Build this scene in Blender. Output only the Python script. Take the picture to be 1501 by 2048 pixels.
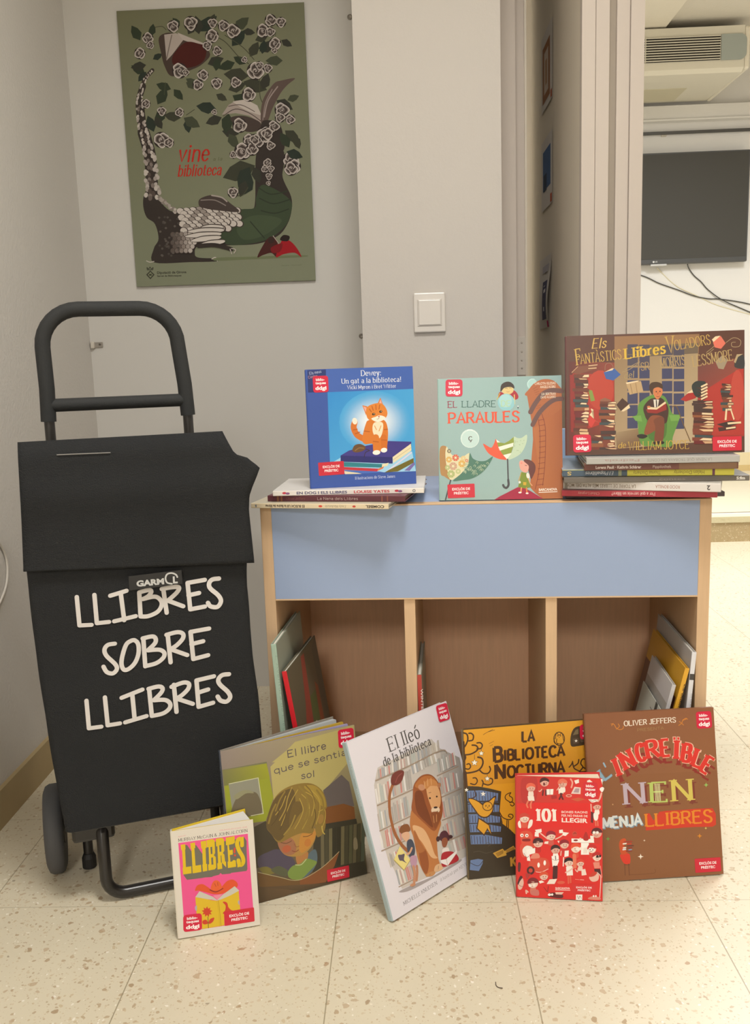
import bpy, bmesh, math, random, unicodedata
from mathutils import Vector, Matrix, noise
from mathutils.geometry import tessellate_polygon
C = bpy.context.scene.collection
SC = bpy.context.scene
for o in list(bpy.data.objects): bpy.data.objects.remove(o)
PI = math.pi
rnd = random.Random(11)

# ------------------------------------------------------------------ camera
cam_d = bpy.data.cameras.new('camera'); cam = bpy.data.objects.new('camera', cam_d); C.objects.link(cam)
cam_d.sensor_fit = 'VERTICAL'; cam_d.sensor_height = 24.0; cam_d.lens = 24.0*1790.1/2048.0; cam_d.clip_start = .05
def cam_basis(pitch, yaw, roll):
    f = Vector((-math.sin(yaw)*math.cos(pitch), math.cos(yaw)*math.cos(pitch), -math.sin(pitch)))
    r = Vector((math.cos(yaw), math.sin(yaw), 0)); u = r.cross(f)
    c, s = math.cos(roll), math.sin(roll)
    return c*r+s*u, -s*r+c*u, f
r_, u_, f_ = cam_basis(.16524, .03699, -.032624)
cam.matrix_world = Matrix(((r_.x, u_.x, -f_.x, 0), (r_.y, u_.y, -f_.y, 0), (r_.z, u_.z, -f_.z, .8961), (0, 0, 0, 1)))
SC.camera = cam
# ------------------------------------------------------------------ light
w = bpy.data.worlds.new('world'); SC.world = w; w.use_nodes = True
w.node_tree.nodes['Background'].inputs[0].default_value = (1, .95, .88, 1); w.node_tree.nodes['Background'].inputs[1].default_value = .02
def area(name, loc, sx, sy, power, col, spread, rot=(0, 0, 0)):
    d = bpy.data.lights.new(name, 'AREA'); d.shape = 'RECTANGLE'; d.size = sx; d.size_y = sy; d.energy = power; d.color = col; d.spread = math.radians(spread)
    o = bpy.data.objects.new(name, d); C.objects.link(o); o.location = loc; o.rotation_euler = rot; return o
area('ceiling_lamp_light', (.12, .72, 2.555), .5, .5, 28, (1, .98, .945), 150)
area('far_room_lamp_light', (1.75, 3.3, 2.55), .6, 1.2, 95, (.96, .985, 1), 170)
area('front_fill_light', (-.2, -2.9, 2.545), .6, 1.2, 112, (1, .98, .945), 175)  # unseen lamp added behind the camera as frontal fill
SC.view_settings.view_transform = 'Standard'; SC.view_settings.look = 'None'; SC.view_settings.gamma = 1.0; SC.view_settings.exposure = -0.17
SC.view_settings.use_curve_mapping = False

# ------------------------------------------------------------------ materials
def lin(c): return c/12.92 if c <= .04045 else ((c+.055)/1.055)**2.4
def hexc(h): return tuple(lin(int(h[i:i+2], 16)/255) for i in (0, 2, 4))
def new_mat(name):
    m = bpy.data.materials.new(name); m.use_nodes = True
    return m, m.node_tree.nodes, m.node_tree.links, m.node_tree.nodes['Principled BSDF']
MC = {}
def mat(h, rough=.5, metal=0, bump=0, bscale=200, spec=.5, var=0, vscale=8):
    k = (h, rough, metal, bump, bscale, spec, var, vscale)
    if k in MC: return MC[k]
    m, n, l, p = new_mat('surface_'+h)
    p.inputs['Base Color'].default_value = (*hexc(h), 1); p.inputs['Roughness'].default_value = rough
    p.inputs['Metallic'].default_value = metal; p.inputs['Specular IOR Level'].default_value = spec
    tc = n.new('ShaderNodeTexCoord')
    if var:
        t = n.new('ShaderNodeTexNoise'); t.inputs['Scale'].default_value = vscale; t.inputs['Detail'].default_value = 4; l.new(tc.outputs['Object'], t.inputs['Vector'])
        mx = n.new('ShaderNodeMix'); mx.data_type = 'RGBA'; mx.inputs[6].default_value = (*[c*(1-var) for c in hexc(h)], 1); mx.inputs[7].default_value = (*[min(1, c*(1+var)) for c in hexc(h)], 1)
        l.new(t.outputs['Fac'], mx.inputs[0]); l.new(mx.outputs[2], p.inputs['Base Color'])
    if bump:
        t = n.new('ShaderNodeTexNoise'); t.inputs['Scale'].default_value = bscale; t.inputs['Detail'].default_value = 5; l.new(tc.outputs['Object'], t.inputs['Vector'])
        b = n.new('ShaderNodeBump'); b.inputs['Strength'].default_value = bump; b.inputs['Distance'].default_value = .01; l.new(t.outputs['Fac'], b.inputs['Height']); l.new(b.outputs[0], p.inputs['Normal'])
    MC[k] = m; return m
def ink_mat(name, rough, spec=.5):
    m, n, l, p = new_mat(name)
    a = n.new('ShaderNodeAttribute'); a.attribute_name = 'ink'
    l.new(a.outputs['Color'], p.inputs['Base Color']); p.inputs['Roughness'].default_value = rough; p.inputs['Specular IOR Level'].default_value = spec
    tc = n.new('ShaderNodeTexCoord'); t = n.new('ShaderNodeTexNoise'); t.inputs['Scale'].default_value = 25; l.new(tc.outputs['Object'], t.inputs['Vector'])
    b = n.new('ShaderNodeBump'); b.inputs['Strength'].default_value = .05; b.inputs['Distance'].default_value = .002; l.new(t.outputs['Fac'], b.inputs['Height']); l.new(b.outputs[0], p.inputs['Normal'])
    return m
INK = ink_mat('printed_laminate', .38, .45)
PAPER = ink_mat('printed_paper', .8, .2)
PRINT = ink_mat('fabric_print', .7, .2)
def wood_mat(name, h, along):
    m, n, l, p = new_mat(name); tc = n.new('ShaderNodeTexCoord'); mp = n.new('ShaderNodeMapping'); mp.inputs['Scale'].default_value = [60 if i != along else 4 for i in range(3)]
    t = n.new('ShaderNodeTexNoise'); t.inputs['Scale'].default_value = 3; t.inputs['Detail'].default_value = 6
    l.new(tc.outputs['Object'], mp.inputs[0]); l.new(mp.outputs[0], t.inputs['Vector'])
    mx = n.new('ShaderNodeMix'); mx.data_type = 'RGBA'; c = hexc(h); mx.inputs[6].default_value = (*[x*.88 for x in c], 1); mx.inputs[7].default_value = (*[min(1, x*1.08) for x in c], 1)
    l.new(t.outputs['Fac'], mx.inputs[0]); l.new(mx.outputs[2], p.inputs['Base Color']); p.inputs['Roughness'].default_value = .45
    return m
BEECH_V = wood_mat('beech_upright', 'd6b48e', 2); BEECH_H = wood_mat('beech_level', 'd6b48e', 0)
BEECH_LIT = wood_mat('beech_lit', 'e8bc96', 2)  # lighter, warmer copy of the beech; bounced light put into the colour
BLUE = mat('98aacb', .42, var=.02, vscale=3)
WALL = mat('c8c2bb', .85, bump=.05, bscale=130, spec=.2)
STUCCO = mat('d9d5cf', .9, bump=.16, bscale=130, spec=.15)
BOARD = mat('cecbc5', .6, bump=.02, bscale=40, spec=.3)
GREYPAINT = mat('c9beb4', .55, spec=.35, var=.015, vscale=2)
PANELFACE = mat('ddd3c2', .6, spec=.3)
FARWALL = mat('e3e0db', .8, bump=.05, spec=.2)
CREAM = mat('e6d6ae', .7, spec=.3)
def terrazzo(name, base, tiled):
    m, n, l, p = new_mat(name); tc = n.new('ShaderNodeTexCoord'); co = tc.outputs['Object']
    def node(t, **k):
        x = n.new(t)
        for a, b in k.items(): setattr(x, a, b)
        return x
    def math_(op, a, b=None, clamp=False):
        x = node('ShaderNodeMath', operation=op, use_clamp=clamp)
        for i, v in enumerate((a, b)):
            if v is None: continue
            if isinstance(v, (int, float)): x.inputs[i].default_value = v
            else: l.new(v, x.inputs[i])
        return x.outputs[0]
    nz = node('ShaderNodeTexNoise'); nz.inputs['Scale'].default_value = 55; nz.inputs['Detail'].default_value = 3; l.new(co, nz.inputs['Vector'])
    mixv = node('ShaderNodeMix', data_type='VECTOR'); mixv.inputs[0].default_value = .014; l.new(co, mixv.inputs[4]); l.new(nz.outputs['Color'], mixv.inputs[5]); wv = mixv.outputs[1]
    col = None
    def rgb(h):
        x = node('ShaderNodeRGB'); x.outputs[0].default_value = (*hexc(h), 1); return x.outputs[0]
    n2 = node('ShaderNodeTexNoise'); n2.inputs['Scale'].default_value = 3; n2.inputs['Detail'].default_value = 6; l.new(co, n2.inputs['Vector'])
    mx = node('ShaderNodeMix', data_type='RGBA'); l.new(n2.outputs['Fac'], mx.inputs[0]); c = hexc(base)
    mx.inputs[6].default_value = (*[x*.90 for x in c], 1); mx.inputs[7].default_value = (*[min(1, x*1.07) for x in c], 1); col = mx.outputs[2]
    for sc, frac, thr, pal in ((260, .55, .32, ('cbb899', 'bfab88', 'd6cab4', 'b5a282')), (125, .52, .34, ('c4b08e', 'b8a283', 'c9b799', 'ae9676')), (80, .22, .32, ('c0ab8a', 'b29a7a', 'b8a082', 'a88d6c')), (75, .05, .34, ('8d7350', 'a58260', '9a7c58', '8a7a62')), (160, .14, .3, ('ece6d8', 'efe8da', 'e8dfcc', 'efe9de'))):
        v = node('ShaderNodeTexVoronoi', feature='F1'); v.inputs['Scale'].default_value = sc; v.inputs['Randomness'].default_value = 1; l.new(wv, v.inputs['Vector'])
        sp = node('ShaderNodeSeparateColor'); l.new(v.outputs['Color'], sp.inputs[0])
        on = math_('LESS_THAN', sp.outputs[0], frac); size = math_('MULTIPLY', math_('ADD', math_('MULTIPLY', sp.outputs[1], .8), .5), thr)
        ins = math_('MULTIPLY', math_('SUBTRACT', size, v.outputs['Distance']), 14, True); mask = math_('MULTIPLY', math_('MULTIPLY', on, ins), .72)
        cr = node('ShaderNodeValToRGB'); cr.color_ramp.interpolation = 'CONSTANT'
        for i, h in enumerate(pal):
            e = cr.color_ramp.elements[i] if i < 2 else cr.color_ramp.elements.new(i*.25)
            e.position = i*.25; e.color = (*hexc(h), 1)
        l.new(sp.outputs[2], cr.inputs[0])
        mm = node('ShaderNodeMix', data_type='RGBA'); l.new(mask, mm.inputs[0]); l.new(col, mm.inputs[6]); l.new(cr.outputs[0], mm.inputs[7]); col = mm.outputs[2]
    if tiled:
        s = node('ShaderNodeSeparateXYZ'); l.new(co, s.inputs[0])
        def line(axis, off):
            t = math_('DIVIDE', math_('SUBTRACT', s.outputs[axis], off), .3); fr = math_('ABSOLUTE', math_('SUBTRACT', math_('FRACT', math_('ADD', t, .5)), .5))
            return math_('LESS_THAN', fr, .0032)
        ln = math_('MAXIMUM', line(0, .1656), math_('MULTIPLY', line(1, 1.3734), .5))
        mm = node('ShaderNodeMix', data_type='RGBA'); l.new(math_('MULTIPLY', ln, .75), mm.inputs[0]); l.new(col, mm.inputs[6]); mm.inputs[7].default_value = (*hexc('8e8266'), 1); col = mm.outputs[2]
    l.new(col, p.inputs['Base Color']); p.inputs['Roughness'].default_value = .32; p.inputs['Specular IOR Level'].default_value = .4
    return m
FLOOR = terrazzo('terrazzo_tiles', 'd5cbb3', True)
STONE = terrazzo('terrazzo_skirting', 'a8946f', False)

# ------------------------------------------------------------------ mesh helpers
def props(o, label=None, cat=None, group=None, kind=None):
    for k, v in (('label', label), ('category', cat), ('group', group), ('kind', kind)):
        if v: o[k] = v
    return o
class MB:
    def __init__(s): s.v = []; s.f = []; s.m = []; s.c = []; s.mats = []; s.ink = False
    def mi(s, m):
        if m not in s.mats: s.mats.append(m)
        return s.mats.index(m)
    def add(s, vs, fs, m, cols=None):
        b = len(s.v); i = s.mi(m); s.v += [tuple(v) for v in vs]
        for f in fs:
            s.f.append([b+k for k in f]); s.m.append(i)
            s.c.append([cols[k] for k in f] if isinstance(cols, list) else [cols or (1, 1, 1)]*len(f))
        if cols: s.ink = True
    def box(s, x0, x1, y0, y1, z0, z1, m, col=None, M=None):
        vs = [Vector((x, y, z)) for x in (x0, x1) for y in (y0, y1) for z in (z0, z1)]
        if M: vs = [M @ v for v in vs]
        s.add(vs, [(0, 1, 3, 2), (4, 6, 7, 5), (0, 4, 5, 1), (2, 3, 7, 6), (0, 2, 6, 4), (1, 5, 7, 3)], m, col)
    def rbox(s, x0, x1, y0, y1, z0, z1, m, r=.001, col=None, M=None):
        bm = bmesh.new(); bmesh.ops.create_cube(bm, size=1)
        for v in bm.verts: v.co = Vector(((x0+x1)/2+v.co.x*(x1-x0), (y0+y1)/2+v.co.y*(y1-y0), (z0+z1)/2+v.co.z*(z1-z0)))
        bmesh.ops.bevel(bm, geom=bm.edges[:], offset=r, segments=2, affect='EDGES', profile=.5); bm.verts.index_update()
        s.add([(M @ v.co) if M else v.co for v in bm.verts], [[v.index for v in f.verts] for f in bm.faces], m, col); bm.free()
    def tube(s, pts, r, m, seg=14, cap=True, col=None):
        pts = [Vector(p) for p in pts]; n = len(pts); rs = r if isinstance(r, list) else [r]*n
        t = [(pts[min(i+1, n-1)]-pts[max(i-1, 0)]).normalized() for i in range(n)]
        a = t[0].orthogonal().normalized(); vs = []; fs = []
        for i in range(n):
            a = (a-t[i]*a.dot(t[i])).normalized(); b = t[i].cross(a)
            vs += [pts[i]+(a*math.cos(2*PI*k/seg)+b*math.sin(2*PI*k/seg))*rs[i] for k in range(seg)]
        for i in range(n-1):
            fs += [(i*seg+k, i*seg+(k+1) % seg, (i+1)*seg+(k+1) % seg, (i+1)*seg+k) for k in range(seg)]
        if cap: fs += [tuple(range(seg))[::-1], tuple((n-1)*seg+k for k in range(seg))]
        s.add(vs, fs, m, col)
    def lathe(s, prof, m, M, seg=32, col=None):
        vs = [M @ Vector((rr*math.cos(2*PI*k/seg), rr*math.sin(2*PI*k/seg), z)) for rr, z in prof for k in range(seg)]; n = len(prof)
        fs = [(i*seg+k, i*seg+(k+1) % seg, (i+1)*seg+(k+1) % seg, (i+1)*seg+k) for i in range(n-1) for k in range(seg)]
        s.add(vs, fs+[tuple(range(seg))[::-1], tuple((n-1)*seg+k for k in range(seg))], m, col)
    def build(s, name, parent=None, smooth=False, M=None):
        me = bpy.data.meshes.new(name); me.from_pydata(s.v, [], s.f)
        for m in s.mats: me.materials.append(m)
        me.polygons.foreach_set('material_index', s.m)
        if s.ink:
            a = me.color_attributes.new('ink', 'FLOAT_COLOR', 'CORNER'); flat = []
            for cs in s.c:
                for c in cs: flat += [c[0], c[1], c[2], 1]
            a.data.foreach_set('color', flat)
        if smooth:
            me.polygons.foreach_set('use_smooth', [True]*len(me.polygons))
        me.update(); o = bpy.data.objects.new(name, me); C.objects.link(o)
        if smooth: 
            bm = bmesh.new(); bm.from_mesh(me); bmesh.ops.recalc_face_normals(bm, faces=bm.faces[:])
            for e in bm.edges: e.smooth = not (len(e.link_faces) == 2 and e.calc_face_angle(0) > .7)
            bm.to_mesh(me); bm.free()
        if parent: o.parent = parent
        if M is not None: o.matrix_local = M
        return o
def thing(name, label, cat, M=None, group=None):
    o = bpy.data.objects.new(name, None); C.objects.link(o); o.empty_display_size = .05
    if M is not None: o.matrix_world = M
    return props(o, label, cat, group)
def cr(pts, n=6, closed=False):
    P = [Vector(p) for p in pts]; N = len(P); out = []
    if N < 3: return P
    for i in range(N if closed else N-1):
        if closed: a, b, c, d = P[i-1], P[i], P[(i+1) % N], P[(i+2) % N]
        else: a, b, c, d = P[max(i-1, 0)], P[i], P[i+1], P[min(i+2, N-1)]
        for k in range(n):
            t = k/n; out.append(.5*((2*b)+(c-a)*t+(2*a-5*b+4*c-d)*t*t+(3*b-a-3*c+d)*t*t*t))
    if not closed: out.append(P[-1])
    return out

# ------------------------------------------------------------------ lettering (own stroke alphabet plus Blender's built-in sans)
GL = {
'A': (8, '.2,0 4,10 7.8,0|1.4,3.4 6.6,3.4'), 'B': (7, '.5,0 .5,10|~.5,10 3.4,10 5.4,9.4 6,7.7 5.4,6 3.6,5.3 .5,5.3|~.5,5.3 3.8,5.3 6,4.6 6.6,2.7 5.8,.7 3.6,0 .5,0'),
'C': (8, '~7.2,7.9 6.2,9.4 4.3,10 2.1,9.3 .7,7.2 .4,5 .7,2.8 2.1,.7 4.3,0 6.2,.6 7.3,2.1'), 'D': (8, '.5,0 .5,10|~.5,10 3.4,10 5.8,9.2 7.4,7 7.6,5 7.4,3 5.8,.8 3.4,0 .5,0'),
'E': (7, '.5,0 .5,10|.5,10 6.1,10|.5,5.2 4.9,5.2|.5,0 6.4,0'), 'F': (6.6, '.5,0 .5,10|.5,10 6.1,10|.5,5.2 4.9,5.2'),
'G': (8.5, '~7.4,7.9 6.2,9.4 4.3,10 2.1,9.3 .7,7.2 .4,5 .7,2.8 2.1,.7 4.3,0 6.4,.4 7.6,1.5|7.6,1 7.6,4.6|7.6,4.6 5,4.6'), 'H': (8, '.6,0 .6,10|7.2,0 7.2,10|.6,5.2 7.2,5.2'),
'I': (3.2, '1.6,0 1.6,10'), 'J': (5.4, '~4.4,10 4.4,7 4.4,3 3.9,.8 2.4,0 .9,.5 .3,1.7'), 'K': (7.5, '.5,0 .5,10|7,10 .5,4|2.6,5.9 7.3,0'), 'L': (6.4, '.5,0 .5,10|.5,0 6,0'),
'M': (9.6, '.6,0 .9,10|.9,10 4.8,1.5|4.8,1.5 8.6,10|8.6,10 9,0'), 'N': (8.2, '.6,0 .6,10|.6,10 7.4,0|7.4,0 7.4,10'), 'O': (8.6, '~4.3,10 2.1,9.3 .7,7.2 .4,5 .7,2.8 2.1,.7 4.3,0 6.5,.7 7.9,2.8 8.2,5 7.9,7.2 6.5,9.3 4.3,10'),
'P': (7, '.5,0 .5,10|~.5,10 3.6,10 5.8,9.2 6.5,7.3 5.8,5.4 3.6,4.6 .5,4.6'), 'Q': (8.6, '~4.3,10 2.1,9.3 .7,7.2 .4,5 .7,2.8 2.1,.7 4.3,0 6.5,.7 7.9,2.8 8.2,5 7.9,7.2 6.5,9.3 4.3,10|5,2.5 8,-.8'),
'R': (7.4, '.5,0 .5,10|~.5,10 3.6,10 5.7,9.3 6.3,7.6 5.7,5.8 3.6,5 .5,5|3.4,5 7.2,0'), 'S': (7, '~6.2,8 5.2,9.5 3.5,10 1.6,9.4 .9,7.6 1.8,6 3.6,5.1 5.5,4.1 6.4,2.4 5.6,.7 3.5,0 1.5,.5 .5,2.1'),
'T': (7.4, '3.7,0 3.7,10|.3,10 7.1,10'), 'U': (8, '~.6,10 .6,7 .6,3.4 1.5,.9 4,0 6.4,.9 7.3,3.4 7.3,7 7.3,10'), 'V': (8, '.3,10 4,0 7.7,10'), 'W': (11, '.3,10 3,0 5.5,8.5 8,0 10.7,10'),
'X': (7.6, '.4,0 7.2,10|.4,10 7.2,0'), 'Y': (7.6, '.3,10 3.8,4.8 3.8,0|3.8,4.8 7.3,10'), 'Z': (7.2, '.5,10 6.7,10 .5,0 6.8,0'),
'a': (5.6, '~.9,5.8 2.2,6.8 3.8,6.6 4.6,5.2|4.6,5.4 4.6,0|~4.6,3.9 3,3.8 1.2,3.2 .6,1.7 1.4,.3 2.8,.1 4,1 4.6,2.2'), 'b': (6, '.7,10 .7,0|~.7,5 1.8,6.5 3.4,6.8 5,5.6 5.4,3.4 5,1.2 3.4,0 1.8,.3 .7,1.8'),
'c': (5.4, '~4.7,5.4 3.8,6.6 2.6,6.8 1.1,5.8 .5,3.4 1.1,1 2.7,0 4,.3 4.9,1.5'), 'd': (6, '5.3,10 5.3,0|~5.3,5 4.2,6.5 2.6,6.8 1,5.6 .5,3.4 1,1.2 2.6,0 4.2,.3 5.3,1.8'),
'e': (5.6, '~.7,3.6 4.9,3.7 4.6,5.6 3.2,6.8 1.7,6.5 .6,4.8 .6,2.2 1.6,.4 3.2,0 4.8,1.2'), 'f': (4, '~3.8,9.4 2.8,10 1.7,9.3 1.5,7.5 1.5,5 1.5,0|.3,6.7 3.4,6.7'),
'g': (6, '~5.3,5 4.2,6.5 2.6,6.8 1,5.6 .5,3.6 1,1.6 2.6,.6 4.2,1 5.3,2.4|~5.3,6.7 5.3,3 5.3,-.6 4.4,-2.6 2.6,-3 .9,-2.2'), 'h': (6, '.7,10 .7,0|~.7,5 2,6.6 3.6,6.8 4.9,5.9 5.2,4 5.2,2 5.2,0'),
'i': (2.4, '1.2,6.8 1.2,0|*1.2,9.2'), 'j': (2.6, '~1.5,6.8 1.5,2 1.5,-1.4 .8,-2.8 -.4,-3|*1.5,9.2'), 'k': (5.6, '.7,10 .7,0|5,6.8 .7,2.8|2.2,4.2 5.3,0'), 'l': (2.4, '1.2,10 1.2,0'),
'm': (9, '.7,6.8 .7,0|~.7,5 1.9,6.6 3.2,6.7 4.2,5.8 4.5,4 4.5,0|~4.5,5 5.7,6.6 7,6.7 8,5.8 8.3,4 8.3,0'), 'n': (6, '.7,6.8 .7,0|~.7,5 2,6.6 3.6,6.8 4.9,5.9 5.2,4 5.2,2 5.2,0'),
'o': (6, '~3,6.8 1.3,6 .5,3.4 1.3,.8 3,0 4.7,.8 5.5,3.4 4.7,6 3,6.8'), 'p': (6, '.7,6.8 .7,-3|~.7,5 1.8,6.5 3.4,6.8 5,5.6 5.4,3.4 5,1.2 3.4,0 1.8,.3 .7,1.8'), 'q': (6, '5.3,6.8 5.3,-3|~5.3,5 4.2,6.5 2.6,6.8 1,5.6 .5,3.4 1,1.2 2.6,0 4.2,.3 5.3,1.8'),
'r': (4.2, '.8,6.8 .8,0|~.8,4.4 1.6,6 2.8,6.8 3.9,6.4'), 's': (5, '~4.3,5.7 3.4,6.7 2,6.7 .9,5.7 1.2,4.3 2.8,3.5 4.2,2.6 4.4,1.2 3.2,0 1.6,.1 .5,1.2'), 't': (4, '~1.5,9 1.5,6 1.5,1.6 2.2,.2 3.6,.5|.2,6.7 3.6,6.7'),
'u': (6, '~.7,6.8 .7,4.5 .8,2 1.5,.3 3,0 4.4,.8 5.2,2.4|5.2,6.8 5.2,0'), 'v': (5.4, '.3,6.8 2.7,0 5.1,6.8'), 'w': (8, '.3,6.8 2.2,0 4,5.8 5.8,0 7.7,6.8'), 'x': (5.4, '.4,0 5,6.8|.4,6.8 5,0'), 'y': (5.4, '.3,6.8 2.8,.4|5.1,6.8 1.8,-2.8'), 'z': (5, '.5,6.8 4.5,6.8 .4,0 4.7,0'),
'0': (7.4, '~3.7,10 1.6,9 .5,5 1.6,1 3.7,0 5.8,1 6.9,5 5.8,9 3.7,10'), '1': (5, '.8,8.2 2.6,10|2.6,10 2.6,0'), ':': (2.4, '*1.2,.6|*1.2,5.6'), '.': (2.2, '*1.1,.5'), '!': (2.6, '1.3,10 1.3,3|*1.3,.6'), '-': (3.6, '.5,3.6 3,3.6'), '·': (2, '*1,4'), "'": (2, '1,10 .8,7.6'),
'&': (8, '~7.2,4.4 5.4,1 3,0 1,.8 .6,2.6 1.8,4.6 4.2,6.6 4.6,8.4 3.4,9.8 2,9 2,7 4,3.6 7.4,0'), '?': (5.4, '~.6,8 1.6,9.6 3.2,9.8 4.6,8.6 4.4,6.8 2.8,5 2.6,3|*2.6,.6'), ',': (2, '1.2,.8 .7,-1.4')}
STY = {'serif': (.12, .05, .10, .04, 0, 0), 'slab': (.135, .10, .11, .075, 0, 0), 'slabx': (.165, .24, .085, .25, 0, 0), 'slabh': (.17, .11, .12, .07, 0, 0), 'slabo': (.23, .17, .15, .12, 0, 0), 'black': (.21, .10, .12, .06, 0, .08),
       'disp': (.085, .055, .05, .035, 0, 0), 'script': (.13, .06, 0, 0, 1, .22), 'hand': (.085, .085, 0, 0, 1, 0), 'cut': (.245, .205, 0, 0, 0, 0), 'slabw': (.27, .15, .05, .10, 0, 0), 'slabwo': (.34, .22, .075, .15, 0, 0), 'slabn': (.20, .075, .10, .05, 0, 0), 'slabp': (.19, .12, .055, .09, 0, 0), 'handb': (.12, .12, 0, 0, 1, 0)}
def stroke(pts, wv, wh=None, rnd_=True):
    """polyline -> quads of a pen stroke; wv for uprights, wh for levels"""
    wh = wv if wh is None else wh
    P = [Vector((p[0], p[1])) for p in pts]; P = [p for i, p in enumerate(P) if i == 0 or (p-P[i-1]).length > 1e-7]
    n = len(P)
    if n < 2: return [], []
    def wid(d): return wh+(wv-wh)*abs(d.y)/max(d.length, 1e-9)
    L = []; Rr = []
    for i in range(n):
        d0 = (P[i]-P[i-1]).normalized() if i else None; d1 = (P[i+1]-P[i]).normalized() if i < n-1 else None
        d = ((d0 or d1)+(d1 or d0)); d = d.normalized() if d.length > .2 else (d1 or d0)
        k = 1/max(.45, abs(d.dot(d1 or d0))); nn = Vector((-d.y, d.x))*wid(d)*.5*k; L.append(P[i]+nn); Rr.append(P[i]-nn)
    v = L+Rr; f = [(n+i, n+i+1, i+1, i) for i in range(n-1)]
    if rnd_:
        for c, d in ((P[0], P[0]-P[1]), (P[-1], P[-1]-P[-2])):
            r = wid(d)*.5; a0 = math.atan2(d.y, d.x); b = len(v); v += [c+Vector((math.cos(a0+t), math.sin(a0+t)))*r for t in [(-.5+k/6)*PI for k in range(7)]]
            f.append(tuple(range(b, b+7)))
    return v, f
def disc(c, r, n=14): return [Vector(c)+Vector((math.cos(2*PI*k/n), math.sin(2*PI*k/n)))*r for k in range(n)], [tuple(range(n))]
ACC = {'\u0300': [(-1.2, 2.6), (.6, .9)], '\u0301': [(1.2, 2.6), (-.6, .9)], '\u0308': None, '\u0327': [(.3, -10), (.8, -11.6), (-.6, -12.2)]}
TCACHE = {}
def bfont(txt, bold):
    k = (txt, bold)
    if k in TCACHE: return TCACHE[k]
    cu = bpy.data.curves.new('lettering', 'FONT'); cu.body = txt; cu.size = 1; cu.offset = bold; cu.resolution_u = 3
    o = bpy.data.objects.new('lettering', cu); C.objects.link(o); bpy.context.view_layer.update()
    me = o.evaluated_get(bpy.context.evaluated_depsgraph_get()).to_mesh()
    r = ([Vector(v.co[:2]) for v in me.vertices], [tuple(p.vertices) for p in me.polygons])
    o.to_mesh_clear(); bpy.data.objects.remove(o); bpy.data.curves.remove(cu); TCACHE[k] = r; return r
CAPH = max(v.y for v in bfont('H', 0)[0])
def text(style, txt, a, b, h):
    """2D text from baseline point a to b with cap height h -> verts, faces"""
    a = Vector(a); b = Vector(b); Wd = (b-a).length; ux = (b-a).normalized(); uy = Vector((-ux.y, ux.x)); V = []; F = []
    if style in ('sans', 'sansb', 'sansd', 'sansx'):
        v, f = bfont(txt, {'sans': .006, 'sansb': .03, 'sansd': .034, 'sansx': .05}[style]); x0 = min(p.x for p in v); x1 = max(p.x for p in v)
        return [a+ux*(p.x-x0)*Wd/(x1-x0)+uy*p.y*h/CAPH for p in v], f
    wv, wh, sl, st, rd, sk = STY[style]; u = h/10; adv = []; x = 0; sp = 1.5 if sl else 1.2
    wv, wh, sl, st = wv*h, wh*h, sl*h, st*h
    chars = []
    for ch in txt:
        d = unicodedata.normalize('NFD', ch); g = GL.get(d[0])
        if ch == ' ': x += 3.6; continue
        if not g: x += 3; continue
        chars.append((x, g, d)); x += g[0]+sp
    tot = max(x-sp, .1); sx = (Wd-(wv if len(chars) > 1 else 0)*.6)/tot; ox = wv*.3
    cnt = [0]
    def emit(v, f):
        cnt[0] += 1; zz = (cnt[0] % 8)*2.2e-6; bse = len(V); V.extend(tuple(a+ux*(p.x+sk*p.y+ox)+uy*p.y)+(zz,) for p in v); F.extend(tuple(bse+i for i in q) for q in f)
    for x0, g, d in chars:
        for s in g[1].split('|'):
            if s[0] == '*':
                px, py = map(float, s[1:].split(',')); emit(*disc(((x0+px)*sx, py*u), max(wv, wh)*.62)); continue
            sm = s[0] == '~'; pts = [tuple(map(float, t.split(','))) for t in s.lstrip('~').split()]
            P = [Vector(((x0+p[0])*sx, p[1]*u)) for p in pts]
            if sm: P = [p for p in cr([(p.x, p.y, 0) for p in P], 4)]; P = [Vector((p.x, p.y)) for p in P]
            emit(*stroke(P, wv, wh, rd))
            if sl and (P[0]-P[-1]).length > h*.05:
                for e, q in ((P[0], P[1]), (P[-1], P[-2])):
                    dd = q-e
                    if abs(dd.x) < .62*abs(dd.y) and (e.y < .05*h or e.y > .6*h or e.y < 0):
                        up = 1 if dd.y > 0 else -1; y0 = e.y; y1 = e.y+up*st
                        emit([Vector((e.x-wv/2-sl, y0)), Vector((e.x+wv/2+sl, y0)), Vector((e.x+wv/2+sl, y1)), Vector((e.x-wv/2-sl, y1))], [(0, 1, 2, 3)])
                    elif abs(dd.y) < .2*abs(dd.x) and d[0] in 'EFLTZ' and abs(e.x-x0*sx) > 1.5*sx:
                        hh = .17*h; cy = e.y-math.copysign(hh*.5-wh*.5, e.y-.4*h) if (e.y < .1*h or e.y > .9*h) else e.y
                        emit([Vector((e.x-wv*.25, cy-hh/2)), Vector((e.x+wv*.25, cy-hh/2)), Vector((e.x+wv*.25, cy+hh/2)), Vector((e.x-wv*.25, cy+hh/2))], [(0, 1, 2, 3)])
        for m_ in d[1:]:
            cx = x0+g[0]/2; top = 10 if d[0].isupper() else 7.4
            if m_ == '\u0308':
                for k in (-1.3, 1.3): emit(*disc(((cx+k)*sx, (top+1.8)*u), wv*.5))
            elif m_ in ACC:
                emit(*stroke([Vector(((cx+p[0])*sx, (top+p[1])*u)) for p in ACC[m_]] if m_ != '\u0327' else [Vector(((cx+p[0])*sx, (p[1]+9.8)*u)) for p in ACC[m_]], wv*.8, wv*.8, True))
    return V, F

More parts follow.
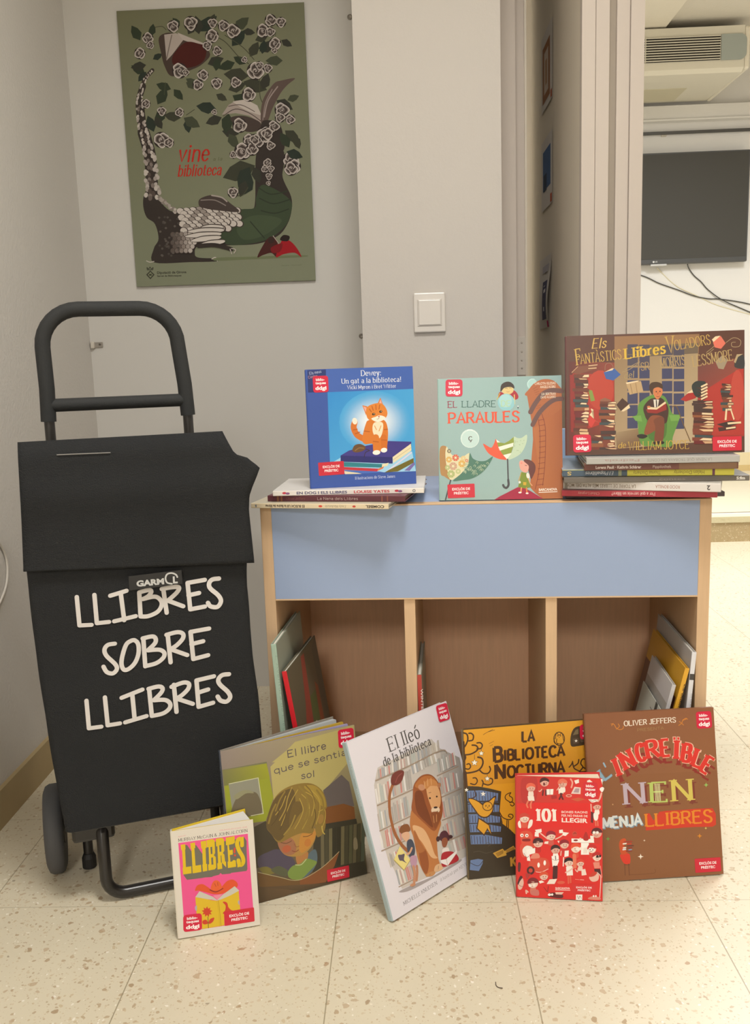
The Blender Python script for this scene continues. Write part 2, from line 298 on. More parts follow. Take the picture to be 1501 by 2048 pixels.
# ------------------------------------------------------------------ printed artwork: flat inked shapes laid in thin layers on a surface
def pairs(t): return [tuple(int(k)*1e-4 for k in p.split(',')) for p in t]
class Art:
    def __init__(s, mb, M, ink=INK, dz=2.6e-5): s.mb = mb; s.M = M; s.ink = ink; s.dz = dz; s.bb = []
    def put(s, v, f, cols):
        if not f: return
        v = [tuple(p) for p in v]
        x0 = min(p[0] for p in v); x1 = max(p[0] for p in v); y0 = min(p[1] for p in v); y1 = max(p[1] for p in v)
        lay = 1+max([b[4] for b in s.bb if b[0] < x1 and b[1] > x0 and b[2] < y1 and b[3] > y0], default=0); s.bb.append((x0, x1, y0, y1, lay))
        s.mb.add([s.M @ Vector((p[0], p[1], lay*s.dz+(p[2] if len(p) > 2 else 0))) for p in v], f, s.ink, cols)
    def poly(s, c, P):
        P = [Vector((p[0], p[1], 0)) for p in P]; s.put(P, [t for t in tessellate_polygon([P])], hexc(c))
    def text(s, st, c, txt, a, b, h): s.put(*text(st, txt, a, b, h), hexc(c))
    def stroke(s, c, w_, P, smooth=True):
        if smooth and len(P) > 2: P = [(p.x, p.y) for p in cr([(x, y, 0) for x, y in P], 5)]
        s.put(*stroke(P, w_), hexc(c))
    def ring(s, c, x, y, rx, ry, k=0, wob=0): s.put([Vector((x+rx*math.cos(2*PI*q/24)*(1+wob*math.sin(6*PI*q/24+k)), y+ry*math.sin(2*PI*q/24)*(1+wob*.8*math.cos(8*PI*q/24)))) for q in range(24)], [tuple(range(24))], hexc(c))
    def rose(s, o, r, ph):
        x, y = o; s.ring('352d2a', x, y, r*1.04, r)
        for k in range(3):
            c, q = math.cos(ph+k*2.1), math.sin(ph+k*2.1); cx, cy = x+r*.36*c, y+r*.36*q
            for col, f, d in (('c3bab3', 1, 0), ('8f857f', .84, .05), ('4a403c', .70, .10)): s.ring(col, cx-r*d*c, cy-r*d*q, r*.68*f, r*.62*f, k, .1)
        if r > .009:
            s.ring('9a908a', x, y, r*.36, r*.34); s.ring('4a403c', x+r*.04, y-r*.04, r*.27, r*.25); s.stroke('c3bab3', r*.08, [(x+r*.16*math.cos(ph+u)*u/4, y+r*.16*math.sin(ph+u)*u/4) for u in (.5, 1.2, 2, 2.8, 3.5, 4.3, 5)])
        else: s.ring('a59b94', x, y, r*.3, r*.28)
    def lines(s, rows, stick=None):
        for r in rows:
            t = r.split(' '); k = t[0]
            if k == 'P': s.poly(t[1], pairs(t[2:]))
            elif k == 'B': s.poly(t[1], [(p.x, p.y) for p in cr([(x, y, 0) for x, y in pairs(t[2:])], 5, True)])
            elif k == 'E':
                o, u, v = [Vector(p) for p in pairs(t[2:])]; n = 18; s.put([o+u*math.cos(2*PI*q/n)+v*math.sin(2*PI*q/n) for q in range(n)], [tuple(range(n))], hexc(t[1]))
            elif k == 'R': s.rose(pairs(t[1:2])[0], int(t[2])*1e-4, int(t[3])/100)
            elif k in 'SL': s.stroke(t[1], int(t[2])*1e-4, pairs(t[3:]), k == 'S')
            elif k == 'G':
                o, a, b = [Vector(p) for p in pairs(t[3:])]; c1, c2 = hexc(t[1]), hexc(t[2]); n = 28; v = [o]; cs = [c1]; f = []
                rings = (.25, .45, .62, .78, .9, 1)
                for q in rings:
                    e = q*q*(3-2*q); cs += [tuple(c1[i]+(c2[i]-c1[i])*e for i in range(3))]*n; v += [o+a*q*math.cos(2*PI*j/n)+b*q*math.sin(2*PI*j/n) for j in range(n)]
                f = [(0, 1+j, 1+(j+1) % n) for j in range(n)]
                for q in range(len(rings)-1): f += [(1+q*n+j, 1+(q+1)*n+j, 1+(q+1)*n+(j+1) % n, 1+q*n+(j+1) % n) for j in range(n)]
                s.put(v, f, cs)
            elif k == 'V':
                cs = [hexc(h) for h in t[1].split(',')]; Q = [Vector(p) for p in pairs(t[2:])]; n = 8; v = []; cc = []
                for i in range(n+1):
                    for j in range(n+1):
                        x, y = j/n, i/n; w4 = ((1-x)*(1-y), x*(1-y), x*y, (1-x)*y)
                        v.append(sum((Q[k_]*w4[k_] for k_ in range(4)), Vector((0, 0)))); cc.append(tuple(sum(cs[k_][m_]*w4[k_] for k_ in range(4)) for m_ in range(3)))
                s.put(v, [(i*(n+1)+j, i*(n+1)+j+1, (i+1)*(n+1)+j+1, (i+1)*(n+1)+j) for i in range(n) for j in range(n)], cc)
            elif k == 'T':
                a, b = pairs(t[3:5]); s.text(t[1], t[2], ' '.join(t[6:]), a, b, int(t[5])*1e-4)
            elif k == 'K' and stick is not None: stick.append((t[1], pairs(t[2:])))
    def top(s): return (1+max([b[4] for b in s.bb], default=0))*s.dz
ART_TEXT = """#dewey
P 3a57a2 0,2040 1840,2040 1840,0 0,0
P 4363ae 340,2036 1840,2040 1843,1645 326,1645
P 24356e 17,2029 336,2029 327,1656 15,1651
V 2f8ace,4aa3da,4aa3da,4aa3da 348,1645 1843,1649 1838,219 334,237
G f6f7f7 4aa3da 1151,1106 626,-18 20,529
P 9fd0ea 334,237 343,420 580,544 1121,613 1784,565 1838,219
P 413a86 525,551 673,630 990,704 1377,766 1774,737 1771,657 1435,483
P 2b2c6e 525,551 1435,483 1431,370 521,444
P e6dab4 1435,483 1766,703 1773,584 1443,380
L c8b88c 9 1438,431 1770,639
P 2f808a 531,439 1248,370 1237,310 572,356
P e6dab4 1248,370 1363,388 1339,337 1237,314
P d9d6e8 1312,243 1773,566 1779,538 1358,241
P c2333e 550,353 1177,294 1153,245 570,303
P d87a4a 1177,294 1281,330 1257,291 1153,250
P 4a6cba 570,298 1198,243 1288,221 656,222
P 6f6528 1359,263 1804,450 1806,370 1518,229 1284,221
P 7a6aa8 1634,240 1813,381 1823,335 1726,229
P e0d4b4 580,280 813,238 880,217 589,225
B 6a4c30 735,628 777,716 879,735 966,682 930,620 805,591
S 3a2a20 11 965,642 1031,617 962,585 937,508
S 8f6a40 18 785,626 853,668 932,661
S d2732a 103 938,822 829,893 774,1017 796,1116
E f3e6d4 797,1134 44,6 8,-57
S b65a1e 18 766,984 833,993
S b65a1e 18 797,916 876,940
B d77a2c 982,1066 1052,1143 1300,1135 1367,988 1360,785 1315,628 1121,591 1092,727 957,732 916,823
P d77a2c 939,1401 1028,1377 999,1222
P d77a2c 1202,1406 1258,1523 1301,1393
P e8a99a 954,1383 1011,1359 995,1278
P e8a99a 1225,1412 1259,1491 1283,1404
B dd8434 1003,1311 1051,1387 1198,1428 1299,1404 1363,1302 1361,1201 1265,1121 1108,1125 1020,1177
S b85e20 16 1106,1375 1126,1308
S b85e20 16 1174,1395 1176,1318
S b85e20 16 1242,1394 1228,1327
S b85e20 16 1060,1332 1091,1282
B f4ead8 1087,1164 1167,1195 1224,1216 1291,1203 1335,1168 1254,1114 1163,1110
E 3a2a1c 1130,1241 29,3 2,-20
E 3a2a1c 1256,1280 26,6 5,-20
E f0e0b0 1137,1245 7,0 0,-7
E f0e0b0 1263,1284 7,0 0,-7
P c96a58 1198,1201 1239,1211 1225,1180
S 8a5a3a 7 1225,1180 1210,1156 1183,1154
B f0dfc0 1129,1089 1276,1091 1282,968 1232,834 1153,837 1101,951
S e09a50 13 1138,1039 1169,971
S e09a50 14 1251,1036 1214,947
S d77a2c 113 1153,837 1153,725 1155,612
S cf7026 104 1289,833 1293,720 1295,629
E f6efe4 1154,576 68,3 2,-41
E f6efe4 1287,611 57,3 2,-41
S b85e20 16 1105,771 1195,757
S b85e20 16 1253,789 1344,781
S b85e20 18 955,956 1044,942
S b85e20 18 1305,967 1362,970
T serif eef0f2 937,1903 1290,1903 92 Dewey:
T serif eef0f2 594,1782 1637,1782 83 Un gat a la biblioteca!
T serif e4e8f0 689,1684 1542,1681 61 Vicki Myron i Bret Witter
T serif c8d0e4 758,122 1468,125 49 Il·lustracions de Steve James
T hand c8d4ee 55,1950 261,1982 47 Els meus
T hand e8a8a0 31,1886 193,1912 43 Contes
K sticker 108,1926 372,1927 366,1649 101,1645
K label 135,446 581,455 575,226 131,215
#paraules
V 98b5b2,8eaba9,9db8b5,93b0ae 0,2095 2080,2095 2080,0 0,0
E a9cfca 1590,1954 90,-4 -1,-98
S cfe4e0 8 1522,1917 1515,1981 1563,2039 1626,2043
B ae6439 1497,1760 1537,1877 1640,1983 1781,2036 1936,2013 2035,1919 2082,1783
P ae6439 1500,1767 2083,1823 2080,0 1739,2 1616,103 1531,200 1554,629 1590,1010 1584,1232 1543,1488
V b56c3c,a85d35,a7633b,ad693b 1599,1200 2084,1531 2080,0 1739,2
S 6b4b45 79 1553,1484 1636,1627 1762,1781 1902,1841 2081,1827
S 6b4b45 76 1587,1267 1696,1459 1845,1611 1970,1685 2084,1695
L 8a4a28 6 1600,1874 1671,1911
L 8a4a28 6 1615,1842 1686,1871
L 8a4a28 6 1630,1810 1701,1830
L 8a4a28 6 1645,1777 1713,1795
L 8a4a28 6 1666,1578 1729,1600
L 8a4a28 6 1650,1539 1720,1561
S 7a3426 9 1687,1356 1707,1102 1702,784 1680,467 1616,166
S 7a3426 9 1742,1449 1794,1257 1802,1004 1786,624 1768,434 1742,228
L 7a3426 8 1694,1341 1781,1354
L 7a3426 8 1694,1249 1787,1262
L 7a3426 8 1694,1157 1793,1170
L 7a3426 8 1694,1065 1799,1078
L 7a3426 8 1693,973 1798,986
L 7a3426 8 1693,881 1797,894
L 7a3426 8 1693,789 1796,802
L 7a3426 8 1682,698 1795,711
L 7a3426 8 1675,606 1787,619
L 7a3426 8 1668,514 1779,527
L 7a3426 8 1661,422 1771,435
L 7a3426 8 1654,330 1763,343
L 7a3426 8 1647,237 1755,251
B a5212f 1041,1842 1136,1814 1278,1861 1353,1765 1316,1703 1150,1718 1016,1747
L c8b040 13 1041,1818 992,1716
L d8c070 16 1285,1784 1288,1633
E d9c184 1171,1876 104,-4 -1,-83
B 36281f 1049,1857 1067,1960 1139,2008 1217,2005 1277,1951 1285,1892 1224,1920 1121,1910 1070,1856
S 7a5a30 6 1129,1899 1153,1904 1172,1892
S 7a5a30 6 1200,1902 1224,1906 1235,1894
S b06a40 6 1152,1845 1180,1836 1203,1846
E 8ec3c9 1145,1662 145,-6 -2,-147
E a3cfd0 1134,1686 110,-4 -2,-112
P 2a3a4a 1330,1583 1361,1590 1345,1535
E e8ecec 1345,1587 13,0 0,-10
T slab b4cf9c 1056,1593 1224,1591 99 DE
T slab 8f2440 146,1595 312,1597 109 EL
T slab 3f675f 385,1597 974,1586 109 LLADRE
T slabp e2502e 147,1323 1373,1325 181 PARAULES
E d4e4de 519,1058 161,-5 -2,-161
E bfd8d2 522,1050 144,-4 -2,-142
T slab 4a3226 489,1023 560,1024 99 ç
S eef4f0 10 473,1201 521,1211 569,1201
B e05a3c 742,963 821,920 885,894 930,965 966,1041 1004,899 1066,785 1149,684 1009,697 883,758 804,832
P 8c9b3e 966,1041 1021,979 1108,963 1188,1006 1268,1070 1272,955 1216,789 1149,684 1058,793 1004,899
P ebe9da 963,1036 1037,978 981,980
P ebe9da 999,902 1260,969 1253,905 1027,838
P ebe9da 1082,761 1229,797 1192,726 1149,684
B bfd2b6 1268,1070 1330,1046 1401,1050 1488,1099 1473,950 1390,793 1263,708 1149,684 1224,797 1266,940
E a9c09e 1323,984 11,0 0,-8
E a9c09e 1379,1000 11,0 0,-8
E a9c09e 1359,935 11,0 0,-8
E a9c09e 1275,906 11,0 0,-8
E a9c09e 1272,922 11,0 0,-8
E a9c09e 1279,999 11,0 0,-8
E a9c09e 1338,833 11,0 0,-8
E a9c09e 1288,969 11,0 0,-8
E a9c09e 1373,805 11,0 0,-8
E a9c09e 1366,928 11,0 0,-8
E a9c09e 1436,1004 11,0 0,-8
E a9c09e 1415,950 11,0 0,-8
E a9c09e 1292,992 11,0 0,-8
E a9c09e 1318,836 11,0 0,-8
L 47484b 24 1155,687 1161,335
S 47484b 38 1161,335 1165,247 1129,199 1090,216 1074,248
B ae834e 1,898 112,930 94,827 100,665 138,485 181,351 72,414 4,485
B dcd4ac 120,927 160,842 240,762 369,736 507,808 497,655 381,480 185,351 122,534 94,795
E d0583e 268,733 58,-1 -1,-58
E dcd4ac 268,733 20,-1 0,-20
L dcd4ac 5 298,733 326,732
L dcd4ac 5 289,712 308,692
L dcd4ac 5 268,704 268,676
L dcd4ac 5 248,713 227,694
L dcd4ac 5 239,734 211,735
L dcd4ac 5 248,754 229,775
L dcd4ac 5 269,763 269,791
L dcd4ac 5 289,754 309,773
E c49a80 224,589 68,-2 -1,-68
E dcd4ac 224,589 24,-1 0,-24
L dcd4ac 5 258,588 291,587
L dcd4ac 5 248,564 271,540
L dcd4ac 5 224,555 223,522
L dcd4ac 5 200,565 176,543
L dcd4ac 5 190,589 157,590
L dcd4ac 5 200,613 177,637
L dcd4ac 5 225,623 225,655
L dcd4ac 5 248,612 272,635
E d6a64c 154,704 52,-1 -1,-52
E dcd4ac 154,704 18,0 0,-18
L dcd4ac 5 180,703 205,703
L dcd4ac 5 172,685 190,667
L dcd4ac 5 154,678 154,653
L dcd4ac 5 136,686 118,669
L dcd4ac 5 128,704 103,705
L dcd4ac 5 136,723 119,741
L dcd4ac 5 155,730 155,755
L dcd4ac 5 173,722 191,739
E d6a64c 375,629 61,-1 -1,-61
E dcd4ac 375,629 21,-1 0,-22
L dcd4ac 5 406,628 435,627
L dcd4ac 5 397,607 417,585
L dcd4ac 5 375,598 374,569
L dcd4ac 5 353,608 332,587
L dcd4ac 5 345,630 315,630
L dcd4ac 5 354,651 333,672
L dcd4ac 5 376,660 376,689
L dcd4ac 5 397,650 418,670
E a6b26e 186,455 65,-1 -1,-65
E dcd4ac 186,455 23,0 0,-23
L dcd4ac 5 219,454 250,454
L dcd4ac 5 209,432 231,409
L dcd4ac 5 186,422 185,391
L dcd4ac 5 163,432 141,411
L dcd4ac 5 154,456 123,456
L dcd4ac 5 164,478 142,501
L dcd4ac 5 187,487 187,518
L dcd4ac 5 210,477 232,499
E b6be7e 309,498 45,-1 -1,-45
E dcd4ac 309,498 16,0 0,-16
L dcd4ac 5 331,497 353,497
L dcd4ac 5 324,481 340,466
L dcd4ac 5 308,475 308,453
L dcd4ac 5 292,482 277,467
L dcd4ac 5 286,498 264,499
L dcd4ac 5 293,514 278,530
L dcd4ac 5 309,520 309,542
L dcd4ac 5 325,513 340,528
E a6b26e 126,567 42,-1 -1,-42
E dcd4ac 126,567 15,0 0,-15
L dcd4ac 5 147,566 168,566
L dcd4ac 5 141,551 155,537
L dcd4ac 5 126,546 126,525
L dcd4ac 5 111,552 96,538
L dcd4ac 5 105,567 85,567
L dcd4ac 5 111,582 97,596
L dcd4ac 5 126,588 127,608
L dcd4ac 5 141,581 156,595
E dcc080 401,722 42,-1 -1,-42
E dcd4ac 401,722 15,0 0,-15
L dcd4ac 5 422,721 442,721
L dcd4ac 5 416,707 430,692
L dcd4ac 5 401,701 400,681
L dcd4ac 5 386,707 371,694
L dcd4ac 5 380,722 360,723
L dcd4ac 5 386,737 372,752
L dcd4ac 5 401,743 401,763
L dcd4ac 5 416,736 430,750
E d0583e 457,680 29,-1 0,-29
E dcd4ac 457,680 10,0 0,-10
L dcd4ac 5 471,680 485,679
L dcd4ac 5 467,670 477,660
L dcd4ac 5 457,666 456,652
L dcd4ac 5 446,670 436,660
L dcd4ac 5 442,681 428,681
L dcd4ac 5 447,691 437,701
L dcd4ac 5 457,695 457,709
L dcd4ac 5 467,690 477,700
E 5a4a3a 160,850 36,-1 -1,-36
E dcd4ac 160,850 13,0 0,-12
L dcd4ac 5 178,849 195,849
L dcd4ac 5 172,837 184,824
L dcd4ac 5 160,832 159,815
L dcd4ac 5 147,837 135,826
L dcd4ac 5 142,850 125,851
L dcd4ac 5 147,863 135,875
L dcd4ac 5 160,867 160,885
L dcd4ac 5 173,862 185,874
B 4c7866 512,808 562,718 658,670 786,672 906,741 833,599 703,457 541,371 379,347 217,337 365,464 480,623
S a9b99b 8 458,515 477,537 496,521 483,501
S a9b99b 8 650,561 669,583 688,567 675,548
S a9b99b 8 613,637 633,659 652,642 638,623
S a9b99b 8 408,607 428,629 447,613 434,594
S a9b99b 8 667,548 687,570 706,553 692,534
S a9b99b 8 513,513 533,535 552,518 539,499
S a9b99b 8 573,581 592,603 611,586 598,567
S a9b99b 8 484,516 504,538 523,522 510,503
S a9b99b 8 601,441 620,463 639,446 626,427
S a9b99b 8 688,581 707,603 726,586 713,567
S a9b99b 8 793,619 812,641 831,625 818,606
S a9b99b 8 556,470 576,492 595,476 582,457
S a9b99b 8 446,538 466,560 485,543 471,524
S a9b99b 8 398,495 418,517 437,501 424,482
S a9b99b 8 702,512 721,534 740,517 727,498
S a9b99b 8 749,573 768,595 787,579 774,560
S a9b99b 8 673,507 692,529 711,513 698,494
S a9b99b 8 625,542 645,564 664,547 650,528
S a9b99b 8 580,492 600,514 619,498 606,479
S a9b99b 8 407,487 426,509 446,493 432,474
S a9b99b 8 726,581 746,603 765,586 752,567
S a9b99b 8 543,492 563,514 582,498 569,479
S a9b99b 8 392,546 411,568 430,551 417,532
S a9b99b 8 454,628 474,650 493,633 480,614
S a9b99b 8 406,471 426,493 445,476 431,457
S a9b99b 8 437,596 457,619 476,602 463,583
S a9b99b 8 545,443 564,465 583,448 570,429
S a9b99b 8 416,548 436,570 455,554 442,534
S a9b99b 8 499,554 519,576 538,560 525,541
L 47484b 24 177,346 85,15
P a32141 920,-1 1016,57 1144,119 1319,207 1429,194 1538,136 1747,2
B 673833 1427,672 1529,670 1614,596 1624,500 1596,421 1548,343 1518,439 1481,567
B e2a494 1353,634 1396,665 1466,615 1512,559 1487,464 1417,465 1363,530
S 5a3a30 8 1450,584 1465,574 1481,577
E e58a7c 1390,617 16,0 0,-13
L c9a05a 13 1385,458 1336,315
P 7b8c2e 1388,466 1487,440 1542,203 1444,182 1327,210
E e9e6da 1497,400 28,4 8,-50
S d9a070 16 1501,352 1527,280 1563,231
P d0a832 1414,295 1469,289 1464,236 1414,242
E e6e2d6 1355,291 19,0 0,-22
L e0a060 22 1382,195 1373,123
L e0803c 22 1468,193 1475,113
E f0ece4 1357,115 28,0 0,-14
E f0ece4 1478,100 25,0 0,-14
T sans e9ddc6 1632,1944 1981,1945 41 CARLOTA IGLESIAS
T sans e9ddc6 1721,1885 1980,1885 41 ANGELS ROBRE
T sans e9ddc6 1743,1765 1981,1765 41 LIA BERTRAN
T sans e9ddc6 1730,1709 1981,1714 41 DAVID ALGARRO
T sansb f2e8da 1678,136 1986,140 41 BARCANOVA
L f2e8da 13 1678,111 1983,119
K sticker 114,2080 405,2074 407,1784 116,1786
K label 122,274 588,282 589,46 123,37
#voladors
P 58372a 0,1970 2820,1970 2820,0 0,0
V 5a2a22,8a4030,7a3a26,6a2620 29,1553 770,1509 779,37 34,44
P a63022 93,1352 758,1316 762,581 370,442 83,451
E b23e2a 540,1067 216,-10 -3,-326
P 8a2a22 48,1332 335,1317 336,377 60,386
V 6a4038,8a4a3c,9a3a2c,a03028 2057,1433 2806,1532 2814,258 2073,176
P aa362c 2095,951 2806,1389 2814,279 2093,280
E b8483a 2709,922 107,-5 0,-412
P 8f6a48 773,1938 2118,1928 2097,1431 770,1509
V 8f7452,a08a68,b8a282,a8906e 770,1573 2093,1618 2085,154 769,81
P 6a5a48 770,1573 962,1583 974,1775 2098,1784 2097,1618
P 4a4452 981,1800 1145,1796 1144,1638 980,1642
P 4a4452 980,1621 1144,1617 1143,1451 978,1454
P 3e3f5c 978,1420 1143,1417 1142,1246 977,1248
P 3e3f5c 977,1214 1142,1212 1140,1041 975,1042
P 3e3f5c 975,1012 1140,1011 1139,827 974,827
P 3e3f5c 974,806 1139,805 1138,625 972,625
P 3e3f5c 972,599 1137,599 1136,423 971,422
P 4a4452 1171,1788 1334,1783 1333,1626 1170,1630
P 4a4452 1169,1609 1333,1605 1332,1440 1168,1443
P 3e3f5c 1168,1409 1331,1406 1330,1236 1167,1238
P 3e3f5c 1167,1204 1330,1202 1329,1032 1166,1033
P 3e3f5c 1165,1003 1329,1002 1328,818 1164,819
P 3e3f5c 1164,798 1328,797 1327,618 1163,618
P 3e3f5c 1163,592 1327,592 1325,417 1162,416
P 4a4452 1528,1764 1693,1759 1692,1604 1528,1608
P 4a4452 1527,1587 1692,1583 1691,1419 1527,1422
P 3e3f5c 1526,1388 1691,1385 1690,1217 1526,1219
P 3e3f5c 1525,1185 1690,1183 1689,1014 1524,1016
P 3e3f5c 1524,986 1689,985 1688,803 1523,804
P 3e3f5c 1523,783 1688,782 1687,604 1522,604
P 3e3f5c 1522,579 1687,579 1687,405 1521,404
P 4a4452 1713,1752 1880,1747 1879,1592 1712,1596
P 4a4452 1712,1575 1879,1571 1879,1408 1712,1412
P 3e3f5c 1711,1378 1879,1375 1878,1207 1711,1209
P 3e3f5c 1711,1176 1878,1173 1877,1005 1710,1007
P 3e3f5c 1710,978 1877,976 1876,795 1709,796
P 3e3f5c 1709,775 1876,774 1876,597 1708,597
P 3e3f5c 1708,572 1875,572 1875,399 1707,398
P 5a3c2e 57,76 780,92 2093,175 2806,217 2818,2 2,2
V 9a8464,8a7050,6a4c36,7a5a40 782,363 1145,416 1185,135 801,91
B 5d8a3c 1129,653 1158,824 1295,935 1441,971 1565,933 1631,803 1688,653 1810,623 1790,533 1696,271 1660,112 1395,130 1185,168 1129,546 1051,609
B 4a7030 1294,818 1441,918 1585,805 1605,550 1562,254 1312,261
P 6f9c48 1051,624 1188,634 1209,532 1103,547
P 6f9c48 1636,629 1810,623 1790,533 1666,527
B 452b22 1231,767 1316,881 1399,909 1524,904 1622,761 1617,592 1563,488 1314,539 1247,649
P d9d0c0 1389,888 1478,884 1457,758 1403,760
L 2c2420 17 1435,871 1440,769
B 874a2e 1324,592 1439,631 1553,584 1522,468 1312,321 1239,353
B 74402a 1397,558 1553,584 1531,191 1406,183 1417,429
B 2a201c 1127,309 1207,328 1295,294 1228,253 1154,265
B 2a201c 1385,195 1541,201 1541,158 1395,151
B c9794a 1390,1069 1452,1109 1525,1063 1530,977 1462,891 1404,941
B 46301f 1323,1068 1349,1156 1442,1173 1525,1137 1535,1062 1463,1087 1390,1058 1375,963
E 2a1c16 1435,1014 10,0 0,-11
E 2a1c16 1493,1017 10,0 0,-11
S 7a3a28 8 1441,939 1466,929 1489,941
L 9a5030 8 1464,1002 1458,970
P e2c9a0 1294,775 1440,752 1575,852 1590,822 1444,716 1294,732
P 8f2a22 1269,733 1440,722 1590,822 1597,716 1444,658 1294,673
E c9794a 1315,770 29,-1 0,-17
S 6a5030 15 1688,759 1729,774 1770,734 1851,499 1972,189
P e0c9a2 592,1351 726,1415 769,1419 736,1371
P 3a5c9c 596,1357 737,1386 763,1419 869,1310 750,1217 634,1247
P e0c9a2 2313,1832 2367,1880 2436,1889 2436,1854 2337,1789
P d86f5a 2331,1785 2448,1888 2528,1764 2455,1678 2356,1705
P e0c9a2 949,1177 1139,1205 1160,1183 970,1143
P b6986e 959,1150 1150,1188 1192,1196 1229,1024 1011,976
S 8a6c48 9 1023,1151 1053,1000
S 8a6c48 8 1107,1164 1132,1013
P e0c9a2 870,711 999,820 1016,761 913,705
P 472c22 796,817 893,925 1003,826 870,711
P e0c9a2 1914,976 2015,1039 2103,997 1934,959
P a42c26 1818,876 1934,975 2105,992 2055,890 1903,842
P e0c9a2 361,661 428,746 384,769 437,571 535,524 459,559
P c43a30 283,550 361,665 463,570 392,452
P 7c8e3e 343,1077 409,1063 453,893 387,883
P 9a8a70 2366,1477 2475,1574 2557,1486 2494,1346 2415,1361
B 3a3836 2661,1418 2709,1559 2806,1553 2814,1358 2690,1365
P b09a74 2655,1460 2700,1580 2797,1584 2719,1538 2680,1438
P 7a4a34 71,1364 172,1468 380,1478 489,1482 478,1418 192,1335
L c9a078 9 82,1370 178,1461
L d9b88c 13 358,1472 493,1482
L d9b88c 13 353,1425 478,1431
P 6a3a28 110,1340 362,1334 361,1277 110,1283
P e0c8a0 282,1322 357,1325 357,1286 250,1284
P 45302a 121,1282 328,1271 328,1234 120,1246
P c9a078 188,1270 324,1262 324,1243 215,1249
P 5a2e22 117,1246 347,1235 346,1184 116,1195
P 45302a 138,1194 350,1185 349,1136 137,1145
P e0c8a0 265,1178 345,1176 345,1145 287,1146
P 5a2e22 139,1145 337,1142 336,1103 138,1106
P e0c8a0 287,1129 332,1134 332,1112 261,1109
P 6a3a28 91,1108 359,1093 358,1043 91,1058
P 6a2422 119,1057 337,1038 337,999 119,1018
P c9a078 260,1042 333,1030 333,1008 278,1019
P 6a3a28 126,1017 351,1007 350,960 125,971
P e0c8a0 265,1002 346,998 346,969 228,975
P 4a2a22 133,970 351,957 351,914 133,927
P c9a078 209,958 347,948 347,923 269,930
P 3f4a4a 99,929 340,916 339,869 99,881
P 45302a 125,880 321,867 320,826 124,838
P e0c8a0 233,866 316,859 316,834 210,843
P 3f4a4a 136,838 352,825 351,778 135,791
P 8a5030 109,792 359,789 359,731 108,734
P c9a078 285,776 355,780 354,740 283,736
P 6a2422 117,734 356,717 356,663 116,679
P e0c8a0 299,718 352,708 352,672 229,683
P 6a2422 130,678 350,663 349,611 129,626
P e0c8a0 269,664 345,655 345,620 218,631
P 4a2a22 132,626 329,614 328,569 132,580
P d9b88c 287,611 324,606 324,578 231,585
P 6a2422 107,581 342,570 342,520 107,531
P e0c8a0 231,568 338,561 337,529 292,533
P 6a3a28 123,531 345,524 345,485 123,491
P 7a3c2a 124,491 318,485 317,443 123,449
P 5a2e22 99,450 335,435 334,380 98,395
P c9a078 210,437 330,426 330,389 191,401
P 6a3a28 108,395 349,387 349,331 107,339
P d9b88c 196,383 345,378 345,340 207,345
P 6a3a28 534,883 796,872 796,833 534,843
P e0c8a0 736,865 792,863 791,841 655,847
P 5a2e22 530,843 781,837 780,785 530,791
P d9b88c 667,829 776,829 776,793 660,794
P 3f4a4a 541,790 802,776 802,731 540,744
P e0c8a0 645,777 798,768 798,739 684,747
P 7a3c2a 516,745 782,727 781,673 515,690
P 45302a 513,691 777,681 777,636 513,645
P d9b88c 668,676 773,673 773,645 697,647
P 8a5030 518,645 760,642 760,589 517,592
P 45302a 549,591 765,576 764,520 548,534
P e0c8a0 632,579 760,568 760,529 704,538
P 3f4a4a 523,535 780,529 779,485 522,492
P c9a078 726,520 775,520 775,494 657,496
P 7a3c2a 523,492 754,484 753,440 522,448
P d9b88c 595,480 749,475 749,449 695,451
P 7a3c2a 514,448 754,436 754,383 513,395
P 45302a 541,394 787,393 786,337 541,338
P 5a2e22 528,338 788,325 787,287 527,300
P d9b88c 701,324 783,317 783,296 733,302
P 3f4a4a 504,300 765,300 764,251 504,251
P 7a3c2a 521,251 768,241 768,193 521,202
P e0c8a0 690,237 764,233 764,202 705,206
P 7a3c2a 507,203 753,194 753,153 506,162
P d9b88c 668,189 749,185 748,162 642,167
P 7a3c2a 507,162 768,163 768,126 507,124
P e0c8a0 644,149 764,154 764,135 691,128
P 45302a 521,124 798,114 798,76 521,85
P c9a078 609,113 794,106 793,84 700,89
P 8a5a44 538,911 614,938 700,904 711,873 538,881
P 6a3a28 368,332 547,328 547,284 368,288
P d9b88c 437,321 543,320 542,293 510,292
P 5a2e22 388,287 581,289 580,239 387,237
P 3f4a4a 399,237 569,229 569,183 399,191
P d9b88c 522,225 565,220 564,192 497,197
P 8a5030 369,192 584,190 583,128 369,129
P 45302a 2012,850 2324,843 2324,807 2012,813
P e0c8a0 2231,832 2320,835 2320,815 2183,814
P 45302a 1998,814 2320,799 2320,760 1998,775
P c9a078 2207,797 2316,790 2316,769 2218,774
P 45302a 2024,774 2332,757 2332,705 2024,722
P c9a078 2248,756 2328,749 2328,713 2159,725
P 45302a 2026,722 2309,706 2309,652 2026,667
P 5a2e22 2004,668 2332,650 2332,603 2004,621
P e0c8a0 2155,654 2328,642 2328,611 2153,624
P 8a5030 2008,621 2308,602 2308,562 2008,581
P c9a078 2165,606 2304,593 2304,571 2154,584
P 5a2e22 2025,581 2339,570 2339,523 2025,534
P e0c8a0 2136,568 2335,561 2335,531 2262,533
P 4a2a22 2021,534 2342,516 2342,470 2020,487
P d9b88c 2241,517 2338,508 2338,478 2174,490
P 7a3c2a 2018,487 2347,471 2347,433 2017,449
P e0c8a0 2249,471 2343,463 2343,441 2183,451
P 6a3a28 2012,449 2337,446 2337,395 2012,397
